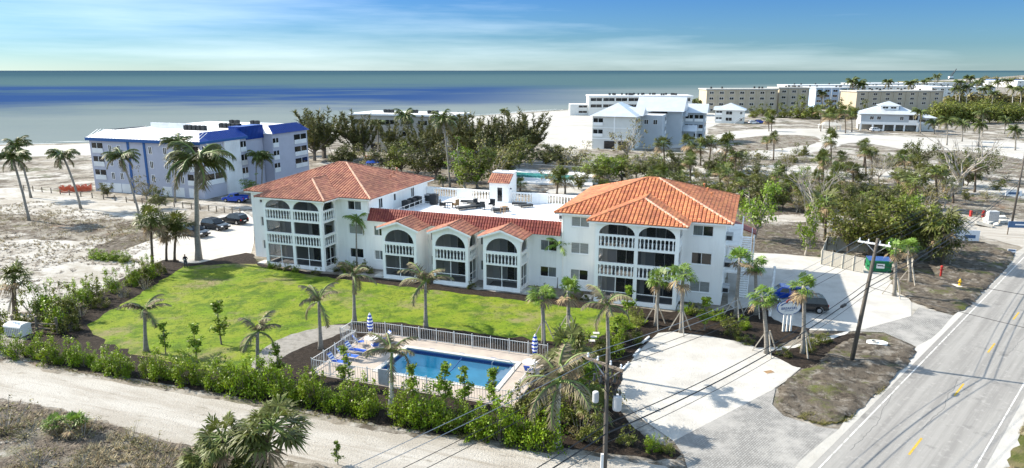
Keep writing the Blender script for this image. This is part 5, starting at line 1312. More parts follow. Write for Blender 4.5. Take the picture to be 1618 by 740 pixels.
for i, (b, c, r_) in num([((1303, 380), (1305, 316), 2.3), ((1330, 385), (1325, 362), 2.0), ((1358, 392), (1362, 342), 2.6), ((1445, 330), (1446, 283), 2.6), ((1480, 330), (1477, 268), 2.1), ((1506, 322), (1504, 291), 1.9), ((1540, 304), (1541, 258), 2.3), ((1488, 420), (1490, 352), 2.6), ((1318, 330), (1316, 290), 2.2), ((1285, 345), (1288, 318), 2.0)]):
    palm('cabbage_palm', L_(i), b, c, r_, SABAL, .2, 'trunk_brown', g7)
L_ = row('cabbage palm behind the roof terrace', 'the stair tower'); g8 = 'cabbage palms behind the roof terrace'
for i, (b, c, r_) in num([((822, 302), (823, 290), 1.8), ((880, 307), (882, 277), 2.3), ((893, 307), (893, 282), 2.2), ((948, 296), (947, 270), 2.2), ((1040, 300), (1040, 272), 2.6), ((1075, 305), (1073, 288), 2.2)]):
    palm('cabbage_palm', L_(i), b, c, r_, SABAL, .18, 'trunk_brown', g8)
# storm-thinned coconut palms, far side
g9 = 'storm-thinned coconut palms by the far road'
L_ = row('storm-thinned coconut palm by the far road', 'the raised house')
for i, (b, c, r_) in num([((1454, 211), (1454, 178), 4.0), ((1476, 212), (1475, 194), 3.4), ((1496, 230), (1497, 192), 3.4), ((1520, 224), (1521, 196), 3.2), ((1546, 232), (1548, 198), 3.2), ((1552, 216), (1552, 178), 3.6), ((1587, 212), (1588, 190), 3.0), ((1604, 238), (1604, 206), 3.0)]):
    palm('coconut_palm', L_(i), b, c, r_, COCO, .2, 'trunk_grey', g9)
g10 = 'tall palms along the town road'
L_ = row('tall palm of the row along the town road', 'the tan hotel block')
for i, (b, c, r_) in num([((1510, 172), (1510, 140), 4.6), ((1515, 172), (1516, 130), 4.6), ((1518, 170), (1519, 144), 4.4), ((1526, 172), (1528, 138), 4.8), ((1531, 168), (1531, 124), 5), ((1545, 165), (1547, 130), 5), ((1552, 170), (1554, 142), 4.8), ((1561, 168), (1562, 138), 4.8), ((1566, 172), (1570, 148), 4.6), ((1575, 165), (1576, 130), 5), ((1590, 160), (1592, 128), 5), ((1599, 172), (1600, 140), 4.8), ((1612, 170), (1613, 142), 4.8)]):
    palm('tall_palm', L_(i), b, c, r_, COCO, .26, 'trunk_pale', g10)
g11 = 'palms among the hotels'
L_ = row('dark palm among the hotel roofs', 'the long tan hotel')
for i, (b, c, r_) in num([((1095, 176), (1095, 162), 3.6), ((1101, 176), (1101, 160), 3.8), ((1109, 177), (1109, 163), 3.4), ((1299, 172), (1298, 148), 5), ((1338, 172), (1338, 146), 5), ((1346, 172), (1347, 129), 5.6), ((1354, 172), (1356, 132), 5.4), ((1362, 172), (1363, 134), 4.6), ((1403, 165), (1403, 130), 5), ((1440, 168), (1439, 132), 5.5), ((1481, 143), (1481, 121), 7), ((1468, 143), (1468, 125), 6), ((1462, 150), (1461, 129), 5)]):
    palm('dark_palm', L_(i), b, c, r_, COCO, .3, 'trunk_brown', g11)
g12 = 'palms behind the red roofs'
L_ = row('leaning palm in the pine grove', 'the lilac house')
for i, (b, c, r_) in num([((598, 245), (597, 196), 3.6), ((655, 248), (640, 184), 3.8), ((711, 296), (700, 190), 3.6), ((652, 262), (650, 236), 2.8), ((797, 195), (797, 176), 3.0), ((700, 296), (698, 283), 1.6)]):
    palm('grove_palm', L_(i), b, c, r_, COCO, .2, 'trunk_grey', g12)
# pines
g13 = 'Australian pines in the grove'
L_ = row('feathery Australian pine of the grove', 'the lilac house')
for i, (b, t, w) in num([((497, 254), 176, 1.0), ((512, 250), 168, 1.15), ((480, 246), 190, .9), ((560, 250), 172, .8), ((576, 250), 182, .75), ((620, 252), 186, .8), ((668, 262), 182, .8), ((684, 256), 190, .8), ((730, 262), 176, .9), ((745, 266), 174, .9), ((768, 262), 184, .8), ((788, 258), 176, .8), ((808, 256), 182, .7), ((826, 252), 168, .95), ((842, 250), 178, .8)]):
    tree('pine_tree', L_(i), b, t - 3, w * 1.45, PINE, g13)
# broadleaf trees behind the roofs
g14 = 'leafy trees behind the red roofs'
L_ = row('leafy tree behind the red roofs', 'the lilac house')
for i, (b, t, w, lb) in num([((400, 308), 280, 1.3, BRIGHT), ((452, 256), 236, 1.0, SPARSE), ((536, 262), 225, .95, DARK), ((552, 260), 220, .9, BROAD), ((590, 268), 224, .9, SPARSE), ((615, 272), 215, .8, DARK), ((636, 276), 222, .8, BROAD), ((660, 280), 230, .75, DARK), ((690, 284), 214, .8, DARK), ((735, 298), 226, .85, BRIGHT), ((755, 298), 224, .9, BROAD), ((780, 292), 216, .8, SPARSE), ((800, 284), 214, .85, BROAD), ((820, 268), 210, .8, DARK), ((722, 286), 208, .7, SPARSE), ((770, 280), 200, .7, DARK)]):
    tree('leafy_tree', L_(i), b, t - 3, w * 1.35, lb, g14)
g15 = 'trees between the terrace and the villa'
L_ = row('bushy tree between the terrace and the villa', 'the stair tower')
for i, (b, t, w, lb) in num([((862, 262), 228, 1.3, DARK), ((888, 268), 222, 1.3, DARK), ((905, 272), 234, 1.2, SPARSE), ((918, 262), 222, 1.0, SPARSE), ((938, 286), 240, 1.1, BROAD), ((962, 290), 234, 1.1, BRIGHT), ((985, 288), 232, 1.0, BROAD), ((1005, 284), 226, .9, SPARSE), ((1025, 288), 244, 1.0, DARK), ((992, 252), 184, .7, SPARSE), ((1070, 276), 232, .9, DARK), ((1130, 280), 244, 1.0, DARK), ((1165, 274), 236, 1.1, SPARSE), ((1190, 262), 234, 1.1, SPARSE), ((1062, 310), 270, 1.1, DARK), ((1100, 316), 276, 1.1, BROAD), ((1130, 320), 282, 1.0, BROAD), ((1150, 322), 278, 1.0, BROAD)]):
    tree('bushy_tree', L_(i), b, t - 3, w * 1.35, lb, g15)
tree('leafy_tree', 'tall bright green tree standing alone beyond the orange roof', (1192, 377), 262, .8, BRIGHT)
tree('leafy_tree', 'bright green young tree with several stems before the dumpster yard', (1272, 404), 300, .6, BRIGHT)
g16 = 'thicket behind the dumpster yard'
L_ = row('tree of the thicket behind the dumpster yard', 'the condominium')
for i, (b, t, w, lb) in num([((1212, 330), 282, 1.1, DARK), ((1236, 330), 290, 1.1, BROAD), ((1258, 336), 296, 1.1, SPARSE), ((1290, 330), 288, 1.0, DARK), ((1316, 396), 330, .8, SPARSE), ((1340, 400), 318, .9, BROAD), ((1375, 404), 300, 1.0, BROAD), ((1400, 402), 286, 1.0, BROAD), ((1425, 405), 296, .95, DARK), ((1448, 412), 308, .9, BROAD), ((1470, 418), 318, .9, DARK), ((1420, 350), 278, .8, BROAD), ((1385, 350), 290, .9, DARK), ((1350, 340), 276, .8, DARK), ((1500, 420), 356, .8, SPARSE), ((1475, 378), 318, .9, SPARSE), ((1330, 340), 284, .9, BROAD), ((1300, 360), 306, .8, BROAD), ((1362, 372), 300, .8, SPARSE), ((1410, 375), 290, .8, BROAD), ((1440, 372), 294, .8, BRIGHT), ((1458, 348), 292, .9, SPARSE), ((1492, 400), 340, .8, BROAD)]):
    tree('thicket_tree', L_(i), b, t - 2 + R.uniform(-10, 12), w * R.uniform(.85, 1.2), lb, g16)
tree('spreading_tree', 'dark spreading tree with a slanting crown before the raised house', (1452, 268), 206, .62, SPRAWL)
tree('spreading_tree', 'half bare spreading tree beside the dead one, reaching towards the pole', (1545, 285), 214, .55, [SPRAWL[1]])
tree('dead_tree', 'tall bare bleached tree with many limbs in the cleared field', (1516, 305), 214, 1.1, DEAD, names=('trunk',))
tree('dead_tree', 'bare broken tree rising out of the thicket behind the dumpster', (1283, 350), 262, .9, DEAD, names=('trunk',))
tree('dead_tree', 'dead leaning snag beside the sand path below the spreading tree', (1388, 290), 248, 1.0, DEAD, names=('trunk',))
tree('dead_tree', 'bare stems standing in a clump past the thicket', (1492, 330), 280, .7, DEAD, names=('trunk',))
tree('sea_grape', 'twisted sea grape tree against the lilac house', (232, 318), 258, .8, [SPARSE[0]])
tree('sea_grape', 'round sea grape bush between palms before the lilac house', (250, 330), 290, .9, DARK)
tree('sea_grape', 'low sea grape at the lilac house corner by the netting', (170, 312), 284, 1.1, BROAD)
tree('round_bush', 'round dark bush alone on the far white sand', (1267, 246), 228, 1.1, BUSH, names=('foliage', 'stems'), cat='shrub')
g17 = 'scrub along the far sand path'
L_ = row('grey scrub bush along the far sand path', 'the villa')
for i, (b, t) in num([((1200, 252), 240), ((1238, 257), 245), ((1250, 257), 244), ((1274, 257), 247), ((1292, 258), 246), ((1342, 262), 250), ((1408, 258), 246), ((1430, 262), 250)]):
    tree('scrub_bush', L_(i), b, t, 1.5, DRYBUSH if i % 2 else BUSH, g17, 'shrub', ('foliage', 'stems'))
g18 = 'bushes at the foot of the hotels'
L_ = row('dark green bush at the foot of the hotels', 'the white cottage')
for i, (b, t) in num([((1192, 186), 172), ((1205, 184), 168), ((1225, 186), 168), ((1240, 186), 170), ((1262, 187), 168), ((1272, 188), 160), ((1284, 188), 172), ((1312, 187), 165), ((1325, 188), 162), ((1340, 187), 166), ((1356, 186), 164), ((1470, 190), 166), ((1482, 192), 164)]):
    tree('hotel_bush', L_(i), b, t, 1.2, BUSH, g18, 'shrub', ('foliage', 'stems'))
g27 = 'bushes filling the strip beyond the orange roof'
L_ = row('bush in the strip beyond the orange roof', 'the back pool')
for i, (b, t, w, lb) in num([((952, 300), 276, 1.3, BROAD), ((1018, 306), 280, 1.2, DARK), ((1085, 310), 284, 1.2, DARK), ((1118, 318), 290, 1.2, DARK), ((1172, 328), 296, 1.2, DARK), ((1206, 316), 286, 1.2, SPARSE), ((1224, 318), 284, 1.2, BROAD), ((1246, 318), 290, 1.2, DARK), ((1268, 322), 288, 1.1, BROAD), ((1306, 316), 278, 1.1, BROAD), ((1338, 310), 274, 1.1, SPARSE), ((1368, 316), 278, 1.1, DARK), ((1395, 312), 280, 1.1, SPARSE), ((1430, 312), 286, 1.0, DARK), ((1462, 316), 288, 1.0, BROAD), ((1412, 268), 240, 1.2, DARK), ((1385, 262), 232, 1.1, SPARSE), ((1558, 318), 292, 1.2, SPARSE), ((1575, 300), 280, 1.3, DARK), ((1590, 285), 270, 1.3, SPARSE), ((1044, 292), 262, 1.1, BRIGHT), ((1000, 300), 264, 1.0, SPARSE), ((1150, 300), 272, 1.0, SPARSE), ((1190, 304), 270, 1.0, BROAD), ((872, 290), 252, 1.0, SPARSE), ((915, 300), 262, 1.0, BROAD), ((975, 268), 236, 1.0, DARK), ((1032, 268), 234, 1.0, BROAD), ((1112, 292), 262, 1.1, SPARSE), ((1205, 284), 258, 1.1, SPARSE), ((1240, 290), 262, 1.1, BROAD), ((1280, 296), 268, 1.0, SPARSE)]):
    tree('strip_bush', L_(i), b, t, w * 1.25, lb, g27)
g28 = 'scattered scrub trees of the far strip'
L_ = row('scattered scrub tree between the sand path and side road', 'the back pool')
rr_ = random.Random(44); sp_ = []
while len(sp_) < 44:
    x, y = rr_.uniform(1020, 1530), rr_.uniform(268, 342)
    if x < 1170 and y > 300: continue
    if all(abs(x - q[0]) > 7 or abs(y - q[1]) > 10 for q in sp_): sp_.append((x, y))
for i, (x, y) in enumerate(sorted(sp_)):
    tree('scrub_tree', L_(i), (x, y), y - rr_.uniform(22, 44), rr_.uniform(.9, 1.35), rr_.choice((BROAD, SPARSE, DARK, SPARSE, BRIGHT)), g28)
g29 = 'scattered cabbage palms of the far strip'
L_ = row('scattered cabbage palm between the sand path and side road', 'the back pool')
for i, x in enumerate(sorted(rr_.uniform(1035, 1530) for _ in range(24))):
    y = rr_.uniform(276, 320); palm('cabbage_palm', L_(i), (x, y), (x + rr_.uniform(-3, 3), y - rr_.uniform(24, 40)), rr_.uniform(1.9, 2.5), SABAL, .2, 'trunk_brown', g29)
# hedge along the sand track
g19 = 'hedge shrubs along the sand track'
hed = []
for (x0, y0), (x1, y1), n, h in (((-12, 556), (24, 566), 2, 2.3), ((56, 566), (200, 592), 8, 1.9), ((236, 594), (384, 622), 8, 2.1), ((408, 624), (584, 656), 9, 2.3), ((632, 664), (858, 706), 11, 2.45)):
    for i in range(n):
        f = i / (n - 1); hed.append((x0 + (x1 - x0) * f + R.uniform(-3, 3), y0 + (y1 - y0) * f + R.uniform(-3, 3), h * R.uniform(.7, 1.2)))
for i, (x, y, h) in enumerate(hed):
    b = G(x, y); t = thing('hedge_shrub', 'glossy green hedge shrub along the sand track, %s from the sea end' % ordinal(i), 'shrub', b, R.uniform(0, 6.28), g19); t.scale = (h * .82, h * .82, h)
    for nm, me in zip(('foliage', 'stems'), R.choice(HEDGE)):
        o = bpy.data.objects.new(nm, me); COL.objects.link(o); o.parent = t
g20 = 'mixed shrubs on the dune side of the lawn'
L_ = row('mixed shrub on the dune side of the lawn', 'the white bin enclosure')
for i, (x, y, tp, lb) in num([(12, 520, 478, BUSH), (60, 512, 470, BUSH), (75, 500, 455, HEDGE), (88, 520, 480, HEDGE), (100, 505, 462, BUSH), (118, 488, 452, HEDGE), (104, 525, 490, BUSH), (135, 478, 450, HEDGE), (128, 500, 474, DRYBUSH), (150, 470, 440, BUSH), (160, 485, 462, BUSH), (178, 462, 432, HEDGE), (195, 470, 448, DRYBUSH), (210, 452, 424, HEDGE), (222, 446, 420, BUSH), (230, 458, 438, DRYBUSH), (238, 440, 410, HEDGE), (252, 434, 410, BUSH)]):
    tree('mixed_shrub', L_(i), (x, y), tp, .8, lb, g20, 'shrub', ('foliage', 'stems'))
g21 = 'low shrubs along the parking court kerb'
L_ = row('low yellow-green shrub along the parking court kerb', 'the dune')
for i, (x, y) in num([(150, 410), (162, 411), (175, 412), (188, 412), (200, 414)]):
    tree('low_shrub', L_(i), (x, y), y - 13, 1.4, HEDGE, g21, 'shrub', ('foliage', 'stems'))
g22 = 'slender young trees'
for b, tp, s in (((350, 545), 476, 'slender young tree staked on the lawn in a mulch ring'), ((652, 640), 578, 'slender young tree in front of the pool, closest to the hedge gap'), ((704, 648), 577, 'slender young tree in front of the deep end of the pool'), ((735, 640), 578, 'slender young tree in front of the middle of the pool'), ((779, 652), 584, 'slender young tree in front of the pool steps'), ((545, 610), 548, 'slender bare young tree beside the poolside chairs'), ((440, 600), 545, 'slender young tree beside the gravel path'), ((262, 560), 512, 'slender young tree behind the lawn hedge, sea side'), ((312, 575), 515, 'slender young tree behind the lawn hedge, pool side'), ((992, 500), 452, 'bright young tree in front of the tall porch'), ((1113, 522), 470, 'bushy young tree at the head of the parking lot'), ((975, 545), 500, 'dark columnar young tree at the lawn end'), ((930, 660), 580, 'columnar young tree in the thicket behind the wooden pole'), ((534, 735), 698, 'little pine seedling beside the sand track')):
    tree('young_tree', s, b, tp, 1.5 if b[0] in (992, 1113) else 1.9 if b[0] in (975, 930) else 1.3, SLIM, g22, 'tree', ('foliage', 'stem'))
g23 = 'garden shrubs at the lawn end'
L_ = row('garden shrub between pool fence and parking lot', 'the white building')
for i, (x, y, tp, lb) in num([(1008, 512, 490, BUSH), (985, 520, 498, HEDGE), (972, 560, 528, HEDGE), (1000, 540, 516, BUSH), (955, 552, 530, BUSH), (935, 575, 540, BUSH), (912, 600, 560, HEDGE), (870, 652, 600, BUSH), (850, 665, 605, BUSH), (890, 672, 630, BUSH), (945, 640, 596, BUSH), (918, 690, 650, DRYBUSH), (935, 700, 668, BUSH), (990, 705, 682, BUSH), (1030, 712, 690, HEDGE), (1055, 716, 698, BUSH)], lambda q: q[1]):
    tree('garden_shrub', L_(i), (x, y), tp, .95, lb, g23, 'shrub', ('foliage', 'stems'))
g24 = 'low plants along the facade'
L_ = row('low plant in the bed along the facade', 'the parking court')
for i, (x, y) in num([(428, 424), (440, 426), (455, 428), (468, 430), (500, 434), (540, 428), (552, 430), (572, 428), (585, 432), (672, 448), (745, 456), (855, 466), (868, 470), (900, 470), (925, 474), (1085, 496), (1100, 500), (1120, 500), (1135, 508), (1150, 515), (1175, 520), (1160, 530)]):
    tree('low_plant', L_(i), (x, y), y - (9 if x < 1080 and x not in (540, 552, 572, 855, 868) else 15), 1.3, BUSH if i % 3 else HEDGE, g24, 'shrub', ('foliage', 'stems'))
g25 = 'weedy clumps around the swale'
L_ = row('weedy green clump on the swale edge', 'the oval sign')
for i, (x, y) in num([(1285, 545), (1300, 540), (1275, 553), (1240, 562), (1178, 542)], lambda q: abs(q[0] - 1243)):
    tree('weed_clump', L_(i), (x, y), y - 12, 1.6, BUSH, g25, 'shrub', ('foliage', 'stems'))
g26 = 'dry brush beside the track'
L_ = row('dry brush heap beside the sand track', 'the sea end')
for i, (x, y, tp) in num([(8, 680, 640), (40, 690, 668), (95, 688, 662), (130, 690, 662), (60, 735, 705), (205, 700, 678), (240, 715, 692), (120, 742, 718), (260, 745, 722)]):
    tree('dry_brush', L_(i), (x, y), tp, 1.4, DRYBUSH, g26, 'shrub', ('foliage', 'stems'))
for i, (x, y, lab) in enumerate([(88, 686, 'stub of fan palm sprouting in the brush by the track'), (118, 688, 'second fan palm stub sprouting beside its twin in the brush')]):
    palm('palm_stub', lab, (x, y), (x, y - 14), .95, SABAL_NEW, .16, 'trunk_brown')
# mangrove belt that closes the view by the town road, one mass
def mass(name, label, spots, leaf, per, m):
    r = random.Random(5); g = MB(); c0 = G(*spots[0][:2])
    for px, py, tp, wpx in spots:
        b = G(px, py); h = at_depth(px, tp, b.y).z; wd = (G(px + wpx, py) - b).x
        for k in range(9):
            e = b + Vector((r.uniform(-1, 1) * wd, r.uniform(-.5, 2.0) * wd, h * r.uniform(.25, .85))); rr = h * r.uniform(.22, .4)
            for _ in range(per):
                q = rnd_dir(r); c = e + q * rr * (r.random() ** .4); leaf_quad(g, c, (q + Vector((0, 0, .6)) + rnd_dir(r) * .5).normalized(), leaf * r.uniform(.6, 1.3), r)
    g.v = [(v[0] - c0.x, v[1] - c0.y, v[2]) for v in g.v]; o = g.build(name, m); o.location = (c0.x, c0.y, 0)
    return props(o, label, 'trees', kind='stuff')
mass('mangrove_belt', 'dense green mangrove belt beside the far road', [(x, 197 - (x - 1480) * .02, 166 + R.uniform(-3, 5), 9) for x in range(1486, 1640, 8)] + [(x, 188, 160 + R.uniform(-3, 4), 9) for x in range(1490, 1640, 9)], .55, 60, 'leaf_mid')
mass('town_treeline', 'far dark treeline among the roofs of the town', [(x, 172 - (x - 1500) * .03, 150 + R.uniform(-3, 5), 7) for x in range(1500, 1640, 9)] + [(x, 132 + R.uniform(-2, 2), 122 + R.uniform(-2, 2), 5) for x in range(1555, 1640, 6)], 1.0, 40, 'leaf_olive')

# ---- loose stuff on the ground: dry tufts and litter
def scatter(name, label, cat, poly, n, size, m, seed, blades=6, lay=.5):
    r = random.Random(seed); pp = [G(*q) for q in poly]; xs = [p.x for p in pp]; ys = [p.y for p in pp]; g = MB(); k = 0; tries = 0
    while k < n and tries < n * 12:
        tries += 1; x, y = r.uniform(min(xs), max(xs)), r.uniform(min(ys), max(ys))
        if not inside((x, y), pp) or mnoise.noise(Vector((x * .25, y * .25, seed))) < -.05: continue
        k += 1; s = size * r.uniform(.5, 1.4)
        for _ in range(blades):
            a = r.uniform(0, 6.28); d = Vector((cos(a), sin(a), r.uniform(.1, 1.3) * lay)).normalized() * s; w = Vector((-sin(a), cos(a), 0)) * s * .10
            b = Vector((x + r.uniform(-.3, .3) * s, y + r.uniform(-.3, .3) * s, .03)); g.add([tuple(b - w), tuple(b + w), tuple(b + d)], [(0, 1, 2)])
    o = g.build(name, m); return props(o, label, cat, kind='stuff')
scatter('dune_grass', 'dry grass tufts over the dune', 'grass', [(-60, 330), (60, 318), (200, 345), (262, 358), (255, 380), (180, 405), (100, 420), (-60, 400)], 1500, .35, 'straw', 3, 7, 1.4)
scatter('dune_litter', 'dark twigs and seaweed litter over the white dune sand', 'litter', [(-60, 330), (60, 318), (200, 345), (262, 358), (255, 380), (220, 420), (120, 490), (-60, 510)], 2600, .38, 'twig', 13, 6, .35)
scatter('brush_litter', 'dead twigs and litter strewn beside the sand track', 'litter', [(-80, 628), (60, 642), (160, 668), (230, 692), (300, 712), (420, 728), (520, 748), (500, 800), (-100, 810)], 3800, .40, 'twig', 4, 6, .35)
scatter('brush_grass', 'dry grass among the brush beside the sand track', 'grass', [(-80, 640), (60, 650), (160, 675), (230, 700), (400, 735), (400, 800), (-100, 800)], 900, .45, 'straw', 5, 8, 1.2)
scatter('verge_grass', 'thin grass between hedge and sand track', 'grass', [(-20, 566), (100, 588), (300, 622), (520, 662), (760, 700), (860, 708), (860, 698), (640, 676), (400, 634), (200, 600), (0, 560)], 1500, .16, 'leaf_olive', 6, 6, 1.2)
scatter('swale_litter', 'leaf litter in the roadside swale', 'litter', [(1230, 630), (1270, 585), (1345, 540), (1430, 555), (1400, 610), (1340, 660), (1250, 655)], 700, .22, 'twig', 7, 6, .6)
scatter('swale_grass', 'grass edging the roadside swale', 'grass', [(1225, 640), (1240, 655), (1300, 674), (1342, 666), (1400, 614), (1390, 605), (1330, 650), (1250, 640)], 900, .2, 'leaf_olive', 8, 7, 1.2)
scatter('verge_grass', 'rough grass on the far side of the road', 'grass', [(1590, 742), (1612, 685), (1640, 640), (1700, 640), (1700, 780)], 1200, .25, 'straw', 9, 7, 1.2)
scatter('yard_litter', 'dark litter over the cleared field', 'litter', [(1150, 240), (1360, 236), (1618, 262), (1618, 350), (1500, 330), (1300, 300), (1150, 300)], 2600, .5, 'twig', 10, 5, .4)
scatter('yard_litter', 'dark litter over the bare yard beyond the orange roof', 'litter', [(1150, 320), (1290, 330), (1290, 405), (1160, 398)], 900, .3, 'twig', 11, 5, .4)
scatter('lawn_grass', 'mown green grass blades of the lawn', 'grass', [(200, 490), (288, 430), (400, 420), (600, 452), (830, 480), (1000, 504), (940, 536), (760, 524), (590, 502), (500, 514), (390, 556), (260, 556)], 9000, .10, 'leaf_bright', 12, 4, 1.6)
# ================================================================== POOL GARDEN
def pool_garden():
    u0, u1, v0, v1 = POOL; d0, d1, e0, e1 = DECK
    # deck as four slabs of pinkish pavers around the basin
    for a, b, c, d in ((d0, d1, e0, v0 - .4), (d0, d1, v1 + .4, e1), (d0, u0 - .4, v0 - .4, v1 + .4), (u1 + .4, d1, v0 - .4, v1 + .4)):
        m = MB(); m.prism([tuple(xy(p, q)[:2]) for p, q in ((a, c), (b, c), (b, d), (a, d))], 0.0, .10); props(m.build('pool_deck', 'g_deck'), kind='structure')
    t = thing('swimming_pool', 'blue rectangular swimming pool with corner steps inside the picket fence', 'pool', frame=((u0 + u1) / 2, (v0 + v1) / 2))
    b = MB(); zd, zs = -1.5, -.85; um = u0 + 3.6
    b.add([(u0, v0, .08), (u1, v0, .08), (u1, v1, .08), (u0, v1, .08), (u0, v0, zd), (um, v0, zd), (um + 2.4, v0, zs), (u1, v0, zs), (u1, v1, zs), (um + 2.4, v1, zs), (um, v1, zd), (u0, v1, zd)],
          [(4, 5, 10, 11), (5, 6, 9, 10), (6, 7, 8, 9), (0, 4, 11, 3), (1, 2, 8, 7), (0, 1, 7, 6, 5, 4), (2, 3, 11, 10, 9, 8)]); b.build('basin', 'pool_tile', t)
    w = MB(); w.quad((u0, v0, -.10), (u1, v0, -.10), (u1, v1, -.10), (u0, v1, -.10)); w.build('water', 'pool_water', t)
    c = MB(); k = .4
    for a, b_, c_, d_ in ((u0 - k, u1 + k, v0 - k, v0), (u0 - k, u1 + k, v1, v1 + k), (u0 - k, u0, v0, v1), (u1, u1 + k, v0, v1)): c.box(a, c_, .02, b_, d_, .16)
    c.build('coping', 'concrete', t)
    tl = MB(); tl.box(u0 + .001, v1 - .02, -.35, u1 - .001, v1 - .001, .02); tl.box(u0 + .001, v0 + .02, -.35, u0 + .02, v1 - .02, .02); tl.build('waterline_tiles', 'pool_band', t)
    for i in range(4):
        s = MB(); s.box(u1 - .42 * (i + 1) - .1, v1 - 2.6, zs, u1 - .02 - .42 * i, v1 - .06, -.22 - i * .22); s.build('pool_step', 'umb_white', t)
    r = MB(); ru, rv = u1 - 1.7, v1 - 1.4
    r.tube([(ru, rv, -.8), (ru, rv, .55), (ru + .35, rv, .95), (ru + 1.6, rv, .95), (ru + 2.0, rv, .7), (ru + 2.05, rv, .1)], .035, 6); r.build('hand_rail', 'rim', t)
    ln = MB(); ln.tube([(um + 1.9, v0 + .05, -.06), (um + 2.1, (v0 + v1) / 2, -.08), (um + 1.9, v1 - .05, -.06)], .04, 5); ln.build('float_line', 'sign_blue', t)
    for a in (-27, -24, -21):
        mk = MB(); mk.box(a, v1 + .42, .105, a + .5, v1 + .6, .112); mk.build('depth_marker', 'sign_blue', t)
def pool_mats():
    mat('pool_tile', (.20, .74, .88), .5, .12, .7)
    mat('pool_band', (.03, .07, .22), .4)
    m = bpy.data.materials.new('pool_water'); m.use_nodes = True; M['pool_water'] = m; n, l = m.node_tree.nodes, m.node_tree.links
    n.remove(n['Principled BSDF']); tp = n.new('ShaderNodeBsdfTransparent'); tp.inputs['Color'].default_value = (.86, .985, 1.0, 1)
    gl = n.new('ShaderNodeBsdfGlossy'); gl.inputs['Roughness'].default_value = .04; gl.inputs['Color'].default_value = (.8, .85, .9, 1)
    fr = n.new('ShaderNodeFresnel'); fr.inputs['IOR'].default_value = 1.33; ms = n.new('ShaderNodeMixShader')
    tx = n.new('ShaderNodeTexNoise'); tx.inputs['Scale'].default_value = 2.2; tx.inputs['Detail'].default_value = 3; g = n.new('ShaderNodeNewGeometry'); l.new(g.outputs['Position'], tx.inputs['Vector'])
    bp = n.new('ShaderNodeBump'); bp.inputs['Strength'].default_value = .12; bp.inputs['Distance'].default_value = .1; l.new(tx.outputs['Fac'], bp.inputs['Height']); l.new(bp.outputs[0], gl.inputs['Normal']); l.new(bp.outputs[0], fr.inputs['Normal'])
    l.new(fr.outputs[0], ms.inputs[0]); l.new(tp.outputs[0], ms.inputs[1]); l.new(gl.outputs[0], ms.inputs[2]); l.new(ms.outputs[0], n['Material Output'].inputs['Surface'])
pool_mats(); pool_garden()
def pool_fence():
    d0, d1, e0, e1 = DECK; t = thing('pool_fence', 'white metal picket fence enclosing the swimming pool', 'fence', frame=((d0 + d1) / 2, (e0 + e1) / 2))
    pk = MB(); pk.box(-.013, -.010, .10, .013, .010, 1.28); pme = pk.mesh('picket', 'white_paint')
    ps = MB(); ps.box(-.032, -.032, 0, .032, .032, 1.36); ps.lathe([(.042, 1.36), (.03, 1.39), (.01, 1.41)], 6); qme = ps.mesh('post', 'white_paint')
    i0, i1, j0, j1 = d0 + .25, d1 - .25, e0 + .2, e1 - .25
    runs = [((i0 + 1.6, j1), (i1, j1)), ((i0, j0), (i0, j1 - 2.6)), ((i0, j0), (i1, j0)), ((i1, j0), (i1, j1 - 3.6)), ((i0 - 1.7, j1 - 2.6), (i0 - 1.7, j1 - .6)), ((i0 - 1.7, j1 - .6), (i0 + 1.6, j1)), ((i0 - 1.7, j1 - 2.6), (i0, j1 - 2.6))]
    for (a, b), (c, d) in runs:
        L = hypot(c - a, d - b); n = max(1, round(L / 1.85)); ang = atan2(d - b, c - a)
        rl = MB()
        for z in (.16, 1.22): rl.bar((a, b, .1 + z), (c, d, .1 + z), .035, .04)
        rr = rl.build('rail', 'white_paint', t)
        for i in range(n + 1): place('post', qme, t, (a + (c - a) * i / n, b + (d - b) * i / n, .1), ang)
        m = int(L / .235)
        for i in range(1, m): place('picket', pme, t, (a + (c - a) * i / m, b + (d - b) * i / m, .1), ang)
    g = MB(); g.box(-27.6, j0 - .1, .15, -26.6, j0 - .04, 1.5); g.build('gate_panel', 'ac_grey', t)
pool_fence()
def parasol(label, u, v):
    t = thing('parasol', label, 'parasol', frame=(u, v)); z = .10
    t.location.z = z
    p = MB(); p.tube([(u, v, 0), (u, v, 2.75)], .025, 6); p.build('pole', 'white_paint', t)
    b = MB(); b.lathe([(.26, 0), (.26, .08), (.06, .14), (.04, .3)], 10, (u, v, 0)); b.build('base', 'white_paint', t)
    prof = [(.05, 2.7), (.16, 2.4), (.22, 2.05), (.26, 1.7), (.25, 1.35), (.17, 1.0)]
    for i in range(10):
        z1 = 2.68 - i * .17; z0 = z1 - .17
        def rad(z):
            for (r1, a), (r0, b_) in zip(prof, prof[1:]):
                if b_ <= z <= a: return r0 + (r1 - r0) * (z - b_) / (a - b_)
            return .17
        s = MB(); N = 12; vs = []
        for zz in (z0, z1):
            for k in range(N): rr = rad(zz) * (1.12 if k % 2 else .84); vs.append((u + rr * cos(k * pi / 6), v + rr * sin(k * pi / 6), zz))
        s.add(vs, [(k, (k + 1) % N, N + (k + 1) % N, N + k) for k in range(N)]); s.build('canopy_band', 'umb_blue' if i % 2 else 'umb_white', t)
parasol('closed blue and white striped parasol at the pool gate end', -33.2, 53.6)
parasol('closed blue and white striped parasol by the pool steps', -16.9, 53.7)
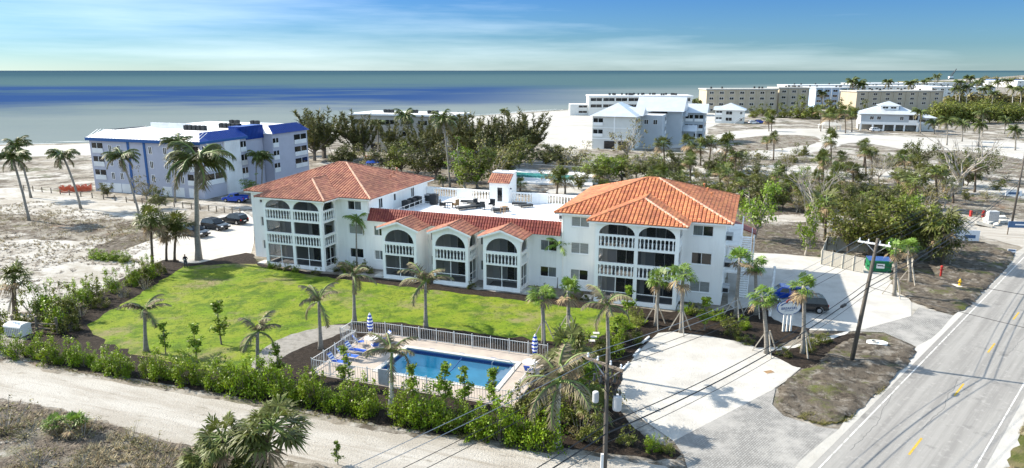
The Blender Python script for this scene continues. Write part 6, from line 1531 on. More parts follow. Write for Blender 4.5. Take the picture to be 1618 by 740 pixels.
def pool_table(label, u, v):
    t = thing('patio_table', label, 'table', frame=(u, v)); t.location.z = .10
    a = MB(); a.lathe([(.62, .68), (.64, .70), (.62, .72)], 18, (u, v, 0)); a.build('table_top', 'white_paint', t)
    for k in range(4):
        l = MB(); c, s = cos(k * pi / 2 + .7), sin(k * pi / 2 + .7); l.tube([(u + c * .5, v + s * .5, 0), (u + c * .42, v + s * .42, .68)], .022, 5); l.build('leg', 'white_paint', t)
pool_table('round white patio table beside the striped parasol at the gate', -32.5, 52.6)
pool_table('round white patio table beside the striped parasol by the steps', -16.9, 52.3)
def chaise_parts(t, long):
    """sling chair in its own frame: seat towards +x"""
    L = 1.5 if long else .55
    s = MB(); s.box(0, -.27, .36, L, .27, .40); s.build('seat', 'sling_blue', t)
    bk = MB(); bk.obox((-.22, 0, .68), Vector((.24, 0, -.32)), Vector((0, .27, 0)), Vector((.016, 0, .012))); bk.build('backrest', 'sling_blue', t)
    for k in range(3):
        st = MB(); st.obox((-.22 + .24 * (k - 1) * .6 + .018, 0, .68 - .32 * (k - 1) * .6 + .012), Vector((.04, 0, -.053)), Vector((0, .272, 0)), Vector((.018, 0, .0135))); st.build('stripe', 'umb_white', t)
    for s_ in (-1, 1):
        f = MB(); f.tube([(L, s_ * .3, .38), (0, s_ * .3, .38), (-.47, s_ * .3, 1.02)], .02, 5); f.tube([(-.15, s_ * .3, .6), (.4 if not long else .5, s_ * .3, .62), (.45 if not long else .55, s_ * .3, .38)], .02, 5); f.build('frame', 'white_paint', t)
        for x in (.05, L - .08):
            l = MB(); l.tube([(x, s_ * .3, 0), (x, s_ * .3, .38)], .02, 5); l.build('leg', 'white_paint', t)
chairs = [('pool_chair', 'blue sling chair at the gate table, towards the pickets of the sea side', (-33.6, 52.0), .6, 0), ('pool_chair', 'blue sling chair at the gate table, towards the building', (-31.6, 53.7), -2.3, 0), ('pool_chair', 'blue sling chair at the gate table, on the pool side', (-31.5, 51.6), 2.4, 0),
          ('sun_lounger', 'blue sling lounger closest to the gate table', (-33.3, 50.3), 0, 1), ('sun_lounger', 'blue sling lounger in the middle of the deck end row', (-33.3, 49.0), 0, 1), ('sun_lounger', 'blue sling lounger closest to the hedge corner of the deck', (-33.3, 47.6), 0, 1), ('pool_chair', 'white and blue chair at the parasol by the pool steps', (-16.7, 51.2), 1.6, 0)]
for nm, lab, (u, v), rz, lg in chairs:
    t = thing(nm, lab, 'chair' if not lg else 'lounger', xy(u, v, .10), rz - AX, 'blue sling seats round the pool'); chaise_parts(t, lg)

# ================================================================== ROOF TERRACE FURNITURE
ZD = 6.742
def low_box(name, label, cat, u, v, L, W, h, m, rz=0, cush=None, group=None):
    t = thing(name, label, cat, xy(u, v, ZD), rz - AX, group)
    b = MB(); b.box(-L / 2, -W / 2, .18, L / 2, W / 2, h); b.build('seat', m, t)
    for x in (-L / 2 + .06, L / 2 - .06):
        for y in (-W / 2 + .06, W / 2 - .06): l = MB(); l.box(x - .03, y - .03, 0, x + .03, y + .03, .18); l.build('leg', 'black_plastic', t)
    if cush:
        k = MB(); k.obox((-L / 2 + .35, 0, h + .28), Vector((.04, 0, .02)), Vector((0, W / 2 - .03, 0)), Vector((-.20, 0, .26))); k.build('backrest', m, t)
    return t
gA = 'charcoal lounge furniture on the roof terrace'
low_box('lounge_bench', 'charcoal lounge bed by the terrace balustrade, sea side', 'lounger', -38.0, 88.6, 2.0, .8, .42, 'charcoal', .2, 0, gA)
low_box('lounge_bench', 'charcoal lounge bed turned beside the first by the balustrade', 'lounger', -36.7, 87.6, 1.9, .8, .42, 'charcoal', -.5, 0, gA)
low_box('lounge_bench', 'long charcoal bench across the middle of the terrace', 'lounger', -36.3, 84.6, 3.2, .9, .45, 'charcoal', .9, 0, gA)
low_box('lounge_bench', 'charcoal bench facing the stair tower door', 'lounger', -31.6, 84.5, 2.4, .9, .45, 'charcoal', .9, 0, gA)
low_box('lounge_bench', 'charcoal lounge bed beside the stair tower flank', 'lounger', -30.6, 89.4, 2.0, .8, .42, 'charcoal', .15, 0, gA)
low_box('lounge_bench', 'charcoal lounge bed turned towards the orange roof', 'lounger', -29.3, 88.4, 1.9, .8, .42, 'charcoal', .8, 0, gA)
def arm_chair(label, u, v, rz, m='charcoal'):
    t = thing('arm_chair', label, 'chair', xy(u, v, ZD), rz - AX, 'terrace chairs')
    s = MB(); s.box(-.35, -.35, .32, .35, .35, .45); s.build('seat', m, t); b = MB(); b.box(-.42, -.36, .30, -.34, .36, 1.15); b.build('backrest', m, t)
    for y in (-1, 1):
        a = MB(); a.box(-.34, y * .36 - .04, .30, .33, y * .36 + .04, .66); a.build('armrest', m, t)
        for x in (-.3, .3): l = MB(); l.box(x - .03, y * .3 - .03, 0, x + .03, y * .3 + .03, .32); l.build('leg', 'black_plastic', t)
arm_chair('charcoal high-backed chair in the middle of the terrace group', -34.4, 85.2, 1.9); arm_chair('charcoal high-backed chair beside the long terrace bench', -35.6, 86.2, -.6); arm_chair('charcoal high-backed chair turned to the stair tower', -33.6, 86.6, -1.5)
arm_chair('slim dark chair at the small terrace table, sea side', -39.9, 84.4, .2, 'black_plastic'); arm_chair('wooden chair at the small terrace table', -38.4, 85.2, 2.8, 'wood')
def small_table(label, u, v, m, h=.72, w=.45):
    t = thing('terrace_table', label, 'table', xy(u, v, ZD), R.uniform(0, 1) - AX, 'terrace tables')
    a = MB(); a.box(-w, -w, h - .05, w, w, h); a.build('table_top', m, t)
    for x in (-1, 1):
        for y in (-1, 1): l = MB(); l.box(x * (w - .05) - .03, y * (w - .05) - .03, 0, x * (w - .05) + .03, y * (w - .05) + .03, h - .05); l.build('leg', m, t)
small_table('small dark table between two chairs on the terrace', -39.2, 84.8, 'shade_metal'); small_table('wooden bar table near the charcoal bench on the terrace', -30.6, 83.4, 'wood', 1.0, .4); small_table('pale grey cube table among the charcoal chairs', -32.6, 83.3, 'ac_grey', 1.0, .35)
def condenser(label, u, v, m, h=1.1):
    t = thing('air_conditioner', label, 'air conditioner', xy(u, v, ZD), -AX, 'rooftop condensers')
    b = MB(); b.box(-.5, -.45, .12, .5, .45, h); b.build('casing', m, t); g = MB(); g.lathe([(.36, h), (.36, h + .06), (.1, h + .09)], 10); g.build('fan_guard', 'black_plastic', t)
    s = MB(); s.box(-.42, -.47, .25, .42, -.452, h - .12); s.build('grille', 'ac_dark', t)
    for x in (-.42, .36): f = MB(); f.box(x, -.4, 0, x + .06, .4, .12); f.build('foot', 'galv', t)
LC = row('dark rooftop condenser along the tall block wall', 'the facade')
for i, v in enumerate((82.2, 83.8, 85.4)): condenser(LC(i), -44.3, v, 'ac_dark')
condenser('dark rooftop condenser standing free on the terrace', -42.0, 86.0, 'ac_dark', 1.5); condenser('pale rooftop condenser beside the free dark one', -43.4, 87.2, 'ac_grey', 1.2); condenser('white rooftop condenser against the orange roof block', -21.9, 86.0, 'ac_grey', 1.2); condenser('dark rooftop condenser against the orange roof block', -21.7, 88.0, 'ac_dark', 1.2); condenser('low pale condenser by the mansard end at the orange roof', -22.2, 82.0, 'ac_grey', .8)
def pipe_rail():
    t = thing('service_rail', 'white rail round the rooftop condensers by the tall block', 'railing', frame=(-43.2, 82))
    r = MB()
    for z in (.45, .95): r.tube([(-43.0, 77.5, ZD + z), (-43.0, 85.2, ZD + z)], .03, 5)
    r.build('rail', 'white_paint', t)
    for i in range(6): p = MB(); p.tube([(-43.0, 77.6 + i * 1.5, ZD), (-43.0, 77.6 + i * 1.5, ZD + .98)], .03, 5); p.build('post', 'white_paint', t)
pipe_rail()

# ================================================================== VEHICLES
def car(name, label, c, rz, paint, style='suv', group=None, scale=1.0):
    """nose to +x; body with wheel arches, tapered cabin, glass, lights, wheels"""
    t = thing(name, label, 'car' if style != 'pickup' else 'pickup', c, rz, group); t.scale = (scale,) * 3
    L, W = 4.8, 1.0
    def side(prof, y0, y1, m, nm, par=t):
        n = len(prof); b = MB(); b.add([(x, y0, z) for x, z in prof] + [(x, y1, z) for x, z in prof], [tuple(range(n)), tuple(range(2 * n - 1, n - 1, -1))] + [(i, n + i, n + (i + 1) % n, (i + 1) % n) for i in range(n)]); return b
    lo = [(-2.4, .45), (-2.42, .75), (-2.38, 1.02), (-1.5, 1.06), (.75, 1.06), (1.5, 1.0), (2.2, .88), (2.42, .70), (2.42, .42), (2.0, .32), (1.92, .55), (1.70, .72), (1.38, .74), (1.14, .60), (1.04, .32), (-1.06, .32), (-1.14, .58), (-1.36, .74), (-1.68, .74), (-1.92, .58), (-2.0, .34)]
    body = MB(); N = len(lo)
    ys = [(-.90, 1.0), (-.96, .98), (-.96, .98), (.96, .98), (.96, .98), (.90, 1.0)]
    b = side(lo, -.94, .94, paint, 'body'); bd = b.build('body', paint, t)
    if style == 'pickup': roof = [(-.45, 1.06), (-.35, 1.66), (.55, 1.70), (1.2, 1.06)]
    else: roof = [(-2.36, 1.04), (-2.08, 1.62), (-1.6, 1.73), (.25, 1.70), (1.1, 1.06)]
    n = len(roof); cb = MB()
    vs = []
    for s in (-1, 1):
        for x, z in roof: vs.append((x, s * (.92 - .20 * max(0, (z - 1.06) / .66)), z))
    cb.add(vs, [tuple(range(n)), tuple(range(2 * n - 1, n - 1, -1))] + [(i, n + i, n + i + 1, i + 1) for i in range(n - 1)]); cabin = cb.build('cabin', paint, t)
    def win(pts, m='glass_dark', nm='window'):
        g = MB(); g.quad(*pts); g.build(nm, m, t)
    def y_at(z): return .92 - .20 * max(0, (z - 1.06) / .66) + .008
    fx = roof[-2]; bx_ = roof[-1]
    win([(bx_[0] - .04 + .012, -.80, 1.12), (bx_[0] - .04 + .012, .80, 1.12), (fx[0] + .10, .70, fx[1] - .06), (fx[0] + .10, -.70, fx[1] - .06)], nm='windscreen')
    rx, rz_ = roof[0], roof[1]
    win([(rx[0] - .002, -.74, 1.14), (rz_[0] - .03, -.66, rz_[1] - .05), (rz_[0] - .03, .66, rz_[1] - .05), (rx[0] - .002, .74, 1.14)], nm='rear_window')
    segs = [(-1.95, -1.25), (-1.15, -.25), (-.15, .62)] if style != 'pickup' else [(-.25, .62)]
    for s in (-1, 1):
        for a, b_ in segs:
            z0, z1 = 1.12, 1.56; win([(a, s * y_at(z0), z0), (b_ + (.12 if b_ > .5 else 0), s * y_at(z0), z0), (b_ - (.18 if b_ > .5 else 0), s * y_at(z1), z1), (a + (.12 if a < -1.8 else 0), s * y_at(z1), z1)])
        m_ = MB(); m_.obox((.78, s * 1.02, 1.16), Vector((.06, 0, 0)), Vector((0, .09, 0)), Vector((0, 0, .08))); m_.build('mirror', paint, t)
        h = MB(); h.box(2.30, s * .68 - .2, .70, 2.44, s * .68 + .2, .84); h.build('headlight', 'lamp_clear', t)
        h = MB(); h.box(-2.46, s * .80 - .1, .78, -2.38, s * .80 + .1, 1.02); h.build('taillight', 'lamp_red', t)
        for x in (-1.53, 1.53):
            w = MB(); w.tube([(x, s * .72, .34), (x, s * .96, .34)], [.345, .345], 16); wh = w.build('tyre', 'rubber', t)
            r = MB(); r.tube([(x, s * .95, .34), (x, s * .975, .34)], [.22, .20], 10); r.build('rim', 'rim', wh)
    gr = MB(); gr.box(2.40, -.42, .55, 2.445, .42, .80); gr.build('grille', 'black_plastic', t)
    bp = MB(); bp.box(-2.5, -.85, .40, -2.40, .85, .62); bp.build('bumper', 'black_plastic', t); pl = MB(); pl.box(-2.51, -.25, .64, -2.415, .25, .76); pl.build('number_plate', 'white_paint', t)
    if style == 'pickup':
        bed = MB(); bed.box(-2.3, -.80, 1.063, -.55, .80, 1.075); bed.build('bed_floor', 'black_plastic', t)
        for s in (-1, 1): w = MB(); w.box(-2.38, s * .88 - .06, 1.062, -.5, s * .88 + .06, 1.32); w.build('bed_side', paint, t)
        w = MB(); w.box(-2.42, -.82, 1.062, -2.34, .82, 1.32); w.build('tailgate', paint, t)
    else:
        for s in (-1, 1): rr = MB(); rr.bar((-1.8, s * .62, 1.79), (.1, s * .62, 1.77), .04); rr.build('roof_rail', 'black_plastic', t)
    return t
gC = 'dark cars in the parking court'
car('parked_car', 'black suv parked furthest from the condominium, behind the royal palm', G(309, 373, .03), radians(-30), 'car_black', 'suv', gC)
car('parked_car', 'black suv in the middle of the three in the parking court', G(341, 362, .03), radians(-28), 'car_black', 'suv', gC)
car('parked_car', 'black suv parked closest to the condominium in the parking court', G(370, 353, .03), radians(155), 'car_black', 'suv', gC)
car('pickup_truck', 'bright blue pickup beside the lilac house', G(372, 319, .03), radians(165), 'car_blue', 'pickup')
car('parked_car', 'black suv parked in the shade beside the oval sign', G(1267, 490, .03), radians(168), 'car_black', 'suv')
car('pickup_truck', 'bright blue pickup in the shade beyond the black suv', G(1240, 474, .03), radians(165), 'car_blue', 'pickup')
car('far_car', 'white car at the foot of the white cottage stair', G(1190, 196, .03), radians(10), 'car_white', 'suv')
car('far_car', 'blue car beside the white one near the cottage', G(1200, 195, .03), radians(20), 'car_blue', 'suv')
car('far_car', 'white car under the eave of the raised house', G(1384, 208, .03), radians(0), 'car_white', 'suv')
car('far_car', 'silver car by the wooden rail on the far field', G(1435, 284, .03), radians(8), 'car_silver', 'suv')

# ================================================================== POLES AND WIRES
PR = Vector((30.0, 56.9, 0)); PR_TOP = Vector((30.9, 56.75, 11.2)); PC = Vector((5.0, 33.2, 0)); PC_TOP = Vector((4.95, 33.4, 11.0))
def pole(label, b, top, arm_z, rad=.17, arm=2.6, gear=False):
    t = thing('utility_pole', label, 'utility pole', b, 0, 'wooden utility poles'); d = top - b
    p = MB(); p.tube([(0, 0, -.2), tuple(d * .5), tuple(d)], [rad * 1.15, rad, rad * .75], 10); p.build('pole', 'pole_wood', t, smooth=True)
    c = d * (arm_z / d.z); ax = RN
    a = MB(); a.bar(tuple(c - ax * arm / 2 + Vector((-.15, .15, 0))), tuple(c + ax * arm / 2 + Vector((-.15, .15, 0))), .11, .14); a.build('crossarm', 'white_paint' if not gear else 'old_wood', t)
    for s in (-1, 1): k = MB(); k.bar(tuple(c + ax * s * .9), tuple(c - Vector((0, 0, .8))), .05); k.build('brace', 'galv', t)
    for s in (-1.15, -.45, .45, 1.15):
        i = MB(); q = c + ax * s * arm / 2.6 + Vector((-.15, .15, .07)); i.lathe([(.035, 0), (.07, .06), (.04, .12), (.06, .2), (.02, .26)], 8, tuple(q)); i.build('insulator', 'lamp_clear', t)
    if gear:
        q = d * .74; tr = MB(); tr.lathe([(.21, 0), (.24, .05), (.24, .78), (.19, .84)], 14, (q.x + .55, q.y - .1, q.z - .5)); o = tr.build('transformer', 'ac_grey', t)
        for s in (-.12, .12): bsh = MB(); bsh.lathe([(.05, 0), (.07, .1), (.04, .2), (.05, .3)], 8, (q.x + .55 + s, q.y - .1, q.z + .34)); bsh.build('bushing', 'shade_metal', o)
        tr = MB(); tr.lathe([(.15, 0), (.17, .05), (.17, .55), (.13, .6)], 12, (q.x - .55, q.y + .2, q.z - .2)); tr.build('transformer', 'ac_grey', t)
        for k in range(5): e = MB(); e.lathe([(.05, 0), (.09, .08), (.05, .3), (.08, .42)], 8, (c.x - .7 + k * .35, c.y - .3, c.z - .75 - .1 * (k % 2))); e.build('fuse_cutout', 'shade_metal', t)
        g = MB(); g.box(-.28, -.24, 0, -.14, -.10, 5.2); g.build('cable_guard', 'white_paint', t)
        cb = MB()
        for k in range(4): cb.tube([tuple(c + ax * (-.9 + .6 * k)), tuple(c + Vector((.3 * k - .4, -.4, -.9))), tuple(d * .72 + Vector((.4, -.1, .3)))], .025, 5)
        cb.build('jumper_leads', 'wire', t)
    return t
pole('leaning dark utility pole on the swale beside the road', PR, PR_TOP, 10.7)
pole('grey utility pole with transformers at the parking lot corner', PC, PC_TOP, 10.1, .125, 2.4, True)
P3 = G(1598, 357); pole('far utility pole beside the blue sign board', P3, P3 + Vector((.2, 0, 12.0)), 11.3, .16, 2.2)
def wire(label, a, b, sag, r, m='wire', n=26, group='overhead wires'):
    a, b = Vector(a), Vector(b); w = MB(); w.tube([tuple(a.lerp(b, i / n) - Vector((0, 0, sag * 4 * (i / n) * (1 - i / n)))) for i in range(n + 1)], r, 4)
    w.v = [(x - a.x, y - a.y, z) for x, y, z in w.v]; o = w.build('overhead_wire', m); o.location = (a.x, a.y, 0); return props(o, label, 'wire', group)
PD = PC - (PR - PC) * 1.15; PE = PR + (PR - PC).normalized() * 70
cR = PR + (PR_TOP - PR) * (10.7 / 11.2); cC = PC + (PC_TOP - PC) * (10.1 / 11.0); cD = PD + Vector((0, 0, 10.3)); c3 = P3 + Vector((.2, 0, 11.3))
for i, s in enumerate((-1.15, -.45, .45, 1.15)):
    o_ = Vector((-.15, .15, .28)); nth = ORD[i]
    wire('%s power line on the crossarms, counted from the building, poles to sign side' % nth, cC + RN * s * .92 + o_, cR + RN * s + o_, .75, .018, 'wire_pale' if i < 2 else 'wire')
    wire('%s power line on the crossarms, counted from the building, over the track' % nth, cD + RN * s + o_, cC + RN * s * .92 + o_, .7, .018, 'wire_pale' if i < 2 else 'wire')
    wire('%s power line on the crossarms, counted from the building, along the far road' % nth, cR + RN * s + o_, c3 + RN * s * .85 + o_, .9, .018)
tR, tC, tD, t3 = PR + (PR_TOP - PR) * .66, PC + (PC_TOP - PC) * .62, PD + Vector((0, 0, 7)), P3 + Vector((.1, 0, 7.6))
for i, (dz, r) in enumerate(((0, .035), (-.55, .05), (-1.1, .022))):
    k = ('upper', 'thick middle', 'lower')[i]
    wire(k + ' black telephone cable between the transformer pole and the leaning pole', tC + Vector((.1, 0, dz)), tR + Vector((0, 0, dz)), .85, r)
    wire(k + ' black telephone cable running over the sand track', tD + Vector((0, 0, dz)), tC + Vector((.1, 0, dz)), .8, r)
    wire(k + ' black telephone cable from the leaning pole along the far road', tR + Vector((0, 0, dz)), t3 + Vector((0, 0, dz)), 1.0, r)
wire('service drop from the leaning pole to across the road', PR + (PR_TOP - PR) * .8, PR + RN * 26 + Vector((2, 4, 8.6)), .6, .02)
wire('second service drop from the leaning pole to across the road', PR + (PR_TOP - PR) * .62, PR + RN * 26 + Vector((0, -6, 7.8)), .6, .02)
def splice():
    p = tC.lerp(tR, .86) - Vector((0, 0, .55 + .85 * 4 * .86 * .14)); d = (tR - tC).normalized(); m = MB(); m.tube([(-d.x * .5, -d.y * .5, -d.z * .5), (-d.x * .3, -d.y * .3, -d.z * .3), (d.x * .3, d.y * .3, d.z * .3), (d.x * .5, d.y * .5, d.z * .5)], [.06, .14, .14, .06], 10)
    o = m.build('cable_splice', 'black_plastic'); o.location = p; props(o, 'black splice case hanging on the thick telephone cable near the pole', 'splice case')
splice()

# ================================================================== SIGN, FENCES, SMALL THINGS
def oval_sign():
    b = G(1243, 524); t = thing('oval_sign', 'oval white sign with a sun emblem and blue lettering on three posts', 'sign', b, radians(8)); t.scale = (.92, .92, .92)
    for x in (-.42, 0, .42): p = MB(); p.box(x - .10, -.06, 0, x + .10, .06, 2.0); p.build('post', 'white_paint', t)
    def ell(rx, rz, cz, y0, y1, n=32, a0=0, a1=2 * pi, inner=None):
        m = MB(); full = abs(a1 - a0 - 2 * pi) < 1e-6; k = n if full else n + 1
        P = [(rx * cos(a0 + (a1 - a0) * i / n), cz + rz * sin(a0 + (a1 - a0) * i / n)) for i in range(k)]
        if inner: P = P + [(inner * rx * cos(a0 + (a1 - a0) * i / n), cz + inner * rz * sin(a0 + (a1 - a0) * i / n)) for i in reversed(range(k))]
        N = len(P); m.add([(x, y0, z) for x, z in P] + [(x, y1, z) for x, z in P], [tuple(range(N)), tuple(range(2 * N - 1, N - 1, -1))] + [(i, N + i, N + (i + 1) % N, (i + 1) % N) for i in range(N)]); return m
    ell(1.28, .78, 2.72, -.06, .06).build('panel', 'white_paint', t); ell(1.36, .86, 2.72, -.05, .05).build('border', 'sign_blue', t)
    em = ell(.46, .40, 3.30, -.14, -.085, 20, 0, pi); em.build('sun_emblem', 'sign_rust', t); ell(.26, .22, 3.30, -.16, -.141, 16, 0, pi).build('sun_core', 'umb_white', t)
    ell(1.05, .45, 2.86, -.10, -.062, 24, radians(15), radians(165), .84).build('wave_line', 'sign_blue', t)
    for txt, z, s in (('BREAKERS', 2.50, .40), ('OF SANIBEL', 2.26, .15)):
        if txt == 'OF SANIBEL': continue
        cu = bpy.data.curves.new('lettering', 'FONT'); cu.body = txt; cu.size = s; cu.align_x = 'CENTER'; cu.extrude = .01; tmp = bpy.data.objects.new('lettering_curve', cu); COL.objects.link(tmp); me_ = bpy.data.meshes.new_from_object(tmp.evaluated_get(bpy.context.evaluated_depsgraph_get())); bpy.data.objects.remove(tmp); me_.materials.clear(); o = link('lettering', me_, t, 'sign_blue'); o.location = (0, -.075, z); o.rotation_euler = (pi / 2, 0, 0)
    u = MB(); u.box(-.5, -.075, 2.33, .5, -.062, 2.38); u.build('underline', 'sign_blue', t)
oval_sign()
def dumpster():
    b = G(1387, 428); t = thing('dumpster', 'green metal dumpster with white plate and black lid beside the tan enclosure', 'dumpster', b, radians(-12))
    m = MB(); prof = [(-.9, .15), (.9, .15), (1.0, 1.25), (1.0, 1.75), (-1.0, 1.45), (-1.0, .5)]
    m.box(-1.3, -.85, .12, 1.3, .85, 1.45); m.box(-1.42, -.9, 1.3, 1.42, .9, 1.46); m.build('bin', 'green_metal', t)
    for x in (-1.38, 1.38): s = MB(); s.box(x - .08, -.5, .6, x + .08, .5, .85); s.build('fork_pocket', 'green_metal', t)
    for i in range(6): r = MB(); x = -1.1 + i * .44; r.box(x - .03, -.89, .15, x + .03, -.852, 1.3); r.build('rib', 'green_metal', t)
    for s in (-1, 1): l = MB(); l.obox((s * .68, .1, 1.56), Vector((.66, 0, 0)), Vector((0, .8, .1)), Vector((0, -.005, .04))); l.build('lid', 'sign_blue', t)
    p = MB(); p.box(-.5, -.92, .55, .45, -.895, 1.15); p.build('plate', 'white_paint', t); q = MB(); q.box(-.35, -.93, .85, .3, -.921, .98); q.build('plate_print', 'black_plastic', t)
    for x in (-1.1, 1.1):
        for y in (-.7, .7): w = MB(); w.tube([(x, y - .04, .08), (x, y + .04, .08)], .08, 8); w.build('caster', 'black_plastic', t)
dumpster()
def enclosure():
    A_, B_, C2 = G(1297, 418), G(1365, 432), G(1440, 436); t = thing('enclosure_fence', 'tan vinyl panel fence round the dumpster yard', 'fence', A_)
    def run(p, q, n, h=1.9):
        for i in range(n):
            a, b = p.lerp(q, i / n) - A_, p.lerp(q, (i + 1) / n) - A_; L = (b - a).length; d = (b - a).normalized(); np_ = max(2, int(L / .24))
            ps = MB(); ps.box(a.x - .08, a.y - .08, 0, a.x + .08, a.y + .08, h + .1); ps.build('post', 'tan_vinyl', t)
            for k in range(np_):
                s0, s1 = a + d * (.09 + (L - .18) * k / np_), a + d * (.09 + (L - .18) * (k + .94) / np_); bb = MB(); bb.bar((s0.x, s0.y, h / 2 + .05), (s1.x, s1.y, h / 2 + .05), .035, h - .1); bb.build('plank', 'tan_vinyl', t)
            rl = MB()
            for z in (.14, h): rl.bar((a.x, a.y, z), (b.x, b.y, z), .07, .1)
            rl.build('rail', 'tan_vinyl', t)
    run(A_, B_, 4); run(G(1305, 396), A_, 3); run(G(1305, 396), G(1425, 402), 7, 2.0); run(G(1425, 402), C2, 3, 2.0)
enclosure()
def hydrant():
    b = G(1516, 451, .1); t = thing('fire_hydrant', 'yellow fire hydrant on a concrete pad by the road', 'hydrant', b)
    m = MB(); m.lathe([(.17, 0), (.17, .06), (.11, .08), (.11, .55), (.14, .57), (.14, .62), (.11, .68), (.05, .76), (.03, .82)], 12); m.build('barrel', 'hydrant_yellow', t)
    for a in (0, pi / 2, pi): n = MB(); n.tube([(0, 0, .45), (cos(a) * .2, -sin(a) * .2, .45)], [.055, .06], 8); n.build('nozzle', 'hydrant_yellow', t)
    p = MB(); p.box(-.6, -.6, -.08, .6, .6, -.005); p.build('pad', 'concrete', t)
hydrant()
def standpipe():
    b = G(1486, 438); t = thing('standpipe', 'red standpipe post in the mulch near the hydrant', 'standpipe', b)
    m = MB(); m.tube([(0, 0, 0), (0, 0, 1.3)], .12, 10); m.lathe([(.17, 1.25), (.17, 1.4), (.05, 1.5)], 10); m.build('pipe', 'signal_red', t)
    for s in (-1, 1): n = MB(); n.tube([(0, 0, 1.0), (s * .24, -.08, .95)], .07, 8); n.build('inlet', 'signal_red', t)
standpipe()
def culvert():
    b = G(1385, 545, .15); t = thing('culvert_end', 'white concrete culvert mouth lying in the swale', 'culvert', b, radians(-15)); t.scale = (.72, .72, .8)
    m = MB(); pts = [(-1.3, -.3), (-1.0, -.75), (.2, -.85), (1.1, -.45), (1.35, .2), (.9, .75), (-.3, .85), (-1.1, .45)]; m.prism(pts, 0, .35); m.build('apron', 'white_paint', t)
    k = MB(); k.lathe([(.42, .352), (.46, .5), (.36, .52), (.34, .36)], 14, (-.35, -.15, 0)); k.build('pipe_mouth', 'concrete', t); h = MB(); h.lathe([(.35, .34), (.35, .37)], 14, (-.35, -.15, 0)); h.build('opening', 'black_plastic', t)
culvert()
c_ = thing('utility_cover', 'small brown utility cover set in the parking lot', 'cover', G(1215, 588, .047), radians(20)); m_ = MB(); m_.box(-.4, -.25, 0, .4, .25, .02); m_.build('lid', 'wood', c_); m_ = MB(); m_.box(-.46, -.31, 0, .46, .31, .012); m_.build('rim', 'concrete', c_)
LW = row('white wheel stop on the parking lot edge', 'the building')
for i, (x, y) in enumerate(((1020, 538), (1006, 558), (988, 580))):
    t = thing('wheel_stop', LW(i), 'wheel stop', G(x, y, .047), radians(62 if i else 58), 'wheel stops'); m = MB(); n = [(-.1, 0), (.1, 0), (.07, .14), (-.07, .14)]; m.add([(-.9, a, b) for a, b in n] + [(.9, a, b) for a, b in n], [(0, 1, 2, 3), (7, 6, 5, 4)] + [(k, 4 + k, 4 + (k + 1) % 4, (k + 1) % 4) for k in range(4)]); m.build('block', 'white_paint', t)
    for x in (-.6, .6): p = MB(); p.tube([(x, 0, .13), (x, 0, .155)], .03, 6); p.build('pin', 'galv', t)
LW = row('square stepping stone at the lawn end', 'the building')
for i, (x, y) in enumerate(((942, 527), (938, 533), (935, 539))):
    t = MB(); t.prism([(-.3, -.25), (.3, -.28), (.32, .24), (-.28, .27)], 0, .06); o = t.build('stepping_stone', 'concrete'); o.location = G(x, y, .04); props(o, LW(i), 'stone', 'stepping stones')
def rope_fence():
    pts = [(38, 301), (110, 309), (200, 320), (262, 326), (330, 334), (392, 340)]; P = []
    for i in range(len(pts) - 1):
        for k in range(5): P.append(G(pts[i][0] + (pts[i + 1][0] - pts[i][0]) * k / 5, pts[i][1] + (pts[i + 1][1] - pts[i][1]) * k / 5))
    t = thing('rope_fence', 'low post and rope fence across the dune before the lilac house', 'fence', P[0]); m = MB(); m.tube([(0, 0, -.1), (0, 0, 1.15)], .10, 7); me = m.mesh('post', 'old_wood')
    for p in P: place('post', me, t, p - P[0])
    for a, b in zip(P, P[1:]):
        r = MB(); r.tube([tuple(a.lerp(b, k / 6) - P[0] + Vector((0, 0, 1.0 - .3 * 4 * (k / 6) * (1 - k / 6)))) for k in range(7)], .03, 4); r.build('rope', 'stake', t)
rope_fence()
def netting():
    a, b = G(96, 303), G(146, 300); t = thing('orange_netting', 'orange plastic safety netting sagging on the sand by the lilac house', 'netting', a); N = 14; m = MB()
    for j in range(2):
        off = Vector((.8 * j, -1.6 * j, 0)); P = [a.lerp(b, i / N) - a + off for i in range(N + 1)]
        for i in range(N):
            h0, h1 = 1.0 + .35 * sin(i * 1.9 + j), 1.0 + .35 * sin((i + 1) * 1.9 + j)
            for z in range(5): m.bar(tuple(P[i] + Vector((0, 0, h0 * z / 4 + .03))), tuple(P[i + 1] + Vector((0, 0, h1 * z / 4 + .03))), .03, .13)
            for s in range(3): q = P[i].lerp(P[i + 1], s / 3); m.bar(tuple(q), tuple(q + Vector((0, 0, h0))), .08, .03)
    m.build('mesh', 'orange_net', t)
    for k in range(4): q = a.lerp(b, k / 3) - a; p = MB(); p.tube([tuple(q), tuple(q + Vector((.1, 0, 1.5)))], .04, 5); p.build('stake', 'stake', t)
netting()
def bin_store():
    b = G(30, 530); t = thing('bin_enclosure', 'white plastic storage box with domed lid behind the hedge corner', 'storage box', b, radians(-14))
    m = MB(); m.box(-.95, -.6, .1, .95, .6, 1.0); m.build('box', 'white_paint', t)
    l = MB(); n = 8; P = [(-.66 * cos(pi * k / n), 1.02 + .32 * sin(pi * k / n)) for k in range(n + 1)]; N = len(P); l.add([(-1.0, y, z) for y, z in P] + [(1.0, y, z) for y, z in P], [tuple(range(N)), tuple(range(2 * N - 1, N - 1, -1))] + [(i, N + i, N + i + 1, i + 1) for i in range(N - 1)]); l.build('lid', 'white_paint', t)
    for k in range(9): s = MB(); x = -.88 + k * .22; s.box(x - .03, -.66, .12, x + .03, -.605, .95); s.build('slat', 'ac_grey', t)
bin_store()
t = thing('timber_rail', 'dark timber post and rail beside the white storage box', 'fence', G(56, 528), radians(-8)); 
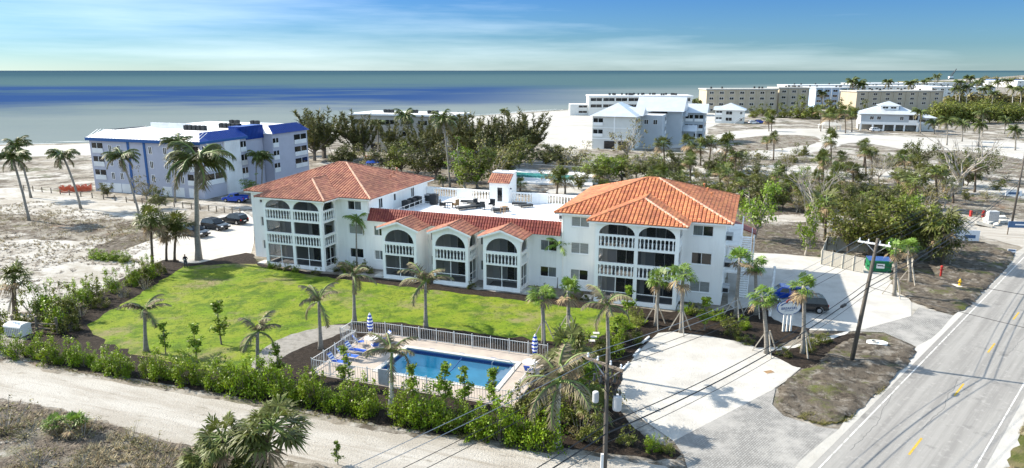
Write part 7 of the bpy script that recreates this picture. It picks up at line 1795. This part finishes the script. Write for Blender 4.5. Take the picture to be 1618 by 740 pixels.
for x in (-2.6, 0, 2.2): m = MB(); m.tube([(x, .3, 0), (x, .3, 1.7)], .12, 7); m.build('post', 'old_wood', t)
for z in (.5, 1.0): m = MB(); m.bar((-2.6, .3, z), (2.2, .3, z), .08, .12); m.build('rail', 'old_wood', t)
def white_fence():
    a, b = G(1216, 500), G(1222, 446); t = thing('white_fence', 'white post fence in the shade along the building end', 'fence', a); n = 5
    for i in range(n + 1): q = a.lerp(b, i / n) - a; m = MB(); m.box(q.x - .12, q.y - .12, 0, q.x + .12, q.y + .12, 2.0); m.build('post', 'white_paint', t)
    for z in (.5, 1.1, 1.7): m = MB(); q = b - a; m.bar((0, 0, z), (q.x, q.y, z), .05, .16); m.build('rail', 'white_paint', t)
white_fence()
# signs and barriers by the far turn
def board(name, label, px, py, w, h, z0, m, rz, stripe):
    t = thing(name, label, 'sign', G(px, py), rz); p = MB(); p.box(-w / 2, -.04, z0, w / 2, .04, z0 + h); p.build('panel', m, t)
    for x in (-w / 2 + .15, w / 2 - .15): q = MB(); q.box(x - .06, .045, 0, x + .06, .15, z0 + h); q.build('post', 'old_wood', t)
    for k, (a, b, c, d) in enumerate(stripe): s = MB(); s.box(-w / 2 + a * w, -.055, z0 + c * h, -w / 2 + b * w, -.041, z0 + d * h); s.build('lettering', 'banner_blue' if m != 'banner_blue' else 'umb_white', t)
board('banner', 'white banner with blue lettering beside the thicket', 1515, 384, 5.2, 1.6, .4, 'umb_white', radians(-12), [(.08, .5, .62, .82), (.14, .44, .30, .48), (.62, .9, .25, .55)])
board('sign_board', 'blue sign board at the foot of the far utility pole', 1608, 372, 3.2, 1.0, 1.2, 'banner_blue', radians(-8), [(.3, .9, .4, .6)])
board('yard_sign', 'little white and blue yard sign on the verge', 1598, 401, 1.0, .45, .2, 'umb_white', radians(-20), [(.1, .9, .5, .9)])
board('sign_board', 'white blue-lettered board beyond the far utility pole', 1600, 316, 3.0, 1.0, .8, 'umb_white', radians(-5), [(.15, .85, .3, .75)])
def barrier():
    t = thing('red_barrier', 'red timber barricade frame near the rubble heap', 'barrier', G(1543, 343), radians(-4)); t.scale = (.75, .75, .75)
    for x in (-1.4, 1.4): m = MB(); m.box(x - .18, -.3, 0, x + .18, .3, 1.5); m.build('end_post', 'signal_red', t)
    for z in (.6, 1.2): m = MB(); m.box(-1.22, -.08, z, 1.22, .08, z + .22); m.build('rail', 'old_wood', t)
    m = MB(); m.box(-.1, -.1, 0, .1, .1, 1.4); m.build('middle_post', 'old_wood', t)
barrier()
t = thing('utility_cabinet', 'grey utility cabinet beside the red barricade', 'cabinet', G(1566, 354), radians(-6)); m = MB(); m.box(-.8, -.5, .1, .8, .5, 2.2); m.build('body', 'ac_grey', t); m = MB(); m.box(-.7, -.53, .2, .7, -.505, 2.05); m.build('door', 'galv', t); m = MB(); m.box(-.95, -.65, 0, .95, .65, .1); m.build('plinth', 'concrete', t)
gR = 'broken concrete pieces in the rubble heap'; LR = row('broken concrete slab in the rubble heap', 'the red barricade')
for i in range(8):
    m = MB(); s = R.uniform(.5, 1.2); m.obox((0, 0, s * .3), Vector((s, R.uniform(-.2, .2), R.uniform(-.2, .2))), Vector((R.uniform(-.2, .2), s * .6, R.uniform(-.15, .15))), Vector((0, 0, s * .22))); o = m.build('rubble', 'concrete'); o.location = G(1556 + i * 5 + R.uniform(-3, 3), 352 + R.uniform(-8, 6)); o.rotation_euler = (0, 0, R.uniform(0, 3)); props(o, LR(i), 'rubble', gR)
t = thing('blue_bin', 'blue wheeled bin behind the red roof ridge', 'bin', G(574, 272), .3); m = MB(); m.lathe([(.5, .1), (.75, 1.6), (.8, 1.65)], 4); m.build('bin', 'car_blue', t); m = MB(); m.box(-.62, -.62, 1.66, .62, .62, 1.78); m.build('lid', 'car_blue', t)
t = thing('blue_canopy', 'blue pop-up canopy among the trees behind the red roof', 'canopy', G(590, 270), .2); m = MB(); hip(m, -1.8, 1.8, -1.8, 1.8, 2.2, .5, 0); m.build('canopy', 'car_blue', t)
for x in (-1.7, 1.7):
    for y in (-1.7, 1.7): m = MB(); m.box(x - .05, y - .05, 0, x + .05, y + .05, 2.2); m.build('leg', 'white_paint', t)
t = thing('red_cart', 'red cart beneath the pines behind the red roof', 'cart', G(582, 256), .2); m = MB(); m.box(-1, -.7, .5, 1, .7, 1.7); m.build('body', 'signal_red', t)
for x in (-.7, .7): m = MB(); m.tube([(x, -.8, .35), (x, .8, .35)], .35, 10); m.build('wheel', 'rubber', t)
t = thing('timber_gateway', 'white timber shelter with little roof on the far field', 'shelter', G(1310, 207), 0); m = MB(); hip(m, -4, 4, -2, 2, 2.4, .6, .3); m.build('roof', 'concrete', t)
for x in (-3.8, 3.8):
    for y in (-1.8, 1.8): m = MB(); m.box(x - .12, y - .12, 0, x + .12, y + .12, 2.4); m.build('post', 'white_paint', t)

# ================================================================== THE PERSON
def person():
    b = G(294, 423, .03); t = thing('person', 'person in dark clothes standing on the path by the palms, holding a pale object', 'person', b, radians(10))
    me = bpy.data.meshes.new('body'); J = [(0, 0, .95), (0, 0, 1.15), (0, .0, 1.38), (0, -.01, 1.50), (0, -.02, 1.60), (0, -.02, 1.72),
         (-.10, 0, .90), (-.12, -.02, .50), (-.13, 0, .08), (-.13, -.16, .04), (.10, 0, .90), (.13, .03, .50), (.15, .02, .08), (.16, -.14, .04),
         (-.20, 0, 1.40), (-.27, .03, 1.14), (-.16, -.22, 1.08), (-.08, -.30, 1.10), (.20, 0, 1.40), (.27, .03, 1.14), (.16, -.22, 1.08), (.08, -.30, 1.10)]
    Ed = [(0, 1), (1, 2), (2, 3), (3, 4), (4, 5), (0, 6), (6, 7), (7, 8), (8, 9), (0, 10), (10, 11), (11, 12), (12, 13), (2, 14), (14, 15), (15, 16), (16, 17), (2, 18), (18, 19), (19, 20), (20, 21)]
    rad = [.15, .14, .16, .06, .085, .09, .10, .07, .045, .045, .10, .07, .045, .045, .075, .055, .042, .04, .075, .055, .042, .04]
    me.from_pydata(J, Ed, []); o = link('body', me, t, 'cloth_dark'); sk = o.modifiers.new('skin', 'SKIN'); sb = o.modifiers.new('sub', 'SUBSURF'); sb.levels = sb.render_levels = 2
    for i, r in enumerate(rad): me.skin_vertices[0].data[i].radius = (r, r * (.8 if i in (0, 1, 2) else 1)); 
    me.skin_vertices[0].data[0].use_root = True
    tr = MB(); 
    for s in (-1, 1): tr.tube([(s * .10, 0, .94), (s * .125, 0, .5), (s * .14, .01, .10)], [.125, .095, .075], 10)
    tr.tube([(0, 0, 1.02), (0, 0, .86)], [.165, .17], 12); tr.build('trousers', 'cloth_grey', t, smooth=True)
    h = MB(); h.lathe([(.04, 1.50), (.075, 1.55), (.092, 1.62), (.092, 1.68), (.08, 1.735)], 12, (0, -.025, 0)); h.build('face', 'skin', t, smooth=True)
    n_ = MB(); n_.obox((0, -.122, 1.63), Vector((.012, 0, 0)), Vector((0, .016, 0)), Vector((0, 0, .022))); n_.build('nose', 'skin', t)
    ha = MB(); ha.lathe([(.098, 1.665), (.102, 1.71), (.085, 1.765), (.03, 1.79)], 12, (0, -.015, 0)); ha.build('hair', 'hair', t, smooth=True)
    for s in (-1, 1):
        hd = MB(); hd.obox((s * .075, -.325, 1.10), Vector((.022, 0, 0)), Vector((0, .045, 0)), Vector((0, 0, .04)))
        for k in range(4): hd.tube([(s * .075 - s * .02, -.36, 1.13 - k * .02), (s * .075 - s * .05, -.385, 1.13 - k * .02), (s * .075 - s * .065, -.37, 1.13 - k * .02)], .008, 5)
        hd.tube([(s * .06, -.32, 1.145), (s * .03, -.345, 1.16)], .010, 5); hd.build('hand', 'skin', t)
    p = thing('held_tablet', 'pale controller held in the standing person\'s hands', 'tablet', b + Vector((.06, -.36, 1.10)), radians(10)); q = MB(); q.box(-.11, -.02, -.01, .11, .02, .14); q.build('screen', 'ac_grey', p); q = MB(); q.box(-.12, -.015, -.06, .12, .025, -.012); q.build('grip', 'black_plastic', p)
person()
